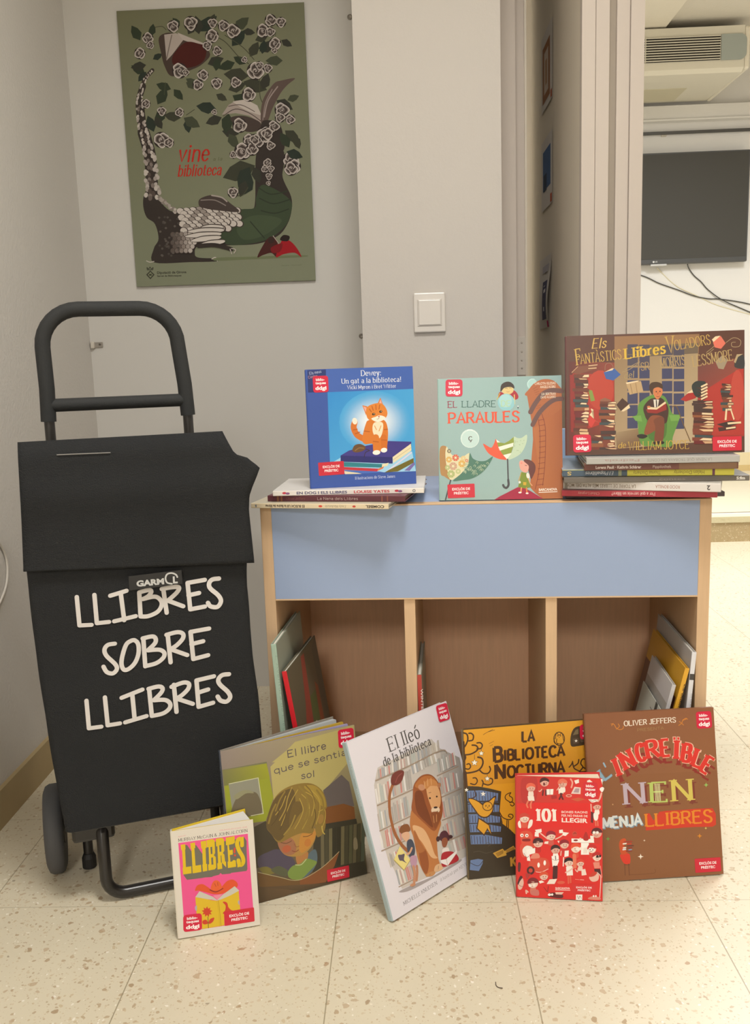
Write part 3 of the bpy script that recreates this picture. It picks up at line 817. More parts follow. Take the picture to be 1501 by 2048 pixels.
P c9a078 2114,437 2333,438 2333,403 2256,398
P 7a3c2a 2006,398 2330,388 2330,336 2006,346
P d9b88c 2105,386 2326,379 2326,345 2177,349
P 7a3c2a 2010,346 2310,337 2310,290 2010,299
P 3f4a4a 2040,298 2328,282 2327,240 2039,256
P 7a3c2a 2000,257 2310,240 2310,188 1999,204
P e0c8a0 2170,243 2306,232 2306,196 2111,209
P 6a2422 2027,203 2317,197 2317,142 2027,147
P c9a078 2161,191 2313,189 2313,150 2201,151
B 2f3430 1995,1081 2056,1162 2156,1167 2216,1133 2176,947 2055,921
P e0c8a0 2136,1085 2236,1132 2248,1106 2148,1059
P 4a2c24 2055,1068 2144,1057 2236,1099 2216,1079 2144,1032
P e0c8a0 2136,1035 2236,1082 2248,1056 2148,1009
P 4a2c24 2055,1018 2144,1007 2236,1049 2216,1029 2144,982
P e0c8a0 2136,985 2236,1032 2248,1006 2148,959
P 4a2c24 2055,968 2144,957 2236,999 2216,979 2143,932
P e0c8a0 2135,934 2236,982 2248,956 2147,909
P 4a2c24 2055,917 2143,907 2236,949 2216,929 2143,882
P e0c8a0 2135,884 2236,932 2247,906 2147,859
P 4a2c24 2055,867 2143,857 2235,899 2215,879 2143,832
P 4a2a22 2466,1120 2604,1107 2604,1072 2466,1085
P c9a078 2519,1109 2600,1099 2600,1081 2568,1088
P 7a3c2a 2475,1084 2618,1081 2618,1037 2475,1040
P c9a078 2518,1074 2614,1073 2614,1046 2547,1045
P 5a2e22 2450,1042 2604,1038 2604,1004 2450,1008
P e0c8a0 2552,1028 2600,1030 2600,1013 2501,1014
P 3f4a4a 2445,1008 2597,996 2597,959 2445,971
P 45302a 2453,970 2585,957 2585,916 2453,929
P 45302a 2462,934 2641,926 2641,891 2462,898
P 6a3a28 2466,898 2621,896 2621,861 2466,862
P c9a078 2567,885 2617,888 2617,869 2533,867
P 7a3c2a 2481,861 2620,855 2620,808 2480,814
P d9b88c 2580,849 2616,847 2616,816 2581,817
P 3f4a4a 2447,815 2650,807 2650,762 2447,770
P c9a078 2566,801 2646,799 2646,771 2554,774
P 8a5030 2449,770 2616,767 2616,722 2449,724
P e0c8a0 2565,757 2612,759 2612,730 2581,727
P 3f4a4a 2476,723 2625,719 2625,669 2476,673
P d9b88c 2558,711 2621,711 2621,678 2553,679
P e0c8a0 2525,707 2552,706 2540,524 2509,525
P e0c8a0 2592,705 2611,712 2666,536 2646,524
P 3a2a26 2384,459 2611,513 2777,476 2532,402
P e0c8a0 2552,484 2764,497 2767,466 2562,453
P 4a2c28 2404,406 2689,428 2685,376 2423,343
P e0c8a0 2532,402 2680,418 2680,391 2532,375
S a8906a 8 2534,1776 2651,1849 2758,1801 2739,1710 2632,1707 2622,1770 2680,1776
S 9a845c 10 2227,1627 2307,1688 2347,1726
S 9a845c 10 2257,1608 2337,1675
S 8a6a50 9 618,1388 630,1485 705,1502 748,1435 694,1410
S a08a64 9 897,1351 1025,1398 1173,1507 1046,1450 940,1392
T script c9a452 404,1755 638,1762 155 Els
T disp bf9a4c 156,1496 889,1566 161 FANTÀSTICS
T disp c4a04e 156,1483 240,1492 266 F
T black d2ac3c 930,1563 1593,1639 166 Llibres
T disp bd9a52 1605,1636 1728,1649 269 V
T disp bd9a52 1733,1679 2301,1758 159 OLADORS
T script a08a5c 921,1238 1087,1263 98 del
T disp b0925a 1193,1364 1364,1380 127 SR.
T disp a88e5e 1509,1389 1903,1442 160 MORRIS
T disp b09460 2016,1402 2650,1488 175 LESSMORE
T script c4a048 818,101 947,111 91 de
T disp c4a048 983,67 1955,73 138 WILLIAM JOYCE
K sticker 91,336 384,340 388,51 96,44
K label 2318,257 2771,260 2775,32 2321,26
#llibres
P d9d1c4 0,1730 1290,1730 1290,0 0,0
P e6538e 91,1528 1192,1510 1196,74 93,98
P 6c685a 199,1482 228,1471 296,1345 308,1392 345,1454 368,1450 453,1296 464,1368 581,1424 608,1469 896,1438 1130,1466 1165,1398 1154,1238 1146,939 1129,911 885,919 872,909 739,918 717,944 691,920 594,911 575,902 475,912 403,912 185,920 138,1004
P d8b61c 126,1493 197,1494 196,1409 130,1405
P d8b61c 142,1417 189,1420 183,1113 138,1114
P d8b61c 130,1127 266,1127 263,1014 130,1015
P d8b61c 277,1497 350,1498 349,1408 278,1406
P d8b61c 288,1419 335,1420 334,1114 284,1115
P d8b61c 282,1125 420,1126 419,1010 279,1010
P d8b61c 440,1499 529,1501 526,1383 442,1384
P d8b61c 457,1388 509,1391 500,1112 448,1113
P d8b61c 441,1126 515,1127 512,1014 441,1011
P d8b61c 534,1505 635,1510 659,1480 653,1278 631,1244 658,1215 656,1043 628,1018 529,1014 531,1112 548,1115 557,1391 533,1388
P d8b61c 678,1506 779,1508 809,1479 801,1292 774,1259 797,1231 801,1118 815,1114 812,1018 758,1014 748,1020 750,1225 738,1227 735,1110 750,1108 748,1009 673,1008 675,1108 689,1111 696,1382 677,1382
P d8b61c 837,1499 979,1503 976,1399 947,1381 922,1379 879,1376 883,1289 934,1289 931,1210 883,1210 885,1099 909,1101 937,1122 971,1107 969,1005 837,1006 839,1106 852,1110 855,1376 833,1376
P 6c685a 586,1386 614,1388 611,1272 585,1271
P 6c685a 586,1214 615,1216 614,1099 583,1099
P 6c685a 725,1392 757,1392 754,1287 725,1286
S d8b61c 62 1087,1335 1089,1409 1058,1449 1023,1426 1010,1359 1036,1256 1084,1149 1088,1061 1053,1021 1021,1053 1014,1103
P d8b61c 1089,1472 1123,1477 1117,1316 1085,1313
P d8b61c 991,1132 1027,1132 1027,993 990,992
S d8442a 27 966,1304 960,1242
E d8442a 964,1192 17,-3 -1,-17
B d9522a 298,727 336,803 420,813 488,762 545,710 580,698 688,692 739,739 816,800 907,804 972,737 959,671 866,649 718,606 575,625 464,674 354,718
B de6030 547,716 588,820 649,837 700,789 718,699 638,669
S 8a2c24 17 532,700 625,653 736,690
S 9a3420 7 610,791 630,738
S 9a3420 7 659,802 661,746
P e68aa0 573,600 718,600 640,521
P c6c1b2 295,624 366,707 572,582 634,518 717,585 924,696 992,613 972,591 688,516 627,510 545,541 323,604
P d8b428 295,624 451,570 550,530 627,507 688,514 861,563 983,611 987,305 727,289 719,92 371,93 295,367
S b89420 10 651,507 661,301 665,90
S c8a424 7 627,505 640,305 641,88
P c8402a 467,446 482,405 520,416 507,377 546,359 511,341 532,302 491,313 484,272 457,306 426,282 426,325 385,328 410,359 379,389 419,393 411,436 447,411
L 6c5a20 10 470,274 465,95
B c8402a 387,227 440,230 463,171 412,161 378,186
B c8402a 472,175 500,231 567,244 545,186 495,158
B c8402a 718,470 757,470 791,439 805,368 868,307 989,302 985,231 720,278 748,335 759,407
B b0a6b0 969,457 986,430 976,381 958,422
B b0a6b0 278,467 309,486 303,402 281,418
T serif 38322c 92,1546 1190,1539 50 MURRAY McCAIN & JOHN ALCORN
T sans dc9a9c 97,1618 214,1623 16 EDICIÓ
T sans dc9a9c 738,1622 1189,1613 17 TRADUCCIÓ DE
K sticker 81,366 375,352 367,81 77,95
K label 728,308 1209,303 1203,72 721,82
#sol
V 8d8078,a89c70,4c4230,5a4a36 0,2680 2400,2680 2400,0 0,0
V b2a56a,b5a96c,b0a468,b8ac6c 858,2320 1330,2580 2375,2653 2303,2118
P b4a76a 824,2249 1294,2588 2377,2663 2393,2181 2008,1859 1683,1583 1042,1679 829,1674
P 757356 3,2368 768,2350 780,2220 11,2129
P 93992c 14,2204 772,2261 829,1711 659,1350 9,1406
V 7a764a,9a9c2c,95982a,6f7040 12,2356 765,2321 797,2061 9,2093
P 8c8b7a 87,2112 589,2109 628,1484 115,1503
B 6c624c 83,1528 111,1701 242,1889 415,1903 564,1830 605,1508 331,1494
B 8f8c6c 157,1890 298,1950 434,1927 498,1865 362,1888 203,1824
L c9c9a4 12 95,2110 597,2107 630,1487 416,1496
P 655c58 1721,1651 2083,1852 2211,1693 2267,1252 1737,1324
P 7c4f2a 1713,1348 2074,1337 2264,1234 2265,1026 1693,1029
P 3f3b2e 1573,1069 2283,1022 2400,0 1373,36 1467,826
P 6a6248 1612,968 1673,967 1619,302 1556,302
P 4e4a36 1687,964 1748,963 1691,296 1628,296
P 70684a 1762,959 1824,958 1764,291 1701,290
P 3a3628 1838,955 1900,954 1838,285 1774,285
P 3a3628 1914,951 1976,950 1911,279 1847,279
P 70684a 1990,946 2053,945 1985,273 1921,273
P 4e4a36 2067,942 2130,941 2059,267 1995,267
P 5c5a40 2144,937 2207,936 2134,261 2069,261
P 6a6248 2222,933 2285,932 2209,255 2144,255
P 4e4a36 2299,928 2363,927 2284,249 2219,249
P 565c4a 2378,923 2442,922 2360,243 2294,243
B 8f8468 2201,675 2257,678 2261,498 2188,499
P 463e2e 450,1295 659,1350 877,977 841,643 423,587
B 524a5a 470,757 641,814 843,813 1087,578 1056,319 736,438 487,570
B 7a7038 471,574 617,568 736,438 573,449
B 5a5c44 675,487 813,533 966,409 890,331
B 5a6a72 1307,554 1479,665 1504,469 1392,295 1213,227
B b07a46 1129,635 1273,684 1352,629 1299,489 1158,458
B 7b9146 964,393 1058,476 1195,482 1305,538 1420,491 1488,422 1324,297 1159,205 984,281
S b8bc86 17 1109,480 1209,461 1304,530
B ae8646 862,998 1105,1007 1496,1033 1514,885 1427,731 1265,626 1093,628 932,704 840,865
B c2883e 1278,998 1514,975 1489,856 1382,725 1235,659 1199,790
B a26e50 859,964 1065,964 1149,802 1099,677 949,700 846,846
E b5603f 976,792 78,8 14,-62
E bf7a3a 1359,810 52,-34 -32,-58
S 5a3c28 10 888,922 987,888 1076,909
S 5a3c28 10 1288,934 1374,921 1457,944
S 8a4a38 14 1072,736 1129,707 1183,724
S 92603a 12 1120,845 1147,786 1199,786
B 8b7237 787,1610 947,1787 1207,1859 1513,1817 1710,1635 1767,1373 1711,1274 1708,1035 1641,898 1535,871 1509,1066 1458,953 1278,998 1102,981 855,930 737,1100 660,1278
B 66532f 777,1594 944,1759 1180,1789 1201,1510 1115,1237 875,960 715,1141 662,1296
B 6f5a30 1168,1536 1294,1543 1331,1404 1228,1300 1085,1136 1068,1285
B a48a3c 1380,1789 1579,1762 1719,1575 1743,1360 1657,1400 1553,1576
S b89c48 13 1404,1688 1518,1584 1533,1430 1473,1258
S b89c48 13 1497,1704 1622,1541 1629,1331 1540,1095
S b89c48 13 1284,1602 1331,1404 1256,1238 1151,1102
S b89c48 13 1328,1668 1435,1510 1421,1271 1287,1068
S b89c48 13 1044,1697 955,1532 837,1414
S b89c48 13 1267,1758 1140,1599 1007,1372 920,1213
S b89c48 13 1606,1300 1717,1310 1710,1144 1634,999
S 8f7838 32 856,1593 773,1466 705,1303
S 8f7838 25 1035,1775 932,1649 845,1485
S ab9048 18 1166,1821 1074,1652 1019,1480 896,1309
S 7d6632 19 1418,1800 1510,1663 1556,1462
S 8f7838 33 1292,1810 1399,1651 1423,1419 1342,1217
S 8f7838 33 1605,1679 1691,1505 1699,1314
S 8f7838 18 1435,1378 1394,1204 1285,1050
S 9c8440 25 1179,1330 1089,1171 953,1045
S 8f7838 25 1551,1425 1525,1245 1432,1086
S 5a4828 14 924,1577 867,1371 752,1255
S 5a4828 14 1064,1561 1003,1337 896,1148
S 5a4828 14 1540,1353 1538,1205 1461,1042
S c0a850 18 1639,1034 1644,942 1676,889
E a07c40 1631,1164 47,-21 -27,-80
P 6f5230 433,519 792,341 1158,196 1120,25 705,131 443,259
P 83512e 1158,196 1568,315 1916,520 1812,302 1613,36 1136,20
S b3a880 10 449,515 793,349 1143,205 1568,315 1910,518
V 5c4a34,6a5238,4a3e2c,54442f 443,259 1662,23 2400,0 0,0
V 5c4a34,6a5238,5a4832,54442f 397,287 1120,25 852,-13 0,0
T handb 453e52 1138,2346 1850,2362 118 El llibre
T handb 453e52 877,2115 2215,2182 107 que se sentia
T handb 453e52 1343,1930 1597,1922 107 sol
K sticker 2082,2646 2377,2639 2369,2316 2074,2324
K label 1667,255 2077,235 2053,30 1641,42
#lleo
P dcd7dd 0,2940 2450,2940 2450,0 0,0
V d0cac8,c4bcb8,a8a098,c6beb4 489,2336 1848,2419 2127,1167 352,1310
P c6beb6 496,2353 1152,2385 1848,2419 1991,2203 2257,1990 2349,1788 2299,1211 2020,286 1165,307 340,376 279,734 213,891 197,1405 327,2113
V b4aea8,9c958e,a8a09a,b8b0a8 1991,2203 2400,1901 2254,399 1571,460
P a8a29c 455,2178 487,2177 520,2320 489,2320
P c88a82 495,2177 526,2177 560,2318 528,2319
P a3a5a8 534,2177 566,2176 605,2330 573,2331
P a3a5a8 574,2176 606,2175 638,2312 606,2313
P e0dcd8 614,2175 646,2175 691,2343 659,2344
P c0bab3 654,2174 687,2174 719,2311 686,2311
P c88a82 695,2174 727,2173 758,2306 725,2307
P c0bab3 735,2173 768,2172 803,2316 770,2316
P dcd6cc 776,2172 808,2172 850,2333 818,2333
P a3a5a8 816,2172 849,2171 897,2346 864,2346
P a3a5a8 857,2171 890,2170 926,2315 893,2316
P a8a29c 898,2170 931,2169 971,2323 938,2323
P dcd6cc 939,2169 973,2169 1006,2308 973,2308
P bea29a 981,2169 1014,2168 1055,2326 1022,2326
P dcd6cc 1022,2168 1056,2167 1091,2311 1058,2311
P bea29a 1057,2149 1096,2150 1121,2307 1081,2306
P b6ada4 1106,2150 1145,2151 1166,2298 1127,2297
P e0dcd8 1155,2151 1195,2152 1222,2313 1182,2312
P aea8a2 1205,2152 1244,2152 1271,2313 1231,2312
P b3b8b2 1254,2153 1294,2153 1328,2331 1288,2330
P b3b8b2 1304,2153 1345,2154 1376,2325 1335,2324
P c0bab3 1355,2154 1395,2155 1428,2329 1387,2328
P a3a5a8 1405,2155 1446,2156 1487,2350 1446,2349
P c0bab3 1456,2156 1496,2157 1525,2321 1484,2320
P a3a5a8 1507,2157 1547,2158 1574,2317 1533,2316
P a8a29c 1558,2158 1599,2159 1635,2339 1593,2338
P a3a5a8 1609,2159 1650,2160 1679,2322 1637,2321
P aea8a2 1661,2160 1702,2161 1734,2331 1692,2330
P c0bab3 1712,2161 1754,2162 1782,2323 1741,2322
P c4baac 1764,2162 1806,2162 1844,2347 1802,2346
P c4baac 1817,2163 1859,2163 1890,2332 1848,2331
P dcd6cc 1869,2164 1911,2164 1940,2326 1898,2325
P b6ada4 1922,2164 1964,2165 2004,2353 1962,2352
P e0dcd8 290,1814 326,1813 359,2048 323,2049
P dcd6cc 335,1812 371,1811 430,2112 393,2113
P b3b8b2 380,1811 417,1810 470,2097 433,2097
P b3b8b2 426,1810 462,1809 501,2057 464,2058
P dcd6cc 471,1808 508,1807 548,2059 511,2060
P bea29a 517,1807 554,1806 590,2047 553,2047
P c88a82 563,1806 600,1805 647,2074 610,2075
P e0dcd8 609,1804 646,1803 706,2102 668,2103
P a3a5a8 655,1803 693,1802 739,2067 701,2067
P bea29a 702,1802 739,1801 776,2040 738,2040
P c4baac 749,1800 786,1799 825,2045 788,2046
P c0bab3 796,1799 833,1798 870,2038 832,2038
P c88a82 843,1798 881,1797 945,2105 907,2105
P c0bab3 890,1796 928,1795 976,2063 938,2063
P e0dcd8 938,1795 976,1794 1017,2045 979,2045
P aea8a2 985,1794 1024,1793 1087,2097 1048,2097
P a8a29c 1033,1792 1072,1791 1131,2084 1092,2084
P aea8a2 1081,1791 1120,1790 1186,2098 1147,2098
P a3a5a8 1214,1995 1256,1996 1260,2142 1219,2141
P e0dcd8 1266,1996 1307,1998 1325,2175 1283,2173
P a3a5a8 1318,1998 1359,1999 1362,2139 1320,2138
P aea8a2 1370,2000 1412,2001 1426,2170 1384,2168
P e0dcd8 1422,2001 1464,2003 1483,2183 1441,2181
P c0bab3 1475,2003 1517,2004 1522,2151 1480,2149
P a8a29c 1528,2005 1570,2006 1574,2149 1531,2148
P a8a29c 1581,2006 1624,2007 1632,2163 1589,2161
P b3b8b2 1634,2008 1677,2009 1689,2173 1646,2172
P dcd6cc 1688,2009 1731,2011 1740,2168 1697,2166
P c4baac 1742,2011 1785,2012 1802,2188 1759,2187
P e0dcd8 1796,2013 1839,2014 1844,2160 1800,2158
P b6ada4 200,1414 232,1413 266,1661 234,1661
P b3b8b2 240,1413 271,1412 326,1713 294,1713
P e0dcd8 279,1412 311,1412 349,1670 317,1670
P c4baac 319,1412 350,1411 381,1648 349,1648
P a3a5a8 358,1411 390,1410 427,1664 395,1664
P c0bab3 398,1410 430,1410 482,1701 449,1701
P e0dcd8 438,1409 470,1409 511,1672 479,1673
P c0bab3 478,1409 510,1408 543,1649 510,1650
P a8a29c 518,1408 551,1407 589,1663 556,1663
P aea8a2 559,1407 591,1407 648,1710 616,1710
P aea8a2 599,1406 632,1406 674,1670 641,1671
P bea29a 640,1406 672,1405 732,1714 699,1714
P aea8a2 681,1405 713,1404 747,1646 714,1647
P dcd6cc 722,1404 755,1404 814,1711 781,1711
P bea29a 763,1403 796,1403 828,1643 795,1643
P a3a5a8 804,1403 837,1402 898,1710 864,1710
P a8a29c 845,1402 879,1401 940,1712 907,1712
P b3b8b2 887,1401 920,1401 955,1643 921,1644
P e0dcd8 148,1112 178,1110 197,1323 166,1325
P c4baac 185,1110 216,1108 255,1374 225,1376
P c4baac 223,1107 254,1105 290,1362 259,1363
P c88a82 261,1105 292,1103 329,1361 298,1363
P c88a82 299,1102 330,1100 370,1366 339,1368
P dcd6cc 338,1100 368,1098 386,1306 355,1308
P c88a82 376,1097 407,1095 445,1355 414,1357
P aea8a2 415,1095 446,1093 479,1339 447,1341
P e0dcd8 453,1092 484,1090 524,1353 493,1355
P bea29a 492,1089 523,1087 551,1319 519,1321
P b3b8b2 531,1087 562,1085 583,1299 551,1301
P c88a82 570,1084 602,1082 630,1317 599,1319
P a8a29c 609,1082 641,1079 666,1306 634,1307
P e0dcd8 649,1079 680,1077 716,1329 684,1331
P aea8a2 688,1076 720,1074 754,1320 722,1322
P c4baac 219,776 248,778 242,958 213,956
P a8a29c 255,779 284,780 292,996 263,994
P a8a29c 291,781 320,782 316,968 287,966
P c4baac 327,783 356,785 351,968 322,966
P e0dcd8 363,785 392,787 393,984 364,982
P c88a82 399,787 429,789 424,971 394,969
P bea29a 436,790 465,791 465,985 436,983
P b3b8b2 472,792 502,794 511,1012 482,1009
P a3a5a8 296,458 330,455 337,697 303,699
P dcd6cc 339,455 372,452 380,694 346,697
P bea29a 381,451 415,449 412,665 378,667
P dcd6cc 424,448 458,445 454,661 420,663
P b3b8b2 466,445 501,442 508,685 474,687
P c88a82 509,442 544,439 544,665 510,667
P c88a82 552,438 587,436 583,651 549,653
P bea29a 596,435 630,432 628,650 593,652
P a8a29c 639,431 674,429 669,642 634,644
P b3b8b2 683,428 718,425 718,651 683,653
P b3b8b2 1796,1822 1827,1822 1867,2048 1836,2049
P a8a29c 1835,1822 1866,1821 1910,2057 1879,2057
P c0bab3 1874,1821 1905,1820 1949,2057 1918,2057
P e0dcd8 1913,1820 1944,1820 1974,2023 1942,2023
P b3b8b2 1952,1820 1983,1819 2034,2070 2003,2070
P aea8a2 1991,1819 2022,1818 2073,2067 2041,2068
P dcd6cc 2030,1818 2062,1818 2091,2018 2059,2019
P c0bab3 2070,1818 2102,1817 2136,2030 2104,2030
P bea29a 2110,1817 2141,1816 2175,2027 2143,2027
P a8a29c 2149,1816 2181,1816 2215,2027 2183,2027
P c88a82 2189,1816 2221,1815 2260,2037 2228,2038
P dcd6cc 2229,1815 2261,1815 2303,2042 2270,2042
P a3a5a8 1697,1462 1730,1460 1781,1736 1748,1737
P a8a29c 1739,1459 1772,1457 1828,1745 1794,1747
P bea29a 1780,1457 1813,1455 1861,1722 1827,1724
P c0bab3 1822,1454 1855,1452 1894,1701 1860,1702
P c88a82 1864,1452 1897,1450 1937,1700 1903,1702
P dcd6cc 1905,1449 1939,1447 1969,1676 1936,1677
P a3a5a8 1948,1447 1981,1445 2012,1673 1978,1675
P c0bab3 1990,1444 2024,1442 2081,1731 2047,1733
P c4baac 2032,1442 2066,1440 2121,1723 2087,1724
P c88a82 2075,1439 2109,1437 2160,1711 2126,1713
P a8a29c 2117,1437 2152,1435 2201,1705 2167,1706
P e0dcd8 2160,1434 2195,1432 2232,1674 2197,1675
P a8a29c 2203,1432 2238,1430 2286,1696 2251,1697
P c4baac 1601,1078 1635,1075 1668,1323 1635,1325
P c88a82 1643,1074 1676,1072 1718,1337 1684,1339
P a8a29c 1685,1071 1718,1068 1760,1332 1726,1335
P c4baac 1727,1067 1761,1065 1802,1330 1768,1333
P c4baac 1769,1064 1803,1061 1846,1330 1812,1332
P a3a5a8 1811,1060 1845,1058 1898,1347 1864,1349
P c0bab3 1854,1057 1888,1054 1920,1298 1886,1300
P bea29a 1896,1053 1931,1051 1964,1295 1929,1298
P c4baac 1939,1050 1974,1047 2024,1330 1989,1333
P aea8a2 1982,1046 2017,1044 2053,1296 2019,1298
P c4baac 2025,1043 2060,1040 2104,1308 2069,1311
P b3b8b2 2068,1039 2103,1036 2150,1311 2115,1313
P c4baac 2112,1036 2147,1033 2201,1322 2165,1325
P c4baac 1490,728 1528,725 1570,1002 1532,1005
P a8a29c 1537,724 1575,721 1594,948 1557,950
P aea8a2 1584,721 1622,717 1650,963 1612,966
P c88a82 1631,717 1669,714 1699,964 1661,966
P c0bab3 1678,713 1716,710 1737,939 1699,941
P a3a5a8 1726,709 1764,706 1797,963 1759,965
P c4baac 1773,705 1811,702 1853,976 1814,979
P bea29a 1821,701 1859,698 1880,925 1841,928
P b6ada4 1869,697 1908,694 1953,977 1915,980
P aea8a2 1917,693 1956,690 1980,924 1941,927
P b6ada4 1966,689 2004,686 2032,928 1993,931
P a8a29c 2014,685 2053,682 2077,917 2038,920
P e0dcd8 2063,681 2102,678 2125,909 2085,912
P b3b8b2 1571,460 1621,454 1625,658 1576,663
P c0bab3 1633,453 1683,448 1678,630 1628,635
P e0dcd8 1695,446 1745,441 1755,656 1705,661
P bea29a 1758,440 1808,434 1804,619 1754,624
P c4baac 1821,433 1871,428 1881,641 1830,646
P bea29a 1884,426 1935,421 1926,595 1875,600
P c88a82 1948,420 1999,414 2003,618 1952,623
P b3b8b2 2012,413 2063,407 2067,609 2015,614
S a08c7a 19 376,2175 1060,2158 1975,2165 2115,2078
S a08c7a 19 280,1788 1119,1763
S a08c7a 18 194,1397 918,1375
S a08c7a 18 127,1092 718,1049
S a08c7a 21 1751,1785 2310,1769
S a08c7a 20 1678,1417 2243,1388
S a08c7a 20 1590,1052 2139,997
S a08c7a 20 1491,698 2125,642
S a08c7a 18 287,434 720,409
B a49c9c 258,363 537,351 943,300 1212,288 1730,299 1740,256 1198,255 510,284
S 9c6038 59 652,887 557,1042 487,1260 489,1529 542,1744 620,1895 734,2004
B 74372f 683,2022 750,2139 900,2164 1015,2126 1008,2063 902,1968 765,1960
S 94504a 13 780,1999 863,2072 968,2097
B ba7844 984,1470 1087,1354 1269,1129 1363,955 1516,1079 1542,1009 1364,815 1278,534 1256,387 1048,354 920,343 845,548 833,745 856,1026 850,1242
B dcae80 916,1218 1113,1087 1191,880 1216,616 1259,522 1123,594 1020,867 907,1085
B 96552e 905,852 1048,739 1034,513 924,384 857,544
B a8683a 916,1140 980,901 1024,748 870,769 856,929
B 9a5832 1068,1640 1167,1827 1390,1912 1607,1854 1728,1678 1725,1473 1646,1173 1493,1027 1342,959 1198,1125 1049,1328 977,1472
B 7a4226 1145,1693 1298,1661 1314,1433 1337,1223 1336,1024 1204,1172 1077,1397
B b4713e 1177,1804 1392,1884 1599,1836 1686,1703 1507,1753 1321,1714
E c48e6c 1322,1730 66,-45 -40,-36
E b47a56 1733,1625 38,-19 -27,-36
B dba674 1435,1706 1545,1709 1667,1658 1708,1499 1655,1333 1556,1256 1436,1269 1412,1398 1403,1564
B c88a52 1400,1769 1555,1799 1690,1712 1684,1631 1534,1682 1412,1663
E e6cdb0 1498,1267 101,-29 -16,-55
E 3f2a24 1515,1307 48,-14 -5,-16
E 3a2a20 1445,1496 22,-8 -6,-14
E 3a2a20 1609,1466 20,-7 -6,-14
S 5a4030 7 1451,1588 1503,1578
S 6a4a38 9 1421,1254 1484,1235 1546,1233
B 8a5030 1380,1258 1536,1223 1583,1135 1488,1048 1377,989 1361,1115
S d8a068 11 1411,1197 1390,1084
S d8a068 11 1492,1188 1452,1082
S e0b080 11 1505,1816 1471,1704
S e0b080 11 1584,1799 1561,1694
S e0b080 11 1415,1805 1394,1689
B c08a58 899,356 977,381 1105,360 1119,315 1026,305
B d8b088 1113,347 1161,424 1270,420 1327,359 1278,310
L 6a4a30 6 1007,354 988,330
L 6a4a30 6 1232,396 1206,349
B 86532f 592,1240 676,1306 811,1276 834,1170 762,1158 660,1167
B d8ab8c 625,1180 766,1166 788,1090 708,1023 637,1079
B 454b5a 706,1034 810,1014 830,880 775,767 670,770 655,909
S d0a080 38 759,889 686,840 592,838
B b892a6 670,770 815,733 753,585 663,592
S c28c6c 58 693,599 676,483 620,373
S b88060 50 765,580 735,478 683,385
B c08a68 518,368 621,363 631,322 553,326
P e2d284 326,865 521,1018 662,731 476,634
L b8a860 12 326,865 476,634 662,731
B 5f5360 434,899 505,881 576,863 532,785 568,714 491,782 438,812
B 58323a 1408,799 1486,879 1595,869 1647,789 1633,694 1495,707
E 4a3030 1382,805 44,-16 -18,-41
E 4a3030 1672,730 55,-20 -13,-29
B 96593f 1461,759 1562,761 1589,691 1514,620 1441,648
B e6dcd6 1426,614 1555,584 1550,507 1405,534
B ae3038 1376,545 1568,516 1698,420 1718,304 1504,309 1312,355
P ece6e2 1304,465 1444,430 1734,467 1726,430 1436,316 1310,414
L b8a8a0 9 1447,425 1437,319
T serif 4c4846 841,2508 1616,2522 231 El lleó
T serif 4c4846 629,2325 1811,2331 145 de la biblioteca
T serif 6a6664 289,124 1106,134 60 MICHELLE KNUDSEN
T serif 8a8684 1190,142 2317,147 53 il·lustrat per KEVIN HAWKES
K sticker 2157,2930 2451,2908 2413,2613 2123,2629
#nocturna
P da9a28 0,2660 2450,2660 2450,0 0,0
V e0a02c,dca02e,d4942a,d09028 0,2660 2450,2660 2462,1617 -17,1664
P 40372a -8,1672 223,1643 411,1592 628,1518 586,1164 614,953 759,826 869,702 2444,675 2450,0 0,0 -19,805
P 6a80aa 17,1584 275,1570 572,1489 556,1356 23,1396
S 2f2a22 9 37,1560 41,1408
S 4c3320 9 86,1563 88,1404
S 4c3320 9 135,1552 133,1400
S 2f2a22 9 184,1542 183,1395
S 4c3320 9 233,1547 232,1391
S 4c3320 9 282,1532 289,1386
S 2f2a22 9 332,1541 339,1381
S 4c3320 9 381,1526 386,1377
S 4c3320 9 430,1524 431,1373
S 2f2a22 9 480,1525 482,1368
S 4c3320 9 529,1512 535,1363
P 6a80aa 24,1370 282,1355 581,1273 567,1157 31,1198
S 2f2a22 9 44,1345 45,1211
S 4c3320 9 93,1348 95,1206
S 4c3320 9 142,1341 146,1201
S 2f2a22 9 192,1340 190,1197
S 4c3320 9 241,1322 244,1192
S 4c3320 9 291,1326 295,1187
S 2f2a22 9 340,1315 347,1183
S 4c3320 9 389,1311 392,1178
S 4c3320 9 439,1319 441,1174
S 2f2a22 9 489,1310 496,1169
S 4c3320 9 538,1303 544,1164
P 6a80aa 31,1164 290,1148 592,1065 578,965 38,1008
S 2f2a22 9 51,1149 51,1020
S 4c3320 9 100,1129 102,1015
S 4c3320 9 150,1128 149,1011
S 2f2a22 9 199,1123 208,1005
S 4c3320 9 249,1120 256,1001
S 4c3320 9 299,1126 299,997
S 2f2a22 9 349,1111 355,992
S 4c3320 9 399,1115 399,987
S 4c3320 9 448,1097 451,983
S 2f2a22 9 498,1094 506,977
S 4c3320 9 548,1092 555,973
P 6a80aa 39,990 299,974 603,890 590,799 47,842
S 2f2a22 9 59,972 67,854
S 4c3320 9 109,961 111,850
S 4c3320 9 159,961 164,845
S 2f2a22 9 209,946 213,840
S 4c3320 9 259,953 268,835
S 4c3320 9 309,944 314,830
S 2f2a22 9 359,937 361,826
S 4c3320 9 409,937 410,821
S 4c3320 9 459,931 465,816
S 2f2a22 9 510,929 512,812
S 4c3320 9 560,922 568,806
P 6a80aa 47,790 307,774 614,688 600,579 54,624
S 2f2a22 9 67,771 73,636
S 4c3320 9 117,770 124,631
S 4c3320 9 167,749 170,626
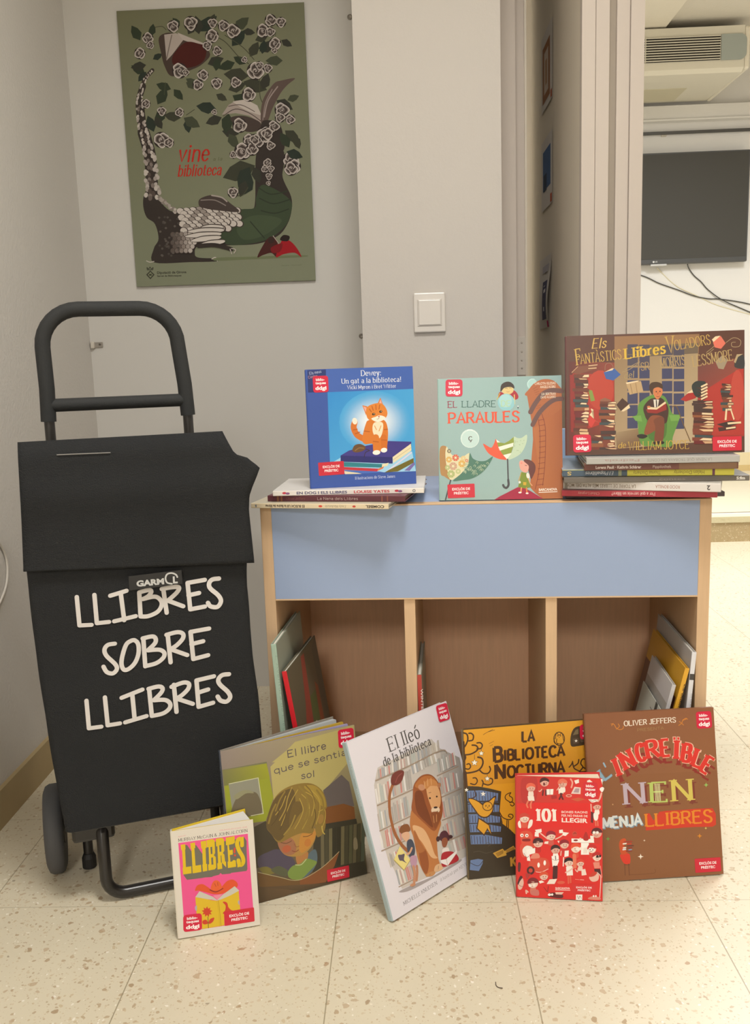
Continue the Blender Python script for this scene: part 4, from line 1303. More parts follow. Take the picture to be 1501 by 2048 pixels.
S 2f2a22 9 217,752 223,621
S 4c3320 9 267,741 269,617
S 4c3320 9 318,742 325,611
S 2f2a22 9 368,734 371,607
S 4c3320 9 419,735 421,602
S 4c3320 9 469,735 471,597
S 2f2a22 9 520,731 521,592
S 4c3320 9 570,717 579,587
S 4e5f7e 9 40,1386 299,1380 566,1330
S 40372a 14 21,1345 297,1337 573,1286
L 4c3320 58 -3,1908 8,1645
L 4c3320 27 -4,2453 -4,1900
S 4c3320 27 -2,2611 56,2581 69,2497 41,2416 -8,2345
S 4c3320 25 85,2462 153,2473 170,2547 133,2591 90,2595
S 4c3320 27 10,2222 109,2227 205,2269 241,2316 209,2369 141,2383
S 4c3320 24 223,2309 292,2312 320,2368 287,2412 228,2414
S 4c3320 29 -4,1900 96,1900 217,1923 287,1976 321,2058 302,2135 235,2162
S 4c3320 24 255,1932 318,1869 403,1861 449,1920 434,1980
S 4c3320 22 0,1981 64,1965 100,2009 77,2058 34,2052
S 4c3320 22 88,1706 164,1682 209,1737 186,1795 135,1800
S 4c3320 22 292,1637 311,1703 292,1747
S 4c3320 22 311,1686 396,1653 469,1681 477,1748 434,1769
S 4c3320 24 -15,2103 18,2167 10,2218
L 4c3320 7 300,2311 299,2269
P 4c3320 299,2281 313,2244 353,2237 322,2214 329,2175 296,2199 261,2181 272,2218 243,2246 283,2246
P f0ece0 299,2269 310,2240 341,2235 317,2216 323,2185 296,2204 269,2190 277,2220 254,2242 286,2242
L 4c3320 7 177,2213 174,2127
P 4c3320 174,2139 191,2094 239,2086 201,2058 210,2011 170,2039 128,2018 141,2063 106,2097 154,2097
P f0ece0 174,2127 187,2090 227,2083 196,2060 203,2021 170,2045 135,2027 146,2065 117,2093 157,2092
L 4c3320 7 390,1857 388,1813
P 4c3320 388,1825 402,1787 442,1781 411,1758 419,1718 385,1742 350,1724 361,1762 331,1790 372,1790
P f0ece0 388,1813 399,1783 431,1778 406,1760 412,1728 385,1747 358,1733 366,1763 343,1786 375,1786
P f0ece0 306,1550 317,1519 350,1513 324,1494 331,1461 303,1481 274,1466 283,1498 258,1521 292,1521
P f0ece0 13,1638 22,1613 48,1609 27,1594 32,1568 11,1583 -12,1572 -5,1597 -24,1615 2,1615
S 4c3320 17 59,1436 164,1469 159,1563 120,1652
B 4c3320 29,1438 111,1439 230,1377 297,1320 359,1374 403,1379 527,1450 486,1277 465,1167 357,1073 223,1108 121,1258
B dca030 45,1423 119,1422 220,1361 304,1293 367,1356 411,1361 508,1421 469,1278 448,1180 354,1096 237,1124 142,1260
E 4c3320 373,1278 93,-9 -3,-86
E dca030 373,1278 80,-7 -3,-72
E 4c3320 344,1286 9,-1 -1,-15
E 4c3320 403,1281 9,-1 -1,-15
P 4c3320 369,1267 385,1265 375,1235
P 4c3320 198,1093 391,957 436,747 357,856 296,749 162,895
P dca030 214,1064 369,945 349,874 290,784 180,904
P dca030 334,936 380,941 419,777 363,873
S 4c3320 9 235,1058 286,1036 378,948
E 4c3320 1699,2364 104,-9 -3,-128
E dca030 1699,2364 87,-7 -2,-111
S 4c3320 12 1630,2369 1653,2468 1701,2428 1750,2461 1772,2358
E 4c3320 1676,2419 9,-1 0,-13
E 4c3320 1725,2416 9,-1 0,-13
P 4c3320 1693,2398 1709,2397 1700,2377
S 4c3320 12 1613,2388 1603,2321 1645,2275 1750,2275
S 4c3320 12 1656,2367 1649,2300 1680,2278
S 4c3320 12 1769,2375 1785,2306
L 4c3320 10 1688,2247 1687,2204
L 4c3320 10 1714,2244 1714,2206
B 463726 1910,2220 1909,2397 1972,2527 2086,2560 2208,2508 2223,2321 2187,2231 2028,2205
P 7a6a4c 1948,2408 2002,2499 2051,2512 2049,2419
P 5a4a38 1940,2344 2048,2355 2057,2258 1959,2250
P f0ece0 2004,2332 2012,2312 2034,2309 2017,2296 2022,2276 2004,2288 1985,2279 1990,2299 1974,2314 1996,2313
P 5a4a38 2075,2358 2180,2367 2170,2275 2086,2265
S 4c3320 23 1864,1841 1909,1888 1918,1913
S 4c3320 22 1928,1938 1952,1816 2039,1757 2056,1721
S 4c3320 23 1952,1850 2024,1895 2042,1962
S 4c3320 23 2057,1756 2111,1820 2076,1891 2113,1965 2183,1950
S 4c3320 23 2111,1820 2198,1778 2252,1825 2271,1900
S 4c3320 23 2056,1739 2269,1737 2411,1794
S 4c3320 16 766,1320 698,1378 709,1446 797,1480 769,1431 820,1384 818,1324 766,1311
S 4c3320 16 774,1302 818,1307 852,1269 816,1238 782,1267
S 4c3320 16 586,1147 643,1046 756,1001 818,1038 811,1083 759,1096 740,1063 778,1042
S 4c3320 16 712,996 698,850
S 4c3320 16 738,985 730,847
S 4c3320 16 601,1076 623,953
P ca9c40 438,428 616,490 650,446 811,524 855,458 675,408 682,365 514,332
L 4c3320 7 490,414 624,459
L 4c3320 7 676,449 810,497
L 4c3320 7 500,397 623,443
L 4c3320 7 683,436 817,484
L 4c3320 7 510,380 623,428
L 4c3320 7 689,423 823,471
L 4c3320 7 520,364 622,412
L 4c3320 7 696,410 830,458
P 6a80aa 35,341 172,352 259,326 247,253 177,133 16,167
S 40372a 9 33,292 167,226 254,305
S 5a5646 7 90,480 195,487 316,440 439,463
S 5a5646 7 304,599 358,629 400,590 355,559
T cut c09038 746,156 838,158 162 K
T cut 4c3320 1018,2369 1265,2362 180 LA
T cut 4c3320 500,2055 654,2056 248 B
T cut 4c3320 679,2060 1801,2054 188 IBLIOTECA
T cut 4c3320 513,1746 692,1744 253 N
T cut 4c3320 738,1754 1792,1754 196 OCTURNA
S 4c3320 7 344,2549 413,2585 517,2627
S 4c3320 7 431,2592 551,2616
S 4c3320 5 440,2383 527,2418
S 4c3320 5 455,2340 508,2361
K sticker 2069,2586 2381,2587 2396,2324 2083,2319
#rao
P d8302c 0,2080 1400,2080 1400,0 0,0
V c43a34,d8302c,d8302c,c23c34 0,2080 1400,2080 1400,1649 8,1615
P dc2a28 284,1636 1203,1660 1202,1241 277,1215
B b83432 81,2011 210,2062 337,2041 332,1709 225,1610 85,1654
B ecd8cc 194,1743 198,1817 235,1833 274,1819 277,1746 233,1730
E dca898 236,1885 72,2 -1,-70
B e0644c 160,1875 172,1942 237,1969 302,1942 310,1894 265,1911 214,1906
S 6a3030 6 221,1847 246,1842 271,1850
E 6a3030 225,1875 7,0 0,-8
E 6a3030 268,1877 7,0 0,-8
P ece0d4 181,1740 286,1743 296,1666 191,1659
S e0785c 26 191,1657 167,1596 183,1549
S e0785c 26 250,1659 231,1598 236,1539
B c23232 420,1845 424,1919 460,1934 500,1921 502,1848 459,1832
L 5a2428 23 438,1846 429,1765
L 5a2428 23 481,1847 483,1766
E dca898 461,1985 71,2 -1,-70
B 4a2024 386,1976 397,2042 462,2069 526,2042 534,1995 490,2012 440,2007
S 6a3030 6 446,1948 471,1943 496,1951
E 6a3030 450,1976 7,0 0,-8
E 6a3030 493,1978 7,0 0,-8
E 6a2428 454,1956 16,0 0,-26
P f0ece6 494,1871 607,1877 599,1783 495,1776
L 8a4a44 6 550,1875 547,1778
S e4bcac 14 416,1866 386,1830 369,1835
P a82c2c 564,1764 657,1779 662,1720 575,1705
B efe4da 716,1836 720,1909 756,1925 794,1911 797,1838 755,1823
E dca898 756,1976 71,2 -1,-69
B e07058 682,1966 693,2032 757,2059 820,2032 828,1985 728,2000 778,1998
S 6a3030 6 720,1938 745,1933 770,1941
E 6a3030 724,1966 7,0 0,-8
E 6a3030 767,1967 7,0 0,-8
P efe4da 687,1886 761,1900 766,1805 691,1797
L 5a2428 26 720,1804 759,1711
L 5a2428 26 743,1805 702,1709
S e4bcac 14 704,1921 663,1861
P e2cdc4 949,1928 1051,1919 1045,1808 892,1809
P b0949a 966,1905 1029,1901 1017,1831 932,1834
P ece4da 944,2033 1018,2059 1023,2000 967,1976
S e4a090 25 888,2055 916,1998 898,1915
E e0a090 857,1773 50,2 0,-26
E c23a34 857,1773 30,1 0,-12
P c85a3c 885,1715 1011,1748 1124,1722 999,1683
P efe6dc 1153,2039 1193,2057 1243,2018 1153,2010
B f0ece6 1355,1905 1394,1941 1428,1918 1394,1853
P efe6dc 1372,2074 1400,2074 1400,1976
P f0e8e0 1169,1724 1327,1729 1316,1682 1226,1673
S 8a5a54 6 1203,1713 1237,1691 1282,1716 1305,1693
S e4b0a0 25 1383,1836 1361,1753 1327,1694
B efe6dc 1274,1480 1277,1548 1310,1563 1346,1551 1349,1483 1310,1468
E dca898 1310,1611 65,2 0,-65
B c2382f 1241,1602 1251,1664 1310,1689 1369,1664 1377,1620 1336,1636 1290,1631
S 6a3030 6 1297,1576 1320,1572 1343,1579
E 6a3030 1300,1602 7,0 0,-8
E 6a3030 1339,1604 7,0 0,-8
P 5a2428 1214,1519 1259,1503 1247,1325 1213,1336
B efeae2 1259,1491 1327,1500 1327,1400 1287,1363 1259,1409
L e0745c 21 1287,1363 1293,1286
L e0745c 21 1321,1364 1327,1287
L e4bcac 16 1214,1643 1220,1525
B d85a48 81,1207 87,1287 126,1305 169,1290 171,1211 124,1193
E e8c8b8 127,1360 78,3 -1,-76
B c8463a 45,1349 58,1422 129,1452 198,1423 206,1371 159,1389 104,1383
S 6a3030 6 111,1320 138,1315 165,1324
E 6a3030 115,1350 7,0 0,-8
E 6a3030 162,1352 7,0 0,-8
B efe4da 19,1278 55,1315 71,1195 30,1205
B efe4da 209,1321 262,1335 248,1238 183,1187
S f0e8de 10 68,1364 115,1360 127,1366 186,1363
B d8523e 57,1109 159,1150 241,1117 263,1021 213,909 95,904 61,1012
E f4efe8 84,1064 28,1 -1,-30
E f4efe8 164,1065 28,1 -1,-30
E 7a2a28 86,1062 11,0 0,-12
E 7a2a28 167,1063 11,0 0,-12
B 8a2422 97,1001 209,1012 215,970 102,963
B d4503e 71,915 273,960 283,839 115,684 57,767
B efe9e2 93,818 154,888 237,879 260,838 199,762 162,698 110,733
P f4f0ea 153,821 301,858 300,772 205,737 221,628 167,631
S 8a5a54 7 116,758 162,686 192,712
P f0e8e0 300,1168 406,1190 411,1136 340,1103
P f0e8e0 300,1132 358,1146 363,1049 293,1058
S e8c0b0 19 393,1111 451,1065 509,1019
B cc5a50 519,927 524,1005 561,1022 602,1008 605,931 560,913
E e8c8b8 562,1076 74,3 -1,-74
B 8f2436 483,1065 496,1135 563,1165 630,1137 638,1087 592,1104 540,1098
S 6a3030 6 547,1037 573,1032 599,1041
E 6a3030 551,1066 7,0 0,-8
E 6a3030 595,1068 7,0 0,-8
S e8c0b0 19 637,1025 707,1064 754,1102
P f0e8e0 697,1184 755,1193 766,1133 696,1130
P f0e8e0 760,1151 858,1143 800,1086 748,1096
P f0e0d4 461,975 520,984 514,935 449,938
P f0e0d4 666,996 701,998 689,955
B c02c2c 304,791 310,871 349,889 391,875 394,795 347,776
E e4bcac 350,946 78,3 -1,-76
B 4a2226 268,934 281,1007 351,1038 420,1009 429,957 319,972 373,971
S 6a3030 6 310,904 337,898 365,908
E 6a3030 314,934 7,0 0,-9
E 6a3030 361,936 7,0 0,-9
B c83a38 740,796 745,872 781,888 820,875 823,800 780,783
E e4bcac 781,941 72,3 -1,-71
B 8f2430 706,930 717,998 782,1027 846,1000 854,952 810,968 760,962
S 6a3030 6 767,903 792,898 817,907
E 6a3030 770,931 7,0 0,-8
E 6a3030 813,933 7,0 0,-8
P f0ece6 786,832 853,841 849,744 779,723
L e4bcac 17 728,823 721,750
L efe6dc 17 768,716 760,569
E c84a3c 950,1129 41,2 0,-48
S 7a2424 9 933,1128 956,1147 973,1130
P f2efe9 898,1048 1275,1053 1281,993 1178,983 1183,785 1051,778 1052,983 897,982
B b02e2c 1087,1045 1116,1154 1145,1161 1178,1049 1133,1017
E 8a2826 966,1020 37,2 0,-16
E e8d0c4 1041,1049 21,1 0,-17
L b8a8a0 5 903,979 1275,991
B c8382f 1265,995 1270,1079 1309,1097 1353,1083 1357,999 1309,980
E dca898 1309,1156 79,3 0,-79
B 5a2428 1226,1144 1238,1219 1310,1251 1381,1221 1390,1167 1278,1184 1333,1182
S 6a3030 6 1270,1112 1297,1107 1325,1116
E 6a3030 1274,1144 7,0 0,-8
E 6a3030 1321,1146 7,0 0,-8
P f0e8e0 1201,1109 1258,1106 1258,1034 1207,1038
E f4efe8 1264,1166 23,1 0,-24
E f4efe8 1317,1168 23,1 0,-24
B d8503c 923,729 927,809 965,827 1007,813 1010,734 965,715
E ecd4c4 966,883 76,4 0,-76
B e0583c 886,871 898,943 966,974 1034,946 1043,894 996,912 943,906
S 6a3030 6 950,842 977,837 1003,846
E 6a3030 954,873 7,0 0,-8
E 6a3030 1000,875 7,0 0,-8
E f0e4da 1000,872 30,1 0,-31
E f0e4da 1052,881 25,1 0,-27
P e8dcd2 1092,895 1149,906 1155,807 1086,798
B d04a3c 1191,744 1195,817 1229,833 1267,820 1270,748 1229,732
E ecd4c4 1229,883 68,3 0,-69
B c2302e 1157,873 1168,938 1229,966 1291,940 1299,894 1202,907 1250,906
S 6a3030 6 1195,846 1219,841 1243,849
E 6a3030 1198,873 7,0 0,-8
E 6a3030 1240,875 7,0 0,-8
E f4efe8 1198,876 25,1 0,-29
E f4efe8 1246,874 25,1 0,-29
E 3a2024 1198,872 9,0 0,-11
E 3a2024 1244,869 9,0 0,-11
B f2efea 594,698 598,774 634,790 674,777 677,702 633,685
L 5a2428 24 612,699 604,615
L 5a2428 24 655,701 658,618
E dca898 635,843 72,3 -1,-72
B 3c2022 559,832 571,900 636,930 701,903 709,854 664,871 614,865
S 6a3030 6 620,805 645,800 671,809
E 6a3030 624,834 7,0 0,-9
E 6a3030 667,836 7,0 0,-9
P f2efea 570,731 686,748 691,651 655,552 585,548
L 4a2426 43 614,550 606,353
L 4a2426 43 649,551 642,367
L 4a2426 12 634,734 639,673
S 8a5a54 6 575,682 633,661 692,682
B d2523f 196,589 269,667 375,697 493,678 538,582 490,482 348,437 206,491
B e08874 221,677 270,759 353,763 375,697 292,674
E f4efe8 356,567 21,1 -1,-44
E f4efe8 457,609 21,1 -1,-44
E 4a2426 224,467 65,3 -1,-74
E c8483a 224,467 33,2 -1,-37
S f0dcd0 8 313,447 395,446 514,507
B 5a2a2a 18,586 59,582 51,446 15,444
B f0e8e0 813,489 817,565 854,582 893,569 896,494 853,476
E e8c8b8 854,635 72,4 -1,-72
B 2f1a1c 778,624 790,692 855,722 919,695 927,646 883,663 833,657
S 6a3030 6 839,597 864,592 890,601
E 6a3030 843,626 7,0 0,-9
E 6a3030 886,628 7,0 0,-9
P f0e8e0 807,560 912,577 920,419 817,407
S e4bcac 22 800,461 853,489 917,541
L d8604a 26 841,402 845,280
L d8604a 26 876,404 881,294
L e07a5c 59 942,761 952,567
B e8c8bc 1005,511 1009,574 1039,588 1072,577 1074,514 1038,500
E e4bcac 1039,632 60,3 0,-60
B d84a38 976,623 985,680 1039,705 1093,682 1100,642 1063,656 1021,650
S 6a3030 6 1027,600 1048,596 1069,604
E 6a3030 1030,624 7,0 0,-8
E 6a3030 1066,626 7,0 0,-8
P ecd8cc 1056,524 1119,539 1142,437 1061,421
S e4bcac 17 1004,546 992,484 958,519
B d86a5a 1270,611 1273,686 1309,702 1348,689 1351,615 1309,598
E ecd4c4 1309,755 71,3 0,-71
B b82c2c 1235,744 1245,811 1309,840 1373,814 1381,766 1337,782 1288,776
S 6a3030 6 1295,717 1319,712 1344,721
E 6a3030 1298,745 7,0 0,-8
E 6a3030 1341,747 7,0 0,-8
E 2a1a1c 1317,761 21,1 0,-24
E 2a1a1c 1360,769 18,1 0,-22
P e08a78 1246,655 1349,660 1360,564 1269,553
P 4a2628 1263,547 1360,552 1383,457 1280,451
B e4b8a8 1182,397 1257,486 1337,454 1326,356 1234,327
B c8402f 1188,409 1246,492 1314,489 1268,426
S f0d8cc 11 1314,489 1366,431 1371,359 1354,65
S e8a898 9 1366,601 1389,408
E e4bcac 442,380 68,4 -1,-68
B d8583c 369,369 381,434 443,463 504,437 512,391 469,407 421,401
S 6a3030 6 427,344 451,339 475,348
E 6a3030 431,371 7,0 0,-9
E 6a3030 472,374 7,0 0,-9
P f0e0d4 535,330 659,343 617,255 487,247
P efe6dc 358,289 405,304 452,276 375,247
P b03a38 140,413 229,412 168,316 144,339
B e0b8a8 16,220 84,324 107,238 69,136 21,133
B 4a2428 5,244 49,359 91,343 47,272 16,208
S 5a3030 6 28,208 58,185 100,181
B d07a68 213,78 219,166 261,186 306,171 309,84 259,63
E e8c8b8 262,247 83,5 -1,-83
B 7a262c 174,233 188,312 263,347 338,316 347,260 229,275 287,274
S 6a3030 6 219,201 249,195 278,206
E 6a3030 224,234 7,0 0,-9
E 6a3030 274,237 7,0 0,-9
E f0e4dc 214,206 26,2 0,-27
E f0e4dc 279,217 26,2 0,-27
S e4bcac 24 176,92 146,115 151,66
B c8746a 224,107 343,139 354,40 235,46
L 3a1c1e 7 439,189 497,111
L 3a1c1e 7 516,212 503,112
B 5a2024 514,75 603,105 744,77 732,14 532,26
E f0e8e0 532,64 26,2 0,-22
E f0e8e0 577,69 19,1 0,-20
P e8c0b0 627,113 768,121 733,76 638,76
E d8604a 723,285 64,4 0,-27
P f0ece4 967,90 1071,96 1068,-2 966,-3
S 3a3030 6 990,73 1013,19 1030,69 1053,28
B d88a78 1164,41 1256,81 1360,59 1354,22 1198,18
E f4efe8 1254,81 12,1 0,-17
E f4efe8 1291,83 12,1 0,-17
S e8a898 6 957,354 1026,349
S f0c8bc 8 1038,350 1095,348
T slabw f0e4dc 302,1324 677,1332 198 101
T sansb ecc8c0 736,1475 1161,1485 36 BONES RAONS
T sansb ecc8c0 735,1415 1161,1421 36 PER NO PARAR DE
T sansb f0e4dc 738,1322 1161,1324 69 LLEGIR
T sansb f0dcd4 633,166 869,175 32 BARCANOVA
L f0dcd4 10 633,152 869,158
K stickerb 1089,2014 1325,2013 1320,1738 1083,1740
K labelb 909,271 1293,281 1289,122 904,111
#nen
P 8a5a39 0,2870 2280,2870 2280,0 0,0
V 86563a,8c5a3c,905e3c,885a3c 0,2870 2280,2870 2272,1777 -1,1793
T slabp e8dccb 672,2629 1601,2646 86 OLIVER JEFFERS
T hand a48a58 902,2524 1376,2537 46 PRESENTA
S c67c34 13 447,2678 500,2666 535,2602 597,2572 652,2587 662,2626
S c67c34 13 455,2647 483,2685
S c67c34 13 534,2584 590,2626 573,2672
S c67c34 13 1644,2590 1701,2627 1722,2671 1797,2695
S c67c34 13 1657,2656 1692,2627 1727,2593
S c67c34 13 1723,2680 1779,2705 1806,2685
T slabw 8a3028 496,1645 642,1693 243 I
T slabw 8a3028 680,1756 875,1843 236 N
T slabw 8a3028 913,1890 1052,1914 231 C
T slabw 8a3028 1079,1930 1293,1961 232 R
T slabw 8a3028 1323,1960 1468,1964 225 E
T slabw 8a3028 1514,1915 1636,1901 254 I
T slabw 8a3028 1667,1871 1814,1839 239 B
T slabw 8a3028 1844,1795 1982,1739 239 L
T slabw 8a3028 1983,1704 2094,1628 231 E
T slabwo 6a8494 252,1700 395,1792 207 L
T slabwo e6b9a2 453,1755 600,1802 306 I
T slabwo e6b9a2 637,1866 833,1954 297 N
T slabwo e6b9a2 871,2001 1010,2025 290 C
T slabwo e6b9a2 1037,2041 1251,2073 291 R
T slabwo e6b9a2 1282,2071 1426,2076 283 E
T slabwo e6b9a2 1473,2026 1595,2013 319 I
T slabwo e6b9a2 1626,1983 1773,1950 301 B
T slabwo e6b9a2 1803,1907 1941,1850 300 L
T slabwo e6b9a2 1943,1815 2054,1739 291 E
T slabw 8fb0c2 252,1700 395,1792 207 L
T slabw d6352c 453,1755 600,1802 306 I
T slabw d6352c 637,1866 833,1954 297 N
T slabw d6352c 871,2001 1010,2025 290 C
T slabw d6352c 1037,2041 1251,2073 291 R
T slabw d6352c 1282,2071 1426,2076 283 E
T slabw d6352c 1473,2026 1595,2013 319 I
T slabw d6352c 1626,1983 1773,1950 301 B
T slabw d6352c 1803,1907 1941,1850 300 L
T slabw d6352c 1943,1815 2054,1739 291 E
L 8fb0c2 28 277,2013 306,1950
P e6b9a2 1521,2401 1580,2402 1580,2336 1521,2335
P e6b9a2 1594,2398 1652,2391 1645,2327 1591,2337
P d6352c 1532,2390 1570,2392 1569,2347 1531,2345
P d6352c 1604,2386 1641,2381 1635,2338 1602,2347
T slabn 7c3a2e 628,1228 998,1238 354 N
T slabn 7c3a2e 1090,1243 1398,1239 333 E
T slabn 7c3a2e 1476,1235 1838,1238 363 N
T slabn bcacb8 587,1285 958,1294 355 N
T slabn b4c468 1050,1299 1358,1296 334 E
T slabn cfbd5c 1436,1291 1799,1295 364 N
L e2e8b0 9 1156,1610 1157,1318
L e2e8b0 9 1177,1609 1179,1317
L e2e8b0 9 1199,1608 1200,1315
L e2e8b0 9 1220,1607 1221,1314
L e2e8b0 9 1241,1605 1242,1313
T cut 7d98aa 206,884 921,908 179 MENJA
T cut d6dcda 189,901 905,926 180 MENJA
P cc3c28 951,1109 1035,1112 1100,982 1213,1128 1337,1137 1657,1136 1871,1141 2157,1133 2204,1037 2200,851 2136,817 1835,830 1640,833 1322,827 954,823
T slabp dc8628 947,893 2150,897 211 LLIBRES
P 8fbf62 2068,1580 2077,1548 2109,1536 2076,1527 2063,1497 2054,1528 2023,1540 2056,1549
P efe6da 838,434 849,396 888,381 848,372 834,336 823,373 784,388 823,397
P d88a28 1899,717 1908,684 1942,671 1907,662 1893,630 1884,664 1850,676 1885,685
P 6aa04a 282,760 291,730 322,718 291,710 280,681 270,712 239,723 271,731
P e8d8c0 918,674 923,659 938,653 922,649 916,635 912,650 896,656 912,660
P d8d070 2015,823 2020,805 2038,798 2019,793 2012,776 2007,794 1989,801 2008,805
P d8b080 399,1316 403,1303 416,1298 403,1295 398,1282 394,1295 381,1300 394,1304
B c8542c 468,604 496,685 566,713 597,679 560,615 564,532 533,469 482,505
B d63c2c 475,431 558,451 644,437 648,298 596,269 528,298
B c8542c 475,554 561,533 610,464 506,438
L 6a4030 10 549,280 547,87
L 6a4030 10 618,276 619,82
L 5a3828 8 544,264 630,259
L a83c30 22 564,651 694,650
L efe6da 22 543,619 598,622
L c83c2c 22 607,612 681,614
L 6a3a34 22 614,579 718,579
L efe6da 22 541,550 582,554
L 8a3430 22 613,543 691,544
L d8e0e4 22 534,521 578,525
L 7d98aa 22 638,511 681,515
L 8a3430 22 594,490 680,491
S 74482c 7 615,90 821,85 1063,94 1074,158
K sticker 1955,2804 2233,2810 2236,2514 1963,2513
K label 1785,290 2239,291 2243,51 1778,52
#poster
P 7a7d69 1,6751 4742,6749 4741,2 0,0
V 74745a,777860,82866f,80846e 1,6751 4742,6749 4741,2 0,0
P 353d2f 556,6038 601,6219 505,6331 359,6396 332,6247 373,6108
P 353d2f 840,6126 956,6209 960,6314 913,6414 823,6341 776,6244
P 353d2f 613,5260 559,5421 426,5468 277,5457 328,5328 431,5237
P 3a3a32 660,5453 506,5542 370,5498 260,5401 390,5335 533,5328
P 303830 842,5577 966,5554 1045,5612 1092,5700 989,5713 893,5687
P 303830 650,5291 504,5271 443,5179 428,5068 547,5091 640,5155
P 353d2f 1581,6327 1587,6444 1513,6503 1413,6529 1415,6434 1458,6352
P 3a3a32 1779,6128 1934,6176 1981,6286 1973,6409 1848,6364 1759,6278
P 303830 2059,6184 2331,6177 2472,6326 2534,6523 2312,6517 2121,6428
P 3a3a32 2056,6120 2172,6291 2118,6439 1996,6556 1909,6412 1897,6255
P 3f4034 2341,6271 2485,6342 2510,6458 2479,6577 2365,6512 2293,6414
P 464a3a 2960,6187 3177,6182 3289,6301 3338,6459 3161,6454 3008,6383
P 3a3a32 3166,6149 3255,6044 3369,6042 3477,6088 3399,6169 3295,6211
P 303830 2873,5805 3107,5837 3202,5984 3223,6161 3034,6125 2885,6023
P 3a3a32 3561,5654 3774,5614 3907,5714 3984,5863 3808,5887 3644,5841
P 3f4034 3313,5533 3503,5592 3559,5728 3547,5879 3395,5822 3287,5717
P 3f4034 3468,5915 3619,5859 3731,5917 3809,6018 3683,6056 3556,6042
P 303830 3628,5588 3756,5682 3758,5801 3703,5913 3603,5831 3553,5722
P 3a3a32 4125,5894 4171,5767 4277,5729 4395,5738 4351,5840 4269,5912
P 464a3a 4142,5410 3993,5533 3838,5510 3703,5424 3831,5330 3984,5296
P 3f4034 3259,5081 3060,5278 2832,5262 2622,5153 2795,5000 3012,4934
P 3f4034 3113,4955 3251,4715 3476,4676 3708,4732 3583,4921 3392,5038
P 353d2f 2819,4638 2893,4426 3067,4365 3261,4379 3190,4548 3055,4668
P 3f4034 2721,4771 2924,4696 3075,4775 3180,4911 3010,4964 2840,4944
P 3f4034 2401,4683 2446,4553 2553,4515 2673,4524 2630,4628 2547,4701
P 464a3a 1648,5000 1691,4871 1798,4833 1918,4842 1875,4945 1793,5018
P 353d2f 1254,4849 1170,4999 1029,5023 883,4989 959,4870 1078,4797
P 353d2f 1324,4847 1316,4693 1413,4614 1542,4580 1540,4706 1484,4814
P 3f4034 1460,4153 1338,4301 1179,4302 1027,4238 1134,4123 1279,4064
P 303830 1599,4115 1510,3983 1551,3868 1644,3777 1710,3889 1720,4011
P 464a3a 1531,4151 1597,3954 1758,3897 1939,3910 1874,4068 1750,4179
P 303830 737,3843 816,4020 741,4150 608,4240 553,4093 568,3945
P 353d2f 890,4038 1051,4156 1056,4304 991,4445 865,4342 800,4205
P 353d2f 882,4499 1093,4565 1157,4716 1147,4883 978,4821 857,4703
P 3a3a32 794,4206 757,4053 837,3959 959,3904 981,4030 946,4147
P 303830 2384,4323 2238,4497 2051,4499 1872,4423 2000,4287 2171,4218
P 3a3a32 2514,4121 2327,4190 2188,4117 2090,3991 2246,3942 2404,3960
P 3a3a32 2498,3791 2623,3642 2782,3640 2933,3705 2824,3821 2679,3880
P 464a3a 2671,3720 2628,3533 2728,3417 2877,3349 2903,3504 2858,3648
P 3a3a32 3593,4745 3770,4834 3800,4979 3760,5127 3620,5046 3533,4923
P 3a3a32 3932,4473 4001,4278 4162,4221 4342,4234 4275,4390 4149,4501
P 464a3a 4212,4464 4348,4414 4447,4467 4517,4558 4403,4593 4290,4580
P 3f4034 4115,3743 4147,3537 4296,3454 4476,3438 4439,3605 4335,3735
P 3f4034 4356,3603 4295,3458 4359,3351 4469,3277 4512,3399 4496,3520
P 353d2f 2694,4214 2506,4075 2501,3899 2580,3731 2728,3854 2803,4016
P 353d2f 2925,5416 2740,5484 2602,5412 2505,5288 2660,5241 2816,5258
P 353d2f 3202,5375 3151,5519 3031,5561 2898,5551 2946,5436 3039,5354
P 3a3a32 2228,5405 2413,5336 2551,5408 2648,5532 2493,5579 2337,5562
P 353d2f 2429,5236 2558,5331 2561,5451 2507,5564 2406,5481 2354,5371
P 464a3a 1924,4926 1879,5055 1773,5093 1653,5085 1696,4981 1778,4908
B 4a3d36 1028,6071 1226,6184 1467,6154 1772,6000 2128,5844 2309,5629 2088,5409 1803,5288 1306,5154 1128,5406 1060,5732
P aea29a 1172,6147 1468,6170 1706,6066 1335,5659 1188,5534
S 7a6e68 27 1362,6125 1277,5854 1190,5566
P b6aba3 1504,6185 2149,5908 2144,5811 1633,6004
B 4c211d 1370,5658 1699,5944 2044,5895 2213,5809 2165,5536 1947,5381 1631,5342 1357,5432
S 4a4a3a 17 957,6330 1131,6341 1230,6258
S 4a4a3a 20 2264,6113 2671,5940 3035,5542 3271,5372
S 4a4a3a 20 2712,6067 3149,5764 3414,5465
S 4a4a3a 13 3994,6091 3987,5898
S 4a4a3a 17 1071,4723 1123,5016
S 4a4a3a 17 1605,4214 1822,4339
S 4a4a3a 20 3537,5072 3518,4616 3580,4418
P a3968e 2518,4187 2704,4412 2883,4505 3165,4529 3438,4373 3549,4090 3508,3943 3218,4133 2870,4209
P beb4ac 2813,4490 3164,4522 3438,4373 3533,4123 3222,4232 3016,4336
S 574a46 20 2551,4153 2874,4308 3220,4199 3510,3992
S 574a46 17 2702,4379 3019,4402 3362,4227
B 4a3f3a 2723,4082 3077,4137 3491,3960 3413,3764 3061,3774
B 5f504a 3509,3959 3583,4483 3878,4867 4090,4941 4432,4980 4225,4823 4043,4633 3820,4279 3667,3955
S 9a8c86 31 3602,4088 3723,4479 3980,4798
S 8a7c76 27 3564,4024 3650,4416 3838,4737
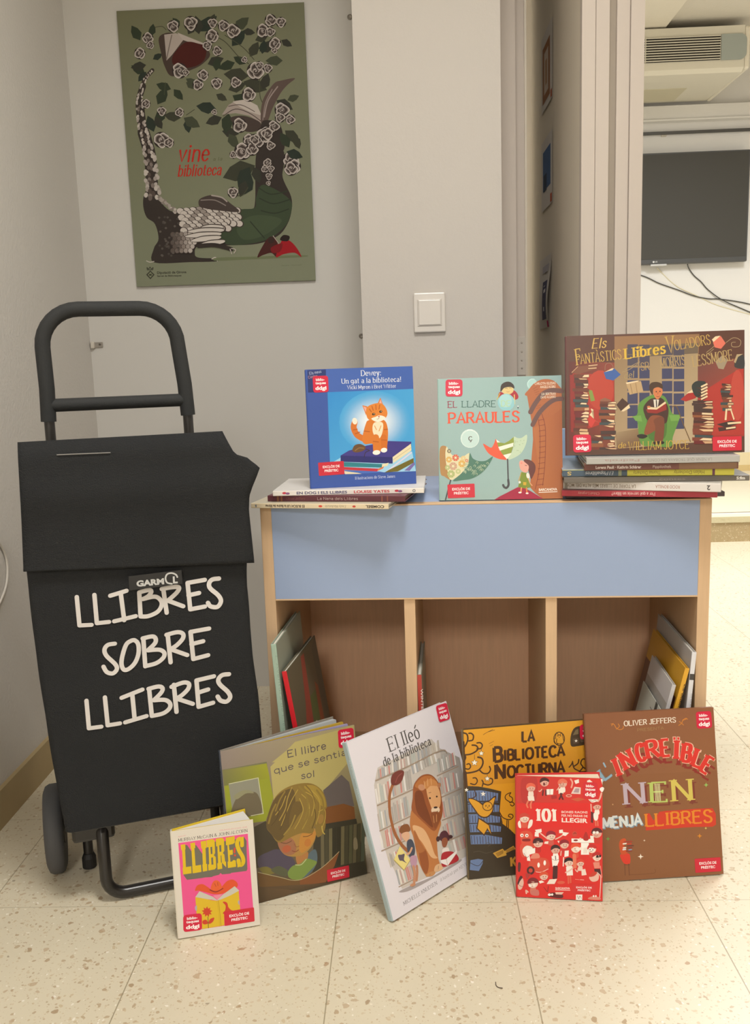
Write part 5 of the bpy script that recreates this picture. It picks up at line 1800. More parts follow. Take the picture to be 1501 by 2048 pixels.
S 3a332f 101 809,5319 604,5113 461,4791
S 3a332f 156 541,4952 415,4629 410,4267
S 3a332f 224 425,4497 448,4034 539,3500
S 3a332f 315 471,3835 590,3298 596,2694 585,2220
B 3a332f 325,2058 397,2361 663,2624 763,2215 910,1973 1154,1857 1696,1951 2333,1831 2763,1870 3154,1835 3255,2043 3297,2683 3374,3250 3712,3340 4045,3263 4050,2929 4002,2595 4197,2117 4192,1778 4066,1441 3805,1157 3260,977 2434,965 1716,975 1598,788 1700,681 2203,640 2163,572 1478,577 505,603 526,956 667,1193 599,1573 395,1749
B 3a332f 3355,3217 3462,3679 3544,3975 3739,4002 3964,3929 4059,3662 4062,3263 3706,3173
B 3f4a37 2311,1388 2761,1819 3227,1874 3292,2143 3499,2441 4159,2051 4145,1644 3918,1308 3370,1032 2471,988
B 48543e 2742,1410 3111,1673 3646,1658 3926,1513 3448,1184 2907,1096
S 333c2e 31 3355,2378 3667,2200 4096,2256
S 333c2e 31 3379,2107 3729,1961 4159,2051
S 333c2e 31 3402,1801 3755,1723 4115,1814
S 333c2e 31 3105,1536 3275,1326 3445,1116
E b5aba4 785,5312 14,3 4,-19
E b5aba4 809,5296 14,4 6,-19
E c2b9b1 784,5281 14,-5 -8,-19
E 9f958e 738,5267 15,2 3,-20
E c2b9b1 755,5251 15,-1 -1,-21
E 9f958e 749,5235 15,-4 -6,-20
E c2b9b1 690,5222 16,1 2,-21
E 554a45 684,5206 15,4 6,-21
E 9f958e 706,5190 16,-3 -5,-22
E 9f958e 635,5177 16,-4 -7,-21
E 9f958e 678,5160 16,4 6,-22
E 9f958e 664,5145 17,3 4,-22
E 9f958e 586,5132 17,2 3,-23
E b5aba4 570,5117 17,1 1,-23
E c2b9b1 626,5096 17,-6 -9,-22
E 554a45 571,5079 17,5 6,-23
E c2b9b1 610,5059 18,-3 -5,-24
E c2b9b1 601,5040 17,-6 -10,-23
E 554a45 541,5022 18,-6 -9,-24
E b5aba4 517,5004 18,-5 -9,-24
E b5aba4 496,4985 19,2 3,-25
E c2b9b1 497,4966 19,3 4,-25
E c2b9b1 486,4947 19,-6 -10,-25
E 9f958e 476,4928 20,2 2,-26
E 9f958e 466,4910 19,-6 -10,-25
E c2b9b1 533,4888 19,-7 -11,-25
E c2b9b1 532,4869 21,0 -1,-27
E c2b9b1 525,4850 21,-3 -6,-27
E b5aba4 522,4831 21,0 0,-28
E b5aba4 512,4812 22,-2 -3,-28
E 6a5f59 442,4795 22,1 1,-28
E b5aba4 489,4774 22,-2 -3,-29
E b5aba4 413,4758 22,6 8,-28
E b5aba4 395,4739 22,-2 -5,-29
E 9f958e 404,4719 21,-8 -12,-28
E b5aba4 495,4697 22,6 9,-29
E c2b9b1 395,4681 23,-3 -5,-30
E c2b9b1 375,4663 23,6 8,-29
E b5aba4 370,4643 23,-6 -10,-30
E 9f958e 493,4620 24,4 5,-31
E c2b9b1 490,4601 23,-7 -11,-30
E c2b9b1 357,4585 23,-8 -12,-30
E b5aba4 355,4563 25,4 5,-31
E b5aba4 354,4541 24,7 9,-31
E c2b9b1 490,4516 25,6 8,-32
E c2b9b1 490,4494 26,-3 -5,-33
E 6a5f59 426,4474 26,5 7,-32
E c2b9b1 490,4450 26,4 5,-33
E 7d726c 388,4432 27,1 0,-34
E 9f958e 342,4411 27,3 4,-34
E 6a5f59 385,4388 27,-5 -8,-34
E 7d726c 384,4367 27,-6 -9,-34
E c2b9b1 457,4343 28,0 -2,-35
E 554a45 381,4323 27,-5 -9,-35
E 9f958e 492,4298 27,8 10,-34
E b5aba4 459,4277 28,2 2,-36
E b5aba4 486,4255 29,-2 -3,-36
E c2b9b1 356,4237 28,-8 -12,-35
E c2b9b1 337,4216 28,-7 -11,-36
E 9f958e 359,4193 28,9 11,-35
E 9f958e 361,4171 29,-6 -10,-37
E b5aba4 340,4150 30,2 2,-38
E 9f958e 341,4128 30,-5 -8,-37
E b5aba4 522,4101 28,-10 -15,-36
E 9f958e 484,4080 29,-10 -15,-36
E 9f958e 487,4059 31,-3 -5,-39
E 9f958e 369,4040 30,-7 -12,-38
E b5aba4 521,4014 32,-1 -2,-39
E c2b9b1 349,3998 31,-6 -10,-39
E 554a45 458,3975 32,-2 -4,-40
E c2b9b1 356,3959 32,3 3,-40
E 9f958e 359,3939 31,-10 -15,-38
E b5aba4 547,3914 33,1 0,-41
E b5aba4 552,3895 33,2 1,-41
E 7d726c 430,3879 33,1 0,-42
E c2b9b1 532,3856 33,6 8,-41
E b5aba4 568,3836 32,-11 -16,-40
E c2b9b1 406,3821 34,-3 -6,-42
E c2b9b1 579,3796 34,-4 -7,-42
E 554a45 451,3781 35,3 3,-43
E 9f958e 417,3762 35,-5 -8,-43
E 9f958e 595,3738 35,7 8,-43
E 554a45 518,3719 34,-7 -12,-43
E b5aba4 573,3695 35,8 10,-43
E 554a45 527,3675 34,-10 -15,-43
E c2b9b1 434,3655 36,6 7,-44
E 554a45 478,3632 35,-9 -14,-44
E b5aba4 592,3607 36,-6 -10,-45
E c2b9b1 445,3589 37,3 3,-46
E 9f958e 602,3562 37,7 9,-45
E 6a5f59 494,3544 37,5 5,-46
E b5aba4 648,3517 37,7 9,-46
E b5aba4 654,3495 38,6 8,-46
E b5aba4 463,3479 37,-8 -13,-46
E 9f958e 664,3451 39,1 -1,-48
E b5aba4 470,3434 39,-5 -8,-48
E 9f958e 440,3413 39,6 7,-48
E 7d726c 581,3387 38,11 14,-47
E 7d726c 583,3365 39,-6 -10,-48
E c2b9b1 643,3341 40,4 4,-49
E b5aba4 444,3325 40,5 6,-49
E 9f958e 689,3296 39,12 15,-47
E 9f958e 480,3280 40,-7 -11,-49
E c2b9b1 655,3252 41,-5 -9,-50
E b5aba4 719,3228 41,-6 -9,-50
E c2b9b1 702,3207 41,-7 -11,-50
E b5aba4 725,3184 41,-6 -10,-51
E b5aba4 708,3163 42,0 -1,-52
E 7d726c 537,3145 42,-5 -8,-52
E 9f958e 454,3125 42,6 7,-52
E 554a45 609,3096 42,-7 -11,-52
E 9f958e 489,3075 41,-11 -17,-51
E 7d726c 611,3046 42,12 16,-51
E 9f958e 742,3018 44,-2 -4,-54
E b5aba4 721,2994 42,-13 -19,-51
E 6a5f59 539,2975 44,2 1,-54
E 6a5f59 613,2948 43,12 15,-52
E b5aba4 681,2921 44,9 10,-54
E b5aba4 750,2895 45,-2 -4,-55
E c2b9b1 449,2879 45,0 -2,-55
E c2b9b1 486,2853 46,-1 -2,-56
E c2b9b1 448,2829 44,-10 -15,-55
E 554a45 540,2802 46,3 3,-56
E 9f958e 734,2772 46,8 9,-56
E b5aba4 735,2747 47,2 1,-57
E b5aba4 759,2722 46,-8 -13,-56
E 9f958e 688,2699 47,-6 -9,-57
E 7d726c 536,2679 48,2 2,-58
E b5aba4 438,2657 46,12 15,-56
E 554a45 615,2627 47,-8 -12,-58
E 554a45 533,2604 48,6 7,-58
E 9f958e 474,2581 47,-9 -14,-58
E b5aba4 689,2550 45,-17 -25,-55
E 7d726c 614,2528 49,8 9,-59
E b5aba4 471,2507 48,-11 -17,-58
E b5aba4 740,2475 50,0 -2,-61
E c2b9b1 690,2452 50,8 9,-60
E 9f958e 468,2438 50,-7 -11,-61
E 9f958e 769,2410 50,0 -2,-61
E 554a45 528,2397 50,-6 -11,-61
E 9f958e 772,2370 51,3 3,-62
E b5aba4 774,2350 51,6 7,-62
E 554a45 616,2335 51,7 8,-62
E 554a45 616,2315 51,9 11,-62
E c2b9b1 419,2301 50,-12 -18,-62
E 6a5f59 527,2278 52,-7 -11,-63
E 7d726c 527,2258 53,-1 -3,-64
E c2b9b1 700,2233 52,13 16,-62
E 6a5f59 527,2218 50,-16 -24,-61
E 9f958e 786,2191 52,14 17,-62
E 8a7f79 768,2199 39,-1 -2,-30
E a59b94 766,2220 39,-1 -2,-30
E 8a7f79 755,2234 39,-1 -2,-30
E a59b94 807,2199 39,-1 -2,-30
E a59b94 817,2135 39,-1 -2,-31
E a59b94 848,2161 39,-1 -2,-31
E a59b94 832,2143 39,-1 -2,-31
E 8a7f79 844,2088 39,-1 -2,-31
E 8a7f79 911,2137 39,-1 -2,-31
E 8a7f79 914,2062 39,-1 -2,-31
E a59b94 917,2099 39,-1 -2,-31
E a59b94 947,2065 39,-1 -2,-31
E a59b94 954,2065 39,-1 -2,-31
E a59b94 986,2033 39,-1 -2,-31
E 8a7f79 959,2020 39,-1 -2,-31
E a59b94 1014,2022 39,-1 -2,-31
E a59b94 1019,1957 39,-1 -2,-31
E a59b94 1017,1987 39,-1 -2,-31
E 8a7f79 1055,1943 39,-1 -2,-31
E bfb6ae 1063,1949 39,-1 -2,-31
E 8a7f79 1061,1917 39,-1 -2,-31
E 8a7f79 1114,1952 39,-1 -2,-31
E a59b94 1129,1862 39,-1 -2,-31
E bfb6ae 1157,1916 39,-1 -2,-31
E bfb6ae 1152,1836 39,-1 -2,-31
E a59b94 1156,1861 39,-1 -2,-31
E 473d39 2779,1822 106,-30 -29,-88
E c6bdb5 2768,1829 88,-25 -24,-72
E 473d39 2615,1826 106,-30 -29,-88
E c6bdb5 2604,1833 88,-25 -24,-72
E 473d39 2453,1879 105,-30 -29,-88
E c6bdb5 2442,1886 88,-25 -24,-72
E 473d39 2289,1883 105,-30 -29,-88
E c6bdb5 2278,1890 88,-25 -24,-72
E 473d39 2125,1888 105,-30 -29,-88
E 978d86 2114,1895 88,-25 -24,-72
E 473d39 1960,1882 105,-30 -29,-88
E c6bdb5 1950,1889 88,-25 -24,-72
E 473d39 1795,1877 105,-30 -30,-88
E 978d86 1785,1884 88,-25 -24,-72
E 473d39 1631,1871 105,-30 -30,-88
E c6bdb5 1620,1878 88,-25 -24,-72
E 473d39 1466,1866 105,-30 -30,-88
E c6bdb5 1455,1873 88,-25 -24,-72
E 473d39 1301,1860 105,-30 -30,-88
E c6bdb5 1290,1867 88,-25 -24,-72
E 473d39 2707,1742 106,-30 -29,-88
E c6bdb5 2697,1749 89,-25 -24,-72
E 473d39 2543,1747 106,-30 -29,-88
E c6bdb5 2533,1754 89,-25 -24,-72
E 473d39 2381,1799 106,-30 -29,-88
E c6bdb5 2371,1806 89,-25 -24,-72
E 473d39 2217,1804 106,-30 -29,-88
E c6bdb5 2207,1811 88,-25 -24,-72
E 473d39 2053,1808 106,-30 -29,-88
E c6bdb5 2042,1815 88,-25 -24,-72
E 473d39 1888,1803 106,-30 -30,-88
E 978d86 1878,1810 88,-25 -24,-72
E 473d39 1723,1797 106,-30 -30,-88
E 978d86 1713,1804 88,-25 -24,-72
E 473d39 1558,1791 106,-30 -30,-88
E c6bdb5 1548,1799 88,-25 -24,-72
E 473d39 1393,1786 106,-30 -30,-88
E c6bdb5 1383,1793 89,-25 -24,-72
E 473d39 2800,1658 106,-30 -29,-88
E c6bdb5 2789,1665 89,-25 -24,-72
E 473d39 2635,1662 106,-30 -29,-88
E c6bdb5 2625,1669 89,-25 -24,-72
E 473d39 2473,1715 106,-30 -29,-88
E c6bdb5 2463,1722 89,-25 -24,-72
E 473d39 2309,1719 106,-30 -29,-88
E 978d86 2299,1726 89,-25 -24,-72
E 473d39 2145,1724 106,-30 -29,-88
E c6bdb5 2135,1731 89,-25 -24,-72
E 473d39 1980,1718 106,-30 -30,-88
E 978d86 1970,1725 89,-25 -24,-72
E 473d39 1815,1713 106,-30 -30,-88
E c6bdb5 1805,1720 89,-25 -24,-72
E 473d39 1650,1707 106,-30 -30,-88
E 978d86 1640,1714 89,-25 -24,-72
E 473d39 1485,1701 106,-30 -30,-88
E c6bdb5 1475,1709 89,-25 -24,-72
E 473d39 1320,1696 106,-30 -30,-88
E c6bdb5 1310,1703 89,-25 -24,-72
E 473d39 2728,1578 106,-30 -29,-88
E c6bdb5 2718,1585 89,-25 -24,-72
E 473d39 2564,1582 106,-30 -29,-88
E c6bdb5 2553,1589 89,-25 -24,-72
E 473d39 2402,1635 106,-30 -29,-88
E c6bdb5 2391,1642 89,-25 -24,-72
E 473d39 2237,1639 106,-30 -29,-88
E c6bdb5 2227,1646 89,-25 -24,-72
E 473d39 2073,1644 106,-30 -29,-88
E c6bdb5 2063,1651 89,-25 -24,-72
E 473d39 1908,1638 106,-30 -30,-88
E 978d86 1898,1645 89,-25 -24,-72
E 473d39 1743,1633 106,-30 -30,-88
E c6bdb5 1733,1640 89,-25 -24,-72
E 473d39 1578,1627 106,-30 -30,-88
E 978d86 1568,1634 89,-25 -24,-72
E 473d39 1413,1621 106,-30 -30,-88
E c6bdb5 1403,1629 89,-25 -24,-72
E 473d39 2821,1493 106,-30 -29,-88
E c6bdb5 2810,1500 89,-25 -24,-72
E 473d39 2656,1498 106,-30 -29,-88
E c6bdb5 2646,1505 89,-25 -24,-72
E 473d39 2494,1550 106,-30 -29,-88
E c6bdb5 2484,1557 89,-25 -24,-72
E 473d39 2330,1555 106,-30 -29,-88
E c6bdb5 2319,1562 89,-25 -24,-72
E 473d39 2165,1559 106,-30 -29,-88
E c6bdb5 2155,1566 89,-25 -24,-72
E 473d39 2000,1554 106,-30 -30,-88
E c6bdb5 1990,1561 89,-25 -24,-72
E 473d39 1835,1548 106,-30 -30,-88
E 978d86 1825,1555 89,-26 -24,-72
E 473d39 1670,1542 106,-30 -30,-88
E c6bdb5 1660,1550 89,-26 -24,-72
E 473d39 1505,1537 106,-30 -30,-88
E c6bdb5 1495,1544 89,-26 -24,-72
E 473d39 1340,1531 106,-30 -30,-88
E c6bdb5 1329,1538 89,-26 -24,-72
E 473d39 2422,1470 106,-30 -29,-88
E c6bdb5 2412,1477 89,-26 -24,-72
E 473d39 2258,1475 106,-30 -29,-88
E c6bdb5 2248,1482 89,-26 -24,-72
E 473d39 2093,1479 106,-30 -29,-88
E c6bdb5 2083,1486 89,-26 -24,-72
E 473d39 1928,1474 106,-30 -30,-88
E 978d86 1918,1481 89,-26 -24,-72
E 473d39 1763,1468 106,-30 -30,-89
E c6bdb5 1753,1475 89,-26 -24,-72
E 473d39 1598,1462 106,-30 -30,-89
E c6bdb5 1588,1469 89,-26 -24,-72
E 473d39 1433,1457 106,-30 -30,-89
E 978d86 1422,1464 89,-26 -24,-72
E 473d39 2515,1385 106,-30 -29,-89
E c6bdb5 2505,1392 89,-26 -24,-72
E 473d39 2351,1390 106,-30 -29,-89
E 978d86 2340,1397 89,-26 -24,-72
E 473d39 2186,1395 106,-30 -29,-89
E c6bdb5 2176,1402 89,-26 -24,-72
E 473d39 2021,1389 106,-30 -30,-89
E c6bdb5 2010,1396 89,-26 -24,-72
E 473d39 1856,1383 106,-30 -30,-89
E 978d86 1845,1390 89,-26 -24,-72
E 473d39 1690,1378 106,-30 -30,-89
E 978d86 1680,1385 89,-26 -24,-72
E 473d39 1525,1372 106,-30 -30,-89
E c6bdb5 1514,1379 89,-26 -24,-72
E 473d39 1359,1366 106,-30 -30,-89
E c6bdb5 1349,1373 89,-26 -24,-72
E 4a403c 1050,1286 72,-2 -4,-72
E 5f554f 1050,1292 57,-2 -3,-58
E 4a403c 1164,1282 72,-2 -4,-72
E 6f645e 1165,1289 57,-2 -3,-58
E 4a403c 1279,1279 72,-2 -4,-72
E 857a73 1280,1286 57,-2 -3,-58
E 4a403c 1394,1276 72,-2 -4,-72
E a0968f 1394,1283 57,-2 -3,-58
E 4a403c 1509,1273 72,-2 -4,-72
E b8aea7 1509,1280 57,-2 -3,-58
E 4a403c 1623,1270 72,-2 -4,-72
E c2b9b1 1624,1276 57,-2 -3,-58
E 4a403c 1101,1181 72,-2 -4,-72
E 5f554f 1102,1188 57,-2 -3,-58
E 4a403c 1216,1178 72,-2 -4,-72
E 6f645e 1216,1185 57,-2 -3,-58
E 4a403c 1331,1175 72,-2 -4,-72
E 857a73 1331,1182 57,-2 -3,-58
E 4a403c 1446,1171 72,-2 -4,-72
E a0968f 1446,1178 57,-2 -3,-58
E 4a403c 1561,1168 72,-2 -4,-72
E b8aea7 1561,1175 57,-2 -3,-58
E 4a403c 1675,1165 72,-2 -4,-72
E c2b9b1 1676,1172 57,-2 -3,-58
E 4a403c 1038,1080 72,-2 -4,-72
E 5f554f 1038,1086 57,-2 -3,-58
E 4a403c 1153,1076 72,-2 -4,-72
E 6f645e 1153,1083 57,-2 -3,-58
E 4a403c 1268,1073 72,-2 -4,-72
E 857a73 1268,1080 57,-2 -3,-58
E 4a403c 1383,1070 72,-2 -4,-72
E a0968f 1383,1077 57,-2 -3,-58
E 4a403c 1498,1067 72,-2 -4,-72
E b8aea7 1498,1074 57,-2 -3,-58
E 4a403c 1612,1064 72,-2 -4,-72
E c2b9b1 1613,1070 57,-2 -3,-58
E 4a403c 1089,975 72,-2 -4,-72
E 5f554f 1090,982 58,-2 -3,-59
E 4a403c 1204,972 72,-2 -4,-72
E 6f645e 1205,978 58,-2 -3,-59
E 4a403c 1319,968 72,-2 -4,-72
E 857a73 1320,975 58,-2 -3,-59
E 4a403c 1434,965 72,-2 -4,-72
E a0968f 1435,972 57,-2 -3,-59
E 4a403c 1549,962 72,-2 -4,-72
E b8aea7 1550,969 57,-2 -3,-59
E 4a403c 1026,873 72,-2 -4,-72
E 5f554f 1026,880 58,-2 -3,-59
E 4a403c 1141,870 72,-2 -4,-72
E 6f645e 1141,877 58,-2 -3,-59
E 4a403c 1256,867 72,-2 -4,-72
E 857a73 1257,873 58,-2 -3,-59
E 4a403c 1371,863 72,-2 -4,-72
E a0968f 1372,870 58,-2 -3,-59
E 4a403c 1486,860 72,-2 -4,-72
E b8aea7 1487,867 58,-2 -3,-59
E 57504b 911,1096 32,-1 -2,-28
E 57504b 954,1215 32,-1 -2,-27
E 57504b 1109,1311 32,-1 -2,-27
E 5f5852 1185,1284 32,-1 -2,-27
E 57504b 1048,1140 32,-1 -2,-27
E 5f5852 1217,1254 32,-1 -2,-27
E 4c4541 1007,1650 32,-1 -2,-27
E 4c4541 822,1587 32,-1 -2,-27
E 57504b 946,1724 32,-1 -2,-27
E 5f5852 725,777 32,-1 -2,-28
E 57504b 827,1617 32,-1 -2,-27
E 4c4541 684,1025 32,-1 -2,-28
E 57504b 916,994 32,-1 -2,-28
E 57504b 870,992 32,-1 -2,-28
E 5f5852 1135,1002 32,-1 -2,-28
E 57504b 842,1182 32,-1 -2,-27
E 4c4541 911,806 32,-1 -2,-28
E 4c4541 1205,1674 32,-1 -2,-27
E 57504b 722,1725 32,-1 -2,-27
E 5f5852 1051,1116 32,-1 -2,-28
E 4c4541 842,1011 32,-1 -2,-28
E 57504b 1185,896 32,-1 -2,-28
E 5f5852 728,1375 32,-1 -2,-27
E 5f5852 1081,1263 32,-1 -2,-27
E 57504b 748,945 32,-1 -2,-28
E 4c4541 1220,1563 32,-1 -2,-27
E 4c4541 928,960 32,-1 -2,-28
E 4c4541 1180,946 32,-1 -2,-28
E 5f5852 880,1458 32,-1 -2,-27
E 5f5852 1201,1027 32,-1 -2,-28
E 5f5852 860,1134 32,-1 -2,-28
E 57504b 1130,1131 32,-1 -2,-27
E 4c4541 975,760 32,-1 -2,-28
E 57504b 880,1054 32,-1 -2,-28
E 5f5852 1118,1496 32,-1 -2,-27
E 4c4541 869,1734 32,-1 -2,-27
E 4c4541 852,1580 32,-1 -2,-27
E 57504b 864,1597 32,-1 -2,-27
E 5f5852 739,767 32,-1 -2,-28
E 5f5852 1033,821 32,-1 -2,-28
B 4a413c 2366,1482 2031,1519 1790,1436 2023,1355 2346,1373
B cdc5bd 2350,1462 2030,1495 1812,1436 2024,1378 2347,1390
B 4a413c 2362,1407 1812,1436 1426,1344 1803,1271 2342,1298
B cdc5bd 2347,1387 1810,1412 1448,1343 1804,1295 2343,1315
B 4a413c 2286,1313 1734,1328 1348,1222 1726,1164 2266,1204
B cdc5bd 2271,1293 1733,1304 1369,1222 1727,1188 2267,1221
B 4a413c 2282,1227 1815,1226 1485,1105 1807,1062 2262,1118
B cdc5bd 2266,1207 1814,1202 1507,1104 1808,1086 2263,1135
B 4a413c 2384,1121 1960,1106 1658,969 1951,941 2365,1012
B cdc5bd 2369,1101 1958,1082 1679,969 1953,965 2365,1029
B 4a403c 1779,2051 1850,2167 2139,2237 2420,2168 2592,2028 2831,1800 2404,1829 1873,1929
S a59a93 35 2138,2227 2385,2169 2522,2063
S 8a807a 24 1847,2117 2203,2106 2482,1963
S 3a332f 106 1716,975 2147,980 2573,865
S bfb6ae 21 2574,882 2680,845 2633,760
S bfb6ae 21 2537,866 2575,744
S bfb6ae 25 2040,638 2132,670 2182,582
S bfb6ae 21 309,650 397,613 506,628
B 6f7658 2168,662 3067,658 4396,649 4430,600 3064,589 2164,586
B 4a2724 3239,632 3345,843 3553,1113 3749,1090 3794,865 3749,625 3609,733 3392,687
B 9c1f26 3731,619 3812,865 3926,1051 4122,1011 4294,817 4394,601 4219,716 3931,689
B 2f2522 3855,1053 3949,1170 4108,1132 4050,1013
E 3a2a26 3622,1059 86,-2 -4,-89
L b0a49c 18 3680,1161 3850,916
B 7a2024 3615,870 3905,966 3844,761 3645,732
R 750,6080 140 355
R 799,5917 100 547
R 1408,6332 147 87
R 519,5732 141 552
R 2382,6061 167 566
R 2249,5840 120 496
R 2493,5703 120 390
R 1505,5281 189 205
R 1659,5227 88 239
R 2092,5149 141 316
R 1951,4925 135 621
R 2431,4943 142 58
R 2924,6156 173 404
R 1861,6381 173 476
R 2688,6291 140 211
R 2414,6364 120 260
R 3684,6132 166 600
R 3873,6094 113 9
R 3883,6365 146 394
R 4140,6309 126 470
R 3966,5818 153 553
R 3942,5658 80 89
R 3171,5472 80 549
R 3437,5189 215 363
R 3547,5315 107 64
R 3753,5244 114 238
R 2920,4944 135 407
R 3239,4641 176 593
R 584,4524 116 533
R 977,4332 116 265
R 1432,4285 116 534
R 2327,4258 75 328
R 919,3638 199 488
R 1109,3566 130 518
R 2961,3909 184 603
R 4063,4239 183 206
R 4264,4002 122 193
R 4004,4059 129 217
R 3838,3850 143 196
R 3584,3659 198 94
R 3191,3538 164 185
R 3655,3673 157 296
R 3400,3482 151 371
R 3003,3277 213 591
R 2753,3201 96 577
R 3252,3320 158 367
R 3732,3389 116 412
R 3627,2975 110 529
R 3550,2826 96 152
R 3709,2821 90 252
R 3649,2639 90 45
R 3624,2471 62 505
R 4229,3024 199 383
R 4294,2855 186 108
R 4222,2807 172 380
R 2692,2278 139 474
R 3333,3550 137 83
P 3f4034 3307,2918 2929,3058 2649,2909 2452,2652 2768,2554 3087,2591
P 303830 3164,2888 2900,2804 2821,2611 2836,2395 3048,2476 3199,2628
P 3a3a32 3270,2885 3194,2706 3271,2573 3406,2482 3459,2632 3441,2783
P 353d2f 4205,3325 4246,3513 4146,3628 3996,3695 3972,3541 4018,3397
P 303830 4131,3228 4228,3059 4384,3032 4545,3071 4458,3204 4324,3286
P 303830 2992,2219 3206,2329 3242,2506 3194,2687 3026,2588 2921,2438
P 3a3a32 3043,2556 2862,2463 2831,2313 2871,2159 3015,2243 3103,2371
S 4a4a3a 17 2813,2191 2957,2220 3089,2386
T script b52e24 1302,3093 2117,3086 394 vine
T script b52e24 1274,2734 2418,2725 268 biblioteca
T script 5a5a3c 2216,3083 2464,3082 80 a la
P 45453a 391,405 497,291 377,175 272,297
P 8b9070 389,363 450,292 380,221 319,295
P 45453a 350,319 422,317 419,265 347,267
S 45453a 21 313,424 309,477 350,441 389,488 422,439 468,472 457,421
L 45453a 21 313,421 457,417
T sansb 3f3f34 566,309 1344,302 59 Diputació de Girona
T sansb 3f3f34 561,233 1206,226 41 Servei de Biblioteques
T sans 6a6f58 3865,393 4387,393 24 Disseny i il·lustració
#bag
L d6d1cd 68 -215,5415 -213,4938
L d6d1cd 68 -213,4938 -27,4926
L d6d1cd 69 56,5420 56,4944
L d6d1cd 69 56,4944 246,4943
L d6d1cd 70 298,5379 558,5433
L d6d1cd 70 464,5394 485,4942
L d6d1cd 70 327,4944 671,4990
L d6d1cd 71 755,5383 747,4981
S d6d1cd 71 771,5387 914,5405 946,5368 893,5303 805,5265
S d6d1cd 71 805,5265 998,5283 1087,5210 1094,5118 1020,5019 869,4966 747,4975
L d6d1cd 72 1141,5397 1169,4987
S d6d1cd 72 1117,5399 1331,5410 1397,5385 1351,5308 1202,5191
L d6d1cd 73 1202,5191 1444,5066
L d6d1cd 73 1541,5455 1555,5001
L d6d1cd 73 1541,5455 1828,5476
L d6d1cd 74 1543,5244 1718,5264
L d6d1cd 74 1555,5001 1799,5022
S d6d1cd 75 2064,5473 1952,5468 1896,5411 1907,5323 2033,5188 2071,5083 2007,4994 1896,5013 1853,5079
S d6d1cd 70 308,4563 197,4555 139,4483 162,4375 287,4215 306,4127 238,4065 146,4101 101,4198
S d6d1cd 71 579,4584 490,4530 416,4355 386,4202 418,4103 499,4108 604,4200 669,4349 675,4506 627,4578 579,4584
L d6d1cd 72 764,4594 761,4112
S d6d1cd 72 754,4596 910,4610 961,4563 942,4485 827,4386
S d6d1cd 72 826,4380 1001,4368 1081,4308 1064,4224 945,4144 767,4117
L d6d1cd 73 1159,4610 1175,4124
S d6d1cd 73 1140,4609 1319,4633 1407,4593 1401,4512 1304,4415 1191,4351
L d6d1cd 73 1191,4351 1456,4214
L d6d1cd 74 1535,4611 1551,4131
L d6d1cd 74 1535,4611 1845,4633
L d6d1cd 74 1537,4396 1734,4423
L d6d1cd 74 1551,4131 1802,4167
L d6d1cd 69 -209,3667 -209,3189
L d6d1cd 70 -209,3189 -14,3186
L d6d1cd 70 82,3680 88,3193
L d6d1cd 71 88,3193 283,3196
L d6d1cd 71 343,3632 685,3723
L d6d1cd 72 517,3672 523,3251
L d6d1cd 72 369,3200 718,3255
L d6d1cd 72 794,3709 804,3242
S d6d1cd 72 784,3720 943,3737 1011,3698 984,3623 859,3515
S d6d1cd 73 859,3510 1035,3489 1113,3418 1101,3331 992,3259 804,3242
L d6d1cd 74 1200,3729 1212,3248
S d6d1cd 74 1160,3699 1356,3744 1448,3710 1431,3624 1328,3533 1228,3483
L d6d1cd 74 1228,3483 1491,3348
L d6d1cd 75 1579,3750 1585,3280
L d6d1cd 75 1579,3750 1876,3781
L d6d1cd 75 1582,3530 1764,3563
L d6d1cd 75 1585,3280 1833,3316
S d6d1cd 77 2132,3783 2018,3782 1949,3717 1966,3625 2094,3472 2128,3370 2061,3302 1963,3335 1916,3414
#bagtag
Q 604,5690 1446,5709 1449,5476 600,5457
T sansx c4c4c2 717,5511 1154,5508 89 GARM
T sansx c4c4c2 1296,5504 1372,5502 105 L
S c4c4c2 26 1277,5495 1203,5523 1181,5596 1213,5663 1289,5674 1352,5640 1371,5598
"""
ART = {}
for ln in ART_TEXT.strip().split('\n'):
    if ln[0] == '#': cur = ART.setdefault(ln[1:], [])
    else: cur.append(ln)
def face_matrix(origin, u, v):
    u = Vector(u).normalized(); v = Vector(v).normalized(); n = u.cross(v); o = Vector(origin)
    return Matrix(((u.x, v.x, n.x, o.x), (u.y, v.y, n.y, o.y), (u.z, v.z, n.z, o.z), (0, 0, 0, 1)))
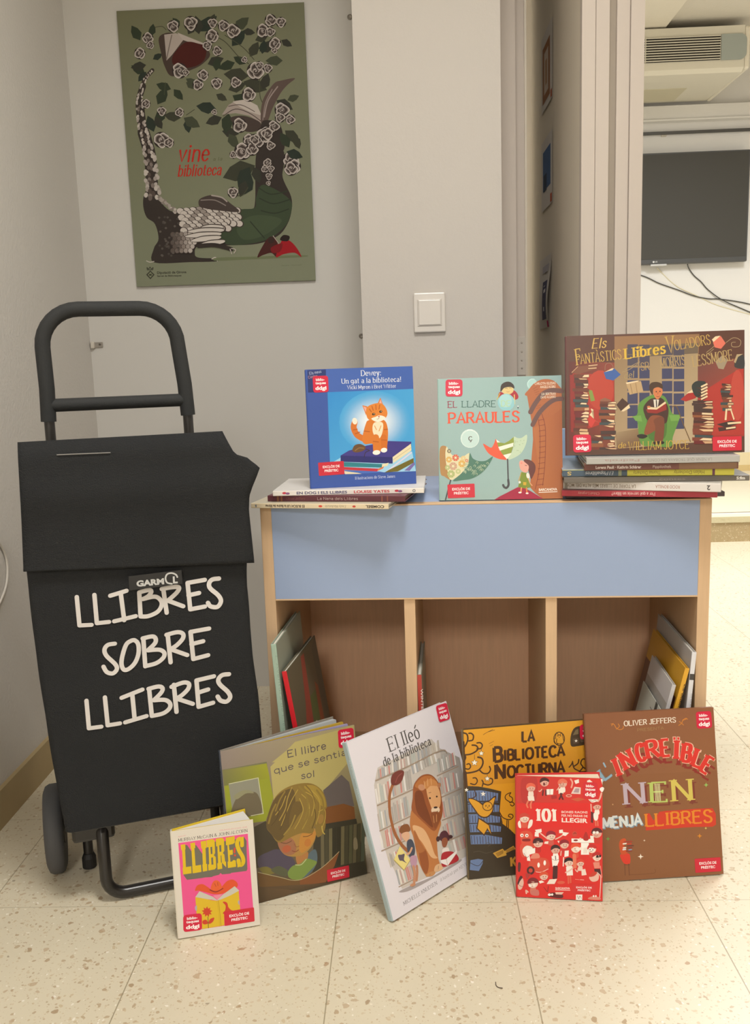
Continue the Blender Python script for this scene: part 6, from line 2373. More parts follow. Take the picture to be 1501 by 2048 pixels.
def make_stickers(stick, root, base):
    for kind, Q in stick:
        tl, tr, br, bl = [Vector(p) for p in Q]; u = ((tr-tl)+(br-bl))/2; v = ((tl-bl)+(tr-br))/2; c = (tl+tr+br+bl)/4; wd, ht = u.length, v.length
        u.normalize(); v = Vector((-u.y, u.x)); mb = MB(); lib = kind.startswith('sticker')
        M = base @ Matrix(((u.x, v.x, 0, c.x), (u.y, v.y, 0, c.y), (0, 0, 1, 0), (0, 0, 0, 1)))
        a = Art(mb, M); r = .16*wd if lib else .03*wd; P = []
        for sx, sy, t0 in ((1, 1, 0), (-1, 1, .5), (-1, -1, 1), (1, -1, 1.5)):
            for k in range(5): t = (t0+k/8)*PI; P.append((sx*(wd/2-r)+r*math.cos(t), sy*(ht/2-r)+r*math.sin(t)))
        a.poly({'sticker': 'cf2342', 'label': 'cc2a3c', 'stickerb': 'cf2a36', 'labelb': 'd23434'}[kind], P)
        if lib:
            a.text('sansb', 'f4ecec', 'biblio-', (-.30*wd, .20*ht), (.26*wd, .20*ht), .15*ht); a.text('sansb', 'f4ecec', 'teques', (-.34*wd, .0*ht), (.34*wd, .0*ht), .15*ht); a.text('sansd', 'f8f2f2', 'ddgi', (-.36*wd, -.34*ht), (.36*wd, -.34*ht), .21*ht)
        else:
            a.text('sansb', 'f4e6e6', 'EXCLÒS DE', (-.33*wd, .06*ht), (.33*wd, .06*ht), .17*ht); a.text('sansb', 'f4e6e6', 'PRÉSTEC', (-.27*wd, -.24*ht), (.27*wd, -.24*ht), .17*ht)
        mb.build('library_sticker' if lib else 'loan_label', root)

BOARD_T = .0024
def book(label, W, H, T, art, M, group, spine, back, pages='e6dfd0', opening=0, spine_art=None, leaves=None, edge=None, paper=False):
    """hardcover standing on its foot: front cover at y=0 facing -y, spine at x=0"""
    root = thing('picture_book', label, 'book', M, group); mb = MB(); th = BOARD_T if not paper else .0005
    mb.rbox(0, W, 0, th, 0, H, INK, min(.0006, th*.3), hexc(edge or back)); stick = []
    A_ = Art(mb, face_matrix((0, -.00005, 0), (1, 0, 0), (0, 0, 1))); A_.lines(ART[art], stick); mb.build('front_cover', root)
    make_stickers(stick, root, face_matrix((0, -.00005-A_.top(), 0), (1, 0, 0), (0, 0, 1)))
    mb = MB(); mb.rbox(-th, 0.0008, 0, T, 0, H, INK, min(.0008, th*.35), hexc(spine))
    if spine_art:
        a = Art(mb, face_matrix((-th-.00005, T, 0), (0, -1, 0), (0, 0, 1)))
        for e in spine_art: a.text(*e[:3], (e[3]*T, e[4]*H), (e[5]*T, e[6]*H), e[7]*T)
    mb.build('spine', root)
    piv = Matrix.Translation((0, T, 0)) @ Matrix.Rotation(math.radians(opening), 4, 'Z') @ Matrix.Translation((0, -T, 0))
    mb = MB(); mb.rbox(0, W, T-th, T, 0, H, INK, min(.0006, th*.3), hexc(back)); mb.build('back_cover', root, M=piv)
    mb = MB(); pc = mat(pages, .85, spec=.2); e = .003 if not paper else .0005
    if not leaves: leaves = [(0, 1, pages)]
    for k, (f0, f1, h) in enumerate(leaves):
        mb = MB(); y0 = th+(T-2*th)*f0+.0001; y1 = th+(T-2*th)*f1-.0001; a0 = math.radians(opening*f0); a1 = math.radians(opening*f1); n = 8; vs = []
        for i in range(n+1):
            x = (W-e)*i/n
            for yy, aa in ((y0, a0), (y1, a1)):
                for z in (e, H-e): vs.append((x*math.cos(aa), yy+x*math.sin(aa), z))
        fs = []
        for i in range(n):
            b = i*4; fs += [(b, b+4, b+5, b+1), (b+2, b+3, b+7, b+6), (b+1, b+5, b+7, b+3), (b, b+2, b+6, b+4)]
        fs += [(0, 1, 3, 2), (n*4, n*4+2, n*4+3, n*4+1)]
        mb.add(vs, fs, mat(h, .85, spec=.2, bump=.1, bscale=300)); mb.build('page_block' if len(leaves) == 1 else 'page', root)
    return root
def flat_book(label, L, D, T, M, group, spine, cover, pages='e6e0d2', texts=(), bands=(), under=None, top=None, dots=()):
    """book lying down, spine towards -y: x along the spine, y depth, z thickness"""
    root = thing('picture_book', label, 'book', M, group); mb = MB(); th = min(.002, T*.22)
    mb.rbox(0, L, 0, D, 0, th, INK, .0004, hexc(cover)); mb.rbox(0, L, 0, D, T-th, T, INK, .0004, hexc(cover)); mb.rbox(0, L, -th*.6, .0015, 0, T, INK, min(.0012, T*.12), hexc(spine))
    a = Art(mb, face_matrix((0, -th*.6-.00005, 0), (1, 0, 0), (0, 0, 1)))
    for h, x0, x1 in bands: a.poly(h, [(x0*L, T*.04), (x1*L, T*.04), (x1*L, T*.96), (x0*L, T*.96)])
    for h, x, y, rx in dots: a.put([Vector((x*L+rx*L*math.cos(k*PI/8), (y+.22*math.sin(k*PI/8))*T)) for k in range(16)], [tuple(range(16))], hexc(h))
    for st, h, tx, x0, x1, y, hh in texts: a.text(st, h, tx, (x0*L, y*T), (x1*L, y*T), hh*T)
    if under: b = Art(mb, face_matrix((L, 0, -.00005), (-1, 0, 0), (0, 1, 0))); under(b, L, D)
    if top: b = Art(mb, face_matrix((0, 0, T+.00005), (1, 0, 0), (0, 1, 0))); top(b, L, D)
    mb.build('cover', root)
    mb = MB(); mb.box(.003, L-.003, .002, D-.003, th, T-th, mat(pages, .85, spec=.2)); mb.build('page_block', root)
    return root

# ------------------------------------------------------------------ room
def struct(name, boxes, m, smooth=False):
    mb = MB()
    for b in boxes: mb.box(*b, b and m)
    return props(mb.build(name), kind='structure')
struct('floor', [(-.95, 3.4, -4.2, 4.25, -.08, 0)], FLOOR)
struct('wall_left', [(-.95, -.838, -4.2, 2.53, 0, 2.6)], STUCCO)
struct('baseboard_left', [(-.838, -.828, -4.2, 2.415, 0, .077)], mat('b09c74', .55, var=.12, vscale=14))
struct('wall_back', [(-.838, .30, 2.415, 2.53, 0, 2.6)], BOARD)
struct('wall_pillar', [(-.095, .2345, 2.15, 2.415, 0, 2.6)], WALL)
struct('ceiling', [(-.95, 3.4, -4.2, 2.95, 2.6, 2.7)], FARWALL)
struct('wall_front', [(-.95, 3.4, -4.3, -4.2, 0, 2.6)], WALL)
struct('trim_shade_beam', [(-.95, 3.4, -.55, -.35, 2.2, 2.6)], WALL)  # unseen beam added to shade the upper walls from the front lamp
struct('wall_right', [(3.4, 3.5, -4.3, 6.0, 0, 2.75)], FARWALL)
# far room, one step up
struct('floor_far', [(.3, 3.4, 4.25, 5.97, -.08, .128)], mat('e4d9be', .35, spec=.4, var=.03))
mb = MB(); mb.box(.3, 3.4, 4.235, 4.25, 0, .094, STONE); mb.box(.3, 3.4, 4.228, 4.25, .094, .122, mat('c2b896', .6, bump=.3, bscale=60)); mb.box(.3, 3.4, 4.232, 4.285, .122, .136, mat('ece8dc', .4)); mb.box(.3, 3.4, 4.255, 4.26, .136, .14, mat('a49a86', .4))
props(mb.build('trim_step'), kind='structure')
struct('wall_far', [(.3, 3.4, 5.85, 5.97, .128, 2.75)], FARWALL)
struct('trim_cream_strip', [(.3, 3.4, 5.842, 5.85, .166, .247)], CREAM)  # thin cream strip above the far baseboard
struct('baseboard_far', [(.3, 3.4, 5.836, 5.85, .128, .166)], mat('d3b981', .5))
mb = MB(); mb.box(.3, 3.4, 5.80, 5.85, 2.288, 2.372, FARWALL); mb.box(.3, 3.4, 5.79, 5.85, 2.283, 2.292, FARWALL); props(mb.build('trim_ledge'), kind='structure')
mb = MB(); mb.box(.3, 3.4, 2.95, 5.97, 2.655, 2.75, mat('d9d2c4', .9, bump=.2, bscale=120)); mb.box(.3, 1.454, 2.95, 5.85, 2.62, 2.655, mat('e4dccb', .9, bump=.2, bscale=120)); props(mb.build('ceiling_far'), kind='structure')
struct('wall_recess', [(.30, .56, 2.93, 3.05, 0, 2.6)], PANELFACE)
struct('wall_partition', [(.3, .56, 3.05, 5.97, 0, 2.75)], FARWALL)
# stepped door jamb between pillar and folding partition, with its hinge leaf
mb = MB(); mb.box(.2345, .2885, 2.32, 2.93, 0, 2.6, GREYPAINT); mb.box(.2885, .3155, 2.365, 2.93, 0, 2.6, GREYPAINT); mb.box(.3155, .3205, 2.36, 2.93, .0, 2.6, mat('d6cdbd', .5))
jamb = props(mb.build('trim_jamb'), kind='structure')
mb = MB(); mb.rbox(.294, .318, 2.3628, 2.365, .852, .95, mat('cbc3b8', .45), .0006)
for z in (.87, .89, .912, .935): mb.lathe([(.0026, 0), (.0026, .0008), (.0016, .0016)], mat('b7b0a6', .4, .3), Matrix.Translation((.306, 2.3628, z)) @ Matrix.Rotation(PI/2, 4, 'X'), 12)
h = mb.build('hinge_leaf', jamb)
# ceiling luminaires (out of frame above)
def luminaire(x, y, z, sx, sy, label):
    t = thing('ceiling_lamp', label, 'lamp', Matrix.Translation((x, y, z)))
    mb = MB()
    for a, b, c_, d in ((-sx/2-.02, sx/2+.02, -sy/2-.02, -sy/2), (-sx/2-.02, sx/2+.02, sy/2, sy/2+.02), (-sx/2-.02, -sx/2, -sy/2, sy/2), (sx/2, sx/2+.02, -sy/2, sy/2)): mb.box(a, b, c_, d, -.04, 0, mat('e8e6e0', .4))
    mb.build('frame', t)
    m, n, l, p = new_mat('lamp_diffuser'); p.inputs['Emission Color'].default_value = (1, .93, .82, 1); p.inputs['Emission Strength'].default_value = 2.0
    mb = MB(); mb.box(-sx/2, sx/2, -sy/2, sy/2, -.012, -.006, m); mb.build('diffuser', t)

luminaire(.12, .72, 2.6, .6, .6, 'square ceiling lamp above the book display'); luminaire(-.2, -2.9, 2.6, .65, 1.25, 'unseen long ceiling lamp added in the front part of the room as fill')  # the long one is an added housing for the front fill

# folding partition: stacked leaves seen edge-on, inner face carries flyers
part = thing('folding_partition', 'grey folding partition door pushed open, leaves stacked edge-on right of the pillar', 'partition door', Matrix.Translation((.396, 2.05, 0)))
for k, (x0, x1, y0) in enumerate(((0, .0285, 0), (.0300, .0585, .002), (.0745, .1015, .004), (.1030, .1315, .0))):
    mb = MB(); mb.rbox(x0, x1, y0, .76, .012, 2.55, GREYPAINT if k else PANELFACE, .0015); 
    mb.rbox(x0-.0003, x1+.0003, y0-.0008, y0+.022, .0118, 2.5502, GREYPAINT, .0012); mb.build('door_leaf', part)
mb = MB()
mb.box(.0585, .0745, .013, .017, .012, 2.55, mat('a59a8c', .8)); mb.box(.0286, .0299, .006, .012, .012, 2.55, mat('a59a8c', .8)); mb.box(.1016, .1029, .006, .012, .012, 2.55, mat('a59a8c', .8)); mb.build('gap_filler', part)  # filler strips added so the shaded gaps between leaves get a softer tone
def flyer(label, y0, y1, z0, z1, deco, curl=0):
    mb = MB(); n = 10; vs = []; fs = []
    for i in range(n+1):
        for j in range(n+1):
            t, s = j/n, i/n; vs.append((.3945-.0008-curl*(.004*math.sin(s*5)*(.3+t)+.007*t**2), y1+(y0-y1)*t, z0+(z1-z0)*s))
    fs = [(i*(n+1)+j, i*(n+1)+j+1, (i+1)*(n+1)+j+1, (i+1)*(n+1)+j) for i in range(n) for j in range(n)]
    mb.add(vs, fs, PAPER, hexc('d6d0ca'))
    for q, (h, a, b, c_, d) in enumerate(deco):
        sub = []
        for s in [c_+(d-c_)*k/6 for k in range(7)]:
            for t in (a, b): sub.append((.3945-.0011-.0002*q-curl*(.004*math.sin(s*5)*(.3+t)+.007*t**2), y1+(y0-y1)*t, z0+(z1-z0)*s))
        mb.add(sub, [(2*k, 2*k+1, 2*k+3, 2*k+2) for k in range(6)], PAPER, hexc(h))
    return props(mb.build('flyer', smooth=False), label, 'flyer', 'flyers on the partition door')
flyer('flyer with a brown picture frame, highest on the grey partition', 2.42, 2.60, 1.545, 1.735, (('9a6a48', .12, .8, .1, .84), ('cfc0b0', .28, .66, .2, .74), ('b05a38', .86, .98, .02, .12), ('b08a68', .4, .55, .3, .62)))
flyer('flyer with a blue picture, middle of the grey partition', 2.42, 2.60, 1.29, 1.47, (('4d6a96', .15, .85, .28, .84), ('3c4a60', .2, .5, .26, .5), ('b8502e', .84, .97, .02, .14)))
flyer('curling white flyer with a dark blue block and pink corner, lowest on the grey partition', 2.425, 2.64, .975, 1.165, (('4a4a6a', .3, .76, .12, .66), ('e0dce0', .42, .62, .5, .6), ('c8c8d4', .45, .58, .24, .3), ('b8b4bc', .25, .8, .78, .88), ('c8246c', .82, .99, .0, .09)), 1)

# light switch
sw = thing('light_switch', 'white square rocker light switch on the pillar', 'light switch', Matrix.Translation((.0635, 2.15, 1.0075)))
mb = MB(); mb.rbox(-.037, .037, -.009, 0, -.0455, .0455, mat('d8d2ca', .3), .003); mb.build('frame', sw)
mb = MB(); mb.rbox(-.0285, .0285, -.0105, -.008, -.031, .031, mat('c9c2ba', .35), .001); mb.build('bezel', sw)
mb = MB(); mb.rbox(-.0255, .0255, -.014, -.008, -.028, .029, mat('dcd6ce', .25), .0016, M=Matrix.Rotation(math.radians(2.5), 4, 'X')); mb.build('rocker', sw)
# fixings on the back board
cl = thing('wall_clip', 'small clear and metal fixing clip in the corner behind the trolley handle', 'clip', Matrix.Translation((-.83, 2.415, .967)))
mb = MB(); mb.rbox(.004, .026, -.004, 0, -.007, .007, mat('a8a29a', .35, .6), .001); mb.build('plate', cl)
mb = MB(); mb.rbox(-.006, .005, -.010, 0, -.010, .009, mat('cfc8bc', .2), .003); mb.build('plug', cl)
mb = MB(); mb.lathe([(.003, 0), (.003, .001), (.0015, .002)], mat('6a645c', .4, .5), Matrix.Translation((.019, -.004, .001)) @ Matrix.Rotation(PI/2, 4, 'X'), 12); mb.build('screw', cl)
for x, z, lb in ((-.1105, .967, 'screw head beside the pillar level with the light switch'), (-.112, 1.752, 'screw head high up beside the pillar')):
    mb = MB(); mb.lathe([(.0065, 0), (.0065, .0015), (.004, .003), (.0015, .0022)], mat('8f8980', .4, .5), Matrix.Translation((x, 2.415, z)) @ Matrix.Rotation(PI/2, 4, 'X'), 18); props(mb.build('screw'), lb, 'screw', 'board screws')
mb = MB(); mb.tube(cr([(-.8335, 1.60, .62), (-.8345, 1.72, .585), (-.8345, 1.775, .548), (-.8345, 1.79, .50), (-.8345, 1.76, .452), (-.8335, 1.66, .41), (-.8335, 1.5, .40)], 8), .0025, mat('d2ccc2', .4)); props(mb.build('cable', smooth=True), 'thin white cable looping on the left wall', 'cable')

# poster
mb = MB(); M = Matrix.Translation((-.699, 2.412, 1.114)); n = 12; vs = []
def pbend(u, v): return -.0012-.003*(v/.675)**4-.002*max(0, 1-u/.06-v/.4)
for i in range(n+1):
    for j in range(n+1): u, v = .474*j/n, .675*i/n; vs.append((u, pbend(u, v), v))
mb.add(vs, [(i*(n+1)+j, i*(n+1)+j+1, (i+1)*(n+1)+j+1, (i+1)*(n+1)+j) for i in range(n) for j in range(n)], PAPER, hexc('8b9070'))
a = Art(mb, face_matrix((0, -.0046, 0), (1, 0, 0), (0, 0, 1)), PAPER); a.lines(ART['poster'])  # printed ground darkens towards the top, light falloff put into its colour
mb.build('poster', M=M); po = bpy.data.objects['poster']; props(po, 'green paper poster of a scaly creature among white roses on the back wall', 'poster')

# ------------------------------------------------------------------ far room fittings
ac = thing('air_conditioner', 'cream air conditioner hung under the far room ceiling', 'air conditioner', Matrix.Translation((.86, 5.2, 2.395)))
IV = mat('dfd9c8', .4); mb = MB(); vs = []; W_ = 1.04
prof = [(0, .005), (0, .215), (.62, .215), (.62, .0), (.16, -.012), (.03, -.012)]
mb.add([(x, y, z) for x in (0, W_-.03) for y, z in prof], [tuple(range(6))[::-1], tuple(range(6, 12))]+[(i, (i+1) % 6, 6+(i+1) % 6, 6+i) for i in range(6)], IV); mb.build('body', ac)
mb = MB(); mb.rbox(W_-.03, W_, -.004, .62, -.006, .212, mat('e9e2d0', .4), .012); mb.build('end_cap', ac)
mb = MB(); mb.box(.03, .88, -.004, .0, .045, .17, mat('2e2a24', .9)); mb.build('grille_shade', ac)  # flat dark sheet painting the shade between the louvres
for k in range(10): mb = MB(); mb.rbox(.03, .882, -.0075, -.003, .0485+k*.0128, .0535+k*.0128, IV, .0008); mb.build('louvre', ac)
mb = MB(); mb.box(.48, .484, -.0125, -.003, .045, .17, IV); mb.build('grille_bar', ac)
mb = MB(); vs = [(.885, .042), (.985, .042)]+[(.985+.035*math.sin(k*PI/12), .077-.035*math.cos(k*PI/12)) for k in range(1, 7)]+[(1.02, .137)]+[(.985+.035*math.cos(k*PI/12), .137+.035*math.sin(k*PI/12)) for k in range(1, 7)]+[(.885, .172)]; n = len(vs)
mb.add([(x, -.007, z) for x, z in vs]+[(x, -.002, z) for x, z in vs], [tuple(range(n)), tuple(range(n, 2*n))[::-1]]+[(i, i+n, (i+1) % n+n, (i+1) % n) for i in range(n)], mat('a5aca6', .35)); mb.build('control_panel', ac)
mb = MB(); mb.box(.05, .80, .30, .55, -.0105, -.004, mat('cdc5aa', .5)); mb.build('underside_panel', ac)
tv = thing('television', 'black wall-mounted television, switched off, in the far room', 'television', Matrix.Translation((.985, 5.775, 1.44)))
mb = MB(); mb.rbox(0, 1.15, 0, .045, 0, .657, mat('4a4a4a', .35), .006); mb.build('case', tv)
mb = MB(); mb.box(.010, 1.14, -.0015, 0, .03, .648, mat('45433e', .55, spec=.3)); mb.build('screen', tv)
mb = MB(); mb.rbox(.56, .66, -.004, .02, -.010, .002, mat('c9c9c9', .3, .3), .003); mb.build('sensor', tv)
mb = MB(); a = Art(mb, face_matrix((0, -.002, 0), (1, 0, 0), (0, 0, 1))); a.put(*disc((.578, .015), .006), hexc('d8d8d8')); a.text('sansb', 'd0d0d0', 'LG', (.587, .0115), (.601, .0115), .008); mb.build('logo', tv)
mb = MB(); mb.box(.40, .75, .045, .0748, .15, .5, mat('2a2a2a', .5)); mb.build('wall_mount', tv)
def wcable(pts, h, r, lb): mb = MB(); mb.tube(cr(pts, 8), r, mat(h, .5), 8); props(mb.build('cable', smooth=True), lb, 'cable', 'cables below the television')
wcable([(1.2, 5.843, 1.47), (1.5, 5.843, 1.385), (1.62, 5.843, 1.33), (1.74, 5.843, 1.285), (1.84, 5.842, 1.245), (1.93, 5.842, 1.225), (2.0, 5.842, 1.22), (2.16, 5.842, 1.19), (2.4, 5.842, 1.12)], '4a4844', .0034, 'black cable sagging from the hidden left end of the television')
wcable([(1.78, 5.80, 1.436), (1.80, 5.838, 1.415), (1.835, 5.843, 1.37), (1.88, 5.843, 1.33), (1.92, 5.843, 1.285), (1.98, 5.836, 1.235), (2.04, 5.836, 1.20), (2.12, 5.843, 1.165), (2.4, 5.843, 1.04)], '4a4844', .0034, 'black cable dropping from under the middle of the television')
wcable([(1.60, 5.83, 1.425), (1.63, 5.8467, 1.40), (1.73, 5.8467, 1.31), (1.86, 5.8467, 1.245), (2.0, 5.8467, 1.18), (2.3, 5.8467, 1.09)], 'e6dcbc', .0026, 'cream cable below the television, paler than the black ones')
mb = MB(); mb.rbox(1.2, 3.3, 5.825, 5.837, 2.213, 2.231, mat('4c4a46', .4), .002)
for x in (1.63, 2.6): mb.box(x-.015, x+.015, 5.837, 5.85, 2.205, 2.228, mat('c8c0b0', .4))
props(mb.build('curtain_rail'), 'dark rail along the far wall above the television', 'rail')

# ------------------------------------------------------------------ bookcase
SW, SH, SD, ST = .764, .656, .37, .0195
KS = 1.037; Z0 = .8961*(KS-1)/KS   # bookcase and its books are built at 1/KS of their size and set out below
YAW = math.radians(-3.0)
SHM = Matrix.Translation((-.2565, 1.527, 0)) @ Matrix.Rotation(YAW, 4, 'Z')
sh = thing('bookcase', 'low beech bookcase with blue front and three open bays', 'bookcase', SHM)
for x in (0, SW-ST): mb = MB(); mb.rbox(x, x+ST, 0, SD, Z0, SH, BEECH_V, .0008); mb.build('side_panel', sh)
for x in (.246, .4905): mb = MB(); mb.rbox(x, x+ST, .003, SD-.009, .088, SH-ST, BEECH_V, .0008); mb.build('divider', sh)
mb = MB(); mb.rbox(ST, SW-ST, .019, SD, SH-ST, SH, BLUE, .0006); mb.build('top_panel', sh)
mb = MB(); mb.rbox(ST, SW-ST, 0, .019, .490, SH-.0025, BLUE, .0006); mb.build('front_panel', sh)
mb = MB(); mb.rbox(ST, SW-ST, -.0004, .0192, SH-.0026, SH, BEECH_H, .0004); mb.rbox(ST, SW-ST, -.0004, .0192, .4875, .4902, BEECH_H, .0004); mb.build('edge_strip', sh)
mb = MB(); mb.rbox(ST, SW-ST, .002, SD-.008, .069, .088, BEECH_H, .0008); mb.build('bottom_panel', sh)
mb = MB(); mb.rbox(ST, SW-ST, .03, .046, Z0, .069, BEECH_H, .0008); mb.build('plinth', sh)
mb = MB(); mb.box(ST, SW-ST, SD-.008, SD, Z0, SH-ST, BEECH_LIT); mb.build('back_panel', sh)

def pose(x, y, z, yaw, lean=0, roll=0): return Matrix.Translation((x, y, z)) @ Matrix.Rotation(math.radians(yaw), 4, 'Z') @ Matrix.Rotation(-math.radians(lean), 4, 'X') @ Matrix.Rotation(math.radians(roll), 4, 'Y')
# ---- books stacked on the left of the bookcase top
GL_, GR_, GT, GF, GS = 'books piled on the left of the bookcase', 'books piled on the right of the bookcase', 'books displayed face out on the bookcase', 'books displayed on the floor', 'books standing in the bays'
z = SH+.0002
flat_book('cream thin book at the bottom of the left pile, overhanging the bookcase', .243, .20, .0085, pose(-.269, 1.513, z, -12), GL_, 'e0cfae', 'c9bfa8', texts=(('sansb', '4a3a30', 'ES BUSCA! Lili la lladre de llibres', .40, .11, .72, .50), ('sansb', '3a302a', 'COMBEL', .97, .84, .75, .5), ('script', '9a8a70', 'Emily Mackenzie', .70, .55, .7, .45), ('sansb', '5a6a80', '&', .045, .03, .7, .5)), dots=(('d8503c', .515, .5, .014), ('c84a3a', .757, .5, .012))); z += .0087
flat_book('maroon book in the middle of the left pile, under the white one', .243, .215, .0103, pose(-.242, 1.527, z, -11), GL_, '5e3038', '6a3a44', pages='8a7468', texts=(('hand', 'd8c8c0', 'La Nena dels Llibres', .37, .665, .32, .42), ('script', '8a5a50', 'Oliver Jeffers', .14, .28, .35, .38)), bands=(('8a5a3c', .072, .085), ('8a5a3c', .10, .112), ('8a5040', .832, .842), ('8a5040', .872, .88))); z += .0105
flat_book('white book on top of the left pile, under the blue cat book', .260, .165, .0088, pose(-.231, 1.517, z, -2.5), GL_, 'e6e0d8', 'd8d4d0', texts=(('sansb', '4a4a74', 'EN DOG I ELS LLIBRES', .16, .495, .26, .5), ('sansb', 'c83a44', 'LOUISE YATES', .54, .775, .26, .5), ('sansb', '4a4a5a', 'O', .925, .945, .26, .5)), dots=(('c8344a', .078, .55, .014), ('8a5a88', .100, .46, .014), ('c8344a', .822, .55, .014), ('8a5a88', .844, .46, .014))); z += .009
book('blue picture book with an orange kitten on a pile of books', .184, .204, .013, 'dewey', pose(-.1650, 1.531, z, 9.2, 2.9), GT, '33509a', '3a57a2', spine_art=(('sansb', 'b8c8e4', 'Dewey: Un gat a la biblioteca!', .62, .22, .62, .72, .34), ('sansb', 'e0e8f4', 'edebé', .66, .03, .66, .11, .5), ('sansb', '8aa4d4', 'Myron Witter', .62, .8, .62, .94, .3)))
book('teal picture book with umbrellas, a brown tower and two children', .208, .2095, .012, 'paraules', pose(.0575, 1.531, SH+.0016, -3.9, 8.2), GT, '8fb0aa', '94b8b2')
# ---- pile on the right of the bookcase top
z = SH+.0002
flat_book('dark book at the very bottom of the right pile, under the red one', .262, .19, .0080, pose(.271, 1.523, z, -4.4), GR_, '55494c', '5a5052'); z += .0082
flat_book('red book second from the bottom of the right pile', .246, .20, .0102, pose(.260, 1.500, z, -14), GR_, 'a83440', '8a5a5c', texts=(('serif', 'e6c8c4', 'Per a què serveix un llibre?', .61, .33, .74, .5), ('serif', 'c89890', 'Chloé Legeay', .25, .11, .7, .4))); z += .0104
flat_book('white book third from the bottom of the right pile, its title upside down', .250, .235, .0142, pose(.265, 1.514, z, -20), GR_, 'dcd6d0', 'c9c4bc', texts=(('sans', '8a7a68', 'LA TORRE DE LLIBRES MÉS ALTA DEL MÓN', .475, .02, .68, .4), ('sans', 'a87868', 'ROCIO BONILLA', .75, .60, .68, .36), ('sansb', '4a4444', '2', .935, .915, .74, .5)), bands=(('9a9488', .008, .03),)); z += .0144
flat_book('dark grey book fourth from the bottom of the right pile, poking out furthest right', .294, .215, .0092, pose(.260, 1.481, z, -6), GR_, '6e675f', '6a645e', texts=(('sansb', 'e6e2da', 'S:fm', .93, .975, .25, .5), ('sans', '8a8278', 'contes', .52, .66, .3, .4))); z += .0094
flat_book('half blue half yellow book third from the top of the right pile', .272, .20, .0112, pose(.259, 1.490, z, -8), GR_, 'd6cf52', '8a9098', texts=(('script', 'dfe2e6', 'El Pispallibres', .305, .14, .72, .5), ('sans', '8a7a34', 'Helen Docherty', .83, .655, .72, .5), ('sans', '8a7a34', 'Thomas Docherty', .58, .42, .72, .5), ('sansb', 'c8b070', 'S', .055, .03, .75, .55)), bands=(('4f6070', .0, .385), ('6a3a50', .875, .89), ('9aa07c', .333, .352))); z += .0114
flat_book('maroon and brown book second from the top of the right pile', .241, .19, .0106, pose(.292, 1.472, z, -6.9), GR_, '6a4038', '8a6a50', texts=(('sansb', 'd8cac2', 'Lorenz Pauli · Kathrin Schärer', .075, .375, .28, .42), ('sans', 'b8a498', 'Pippilothek', .45, .57, .3, .4)), bands=(('7a5a42', .62, .99),)); z += .0108
flat_book('silver grey book on top of the right pile, under the brown armchair book', .240, .20, .0110, pose(.294, 1.466, z, -5.7), GR_, 'b3b1ac', 'b0aeaa', texts=(('sans', '96928c', 'LA NENA QUE TROBAVA UN CONTE', .82, .40, .7, .4), ('sans', 'a8908c', 'Pedrola', .35, .12, .7, .36))); z += .0112
book('brown picture book of a man reading in a green armchair among flying books', .282, .197, .014, 'voladors', pose(.268, 1.492, z+.0018, -5.3, 7.4), GT, '5a2c28', '3c2a26')
flat_book('pale blue book standing upright on the bookcase behind the right pile', .108, .155, .010, Matrix.Translation((.438, 1.68, SH+.0002)) @ Matrix.Rotation(-PI/2, 4, 'Y') @ Matrix.Rotation(PI/2, 4, 'X') @ Matrix.Rotation(0, 4, 'Z'), GT, 'a9bfdc', 'aabfdb')

# ---- books standing in the bays (spine towards the room)
def bay(label, x, y, z0, L, D, T, tilt, yaw, spine, cover, texts=(), bands=(), under=None, top=None, pages='e6e0d2'):
    M = Matrix.Translation((x, y, z0)) @ Matrix.Rotation(math.radians(yaw), 4, 'Z') @ Matrix.Rotation(math.radians(tilt), 4, 'Y') @ Matrix.Rotation(-PI/2, 4, 'Y')
    return flat_book(label, L, D, T, M, GS, spine, cover, pages, texts, bands, under, top)
def pale(b, L, D):
    b.poly('a3aa9a', [(.0, .004), (L, .004), (L, D), (0, D)]); b.stroke('5c4a42', .002, [(L*.30, D*.35), (L*.24, D*.42), (L*.30, D*.46), (L*.24, D*.55), (L*.27, D*.62)])
def painted(b, L, D):
    b.poly('6b6450', [(0, .004), (L, .004), (L, D), (0, D)]); b.poly('5c5a4c', [(L*.05, D*.82), (L, D*.85), (L, D), (0, D)])
    for h, p in (('8a7a3c', [(.55, .12), (.7, .2), (.86, .5), (.66, .5), (.5, .3)]), ('5c6a3c', [(.3, .5), (.6, .46), (.62, .66), (.3, .7)]), ('a0483c', [(.02, .45), (.3, .34), (.48, .2), (.64, .18), (.66, .34), (.56, .44), (.3, .5), (.02, .56)]), ('8c3c5c', [(.5, .24), (.62, .26), (.62, .4), (.52, .42)]), ('9a5034', [(.25, .72), (.5, .68), (.92, .62), (.95, .76), (.6, .80), (.3, .80)])): b.poly(h, [(u*L, v*D) for u, v in p])
    b.put([Vector((L*(.62+.15*math.cos(t)), D*(.54+.10*math.sin(t)))) for t in [k*PI/10 for k in range(20)]], [tuple(range(20))], hexc('d2ccbe'))
    for k in range(5): b.stroke('5a5448', .0012, [(L*(.53+k*.045), D*.49), (L*(.54+k*.045), D*.60)])
zb = .0885
bay('pale green book standing in the left bay against the side panel', -.2123, 1.465, zb+.0007, .3385, .205, .0095, -3.2, -5, 'a9c0ae', '9aa594', texts=(('serif', '5f7a68', 'L Aventura de Llegir', .94, .50, .3, .42),), under=pale)
bay('red-spined book with a painted cover in the left bay', -.1746, 1.465, zb+.0014, .290, .205, .0088, -8.3, -8, 'd4202c', '6b6450', under=painted)
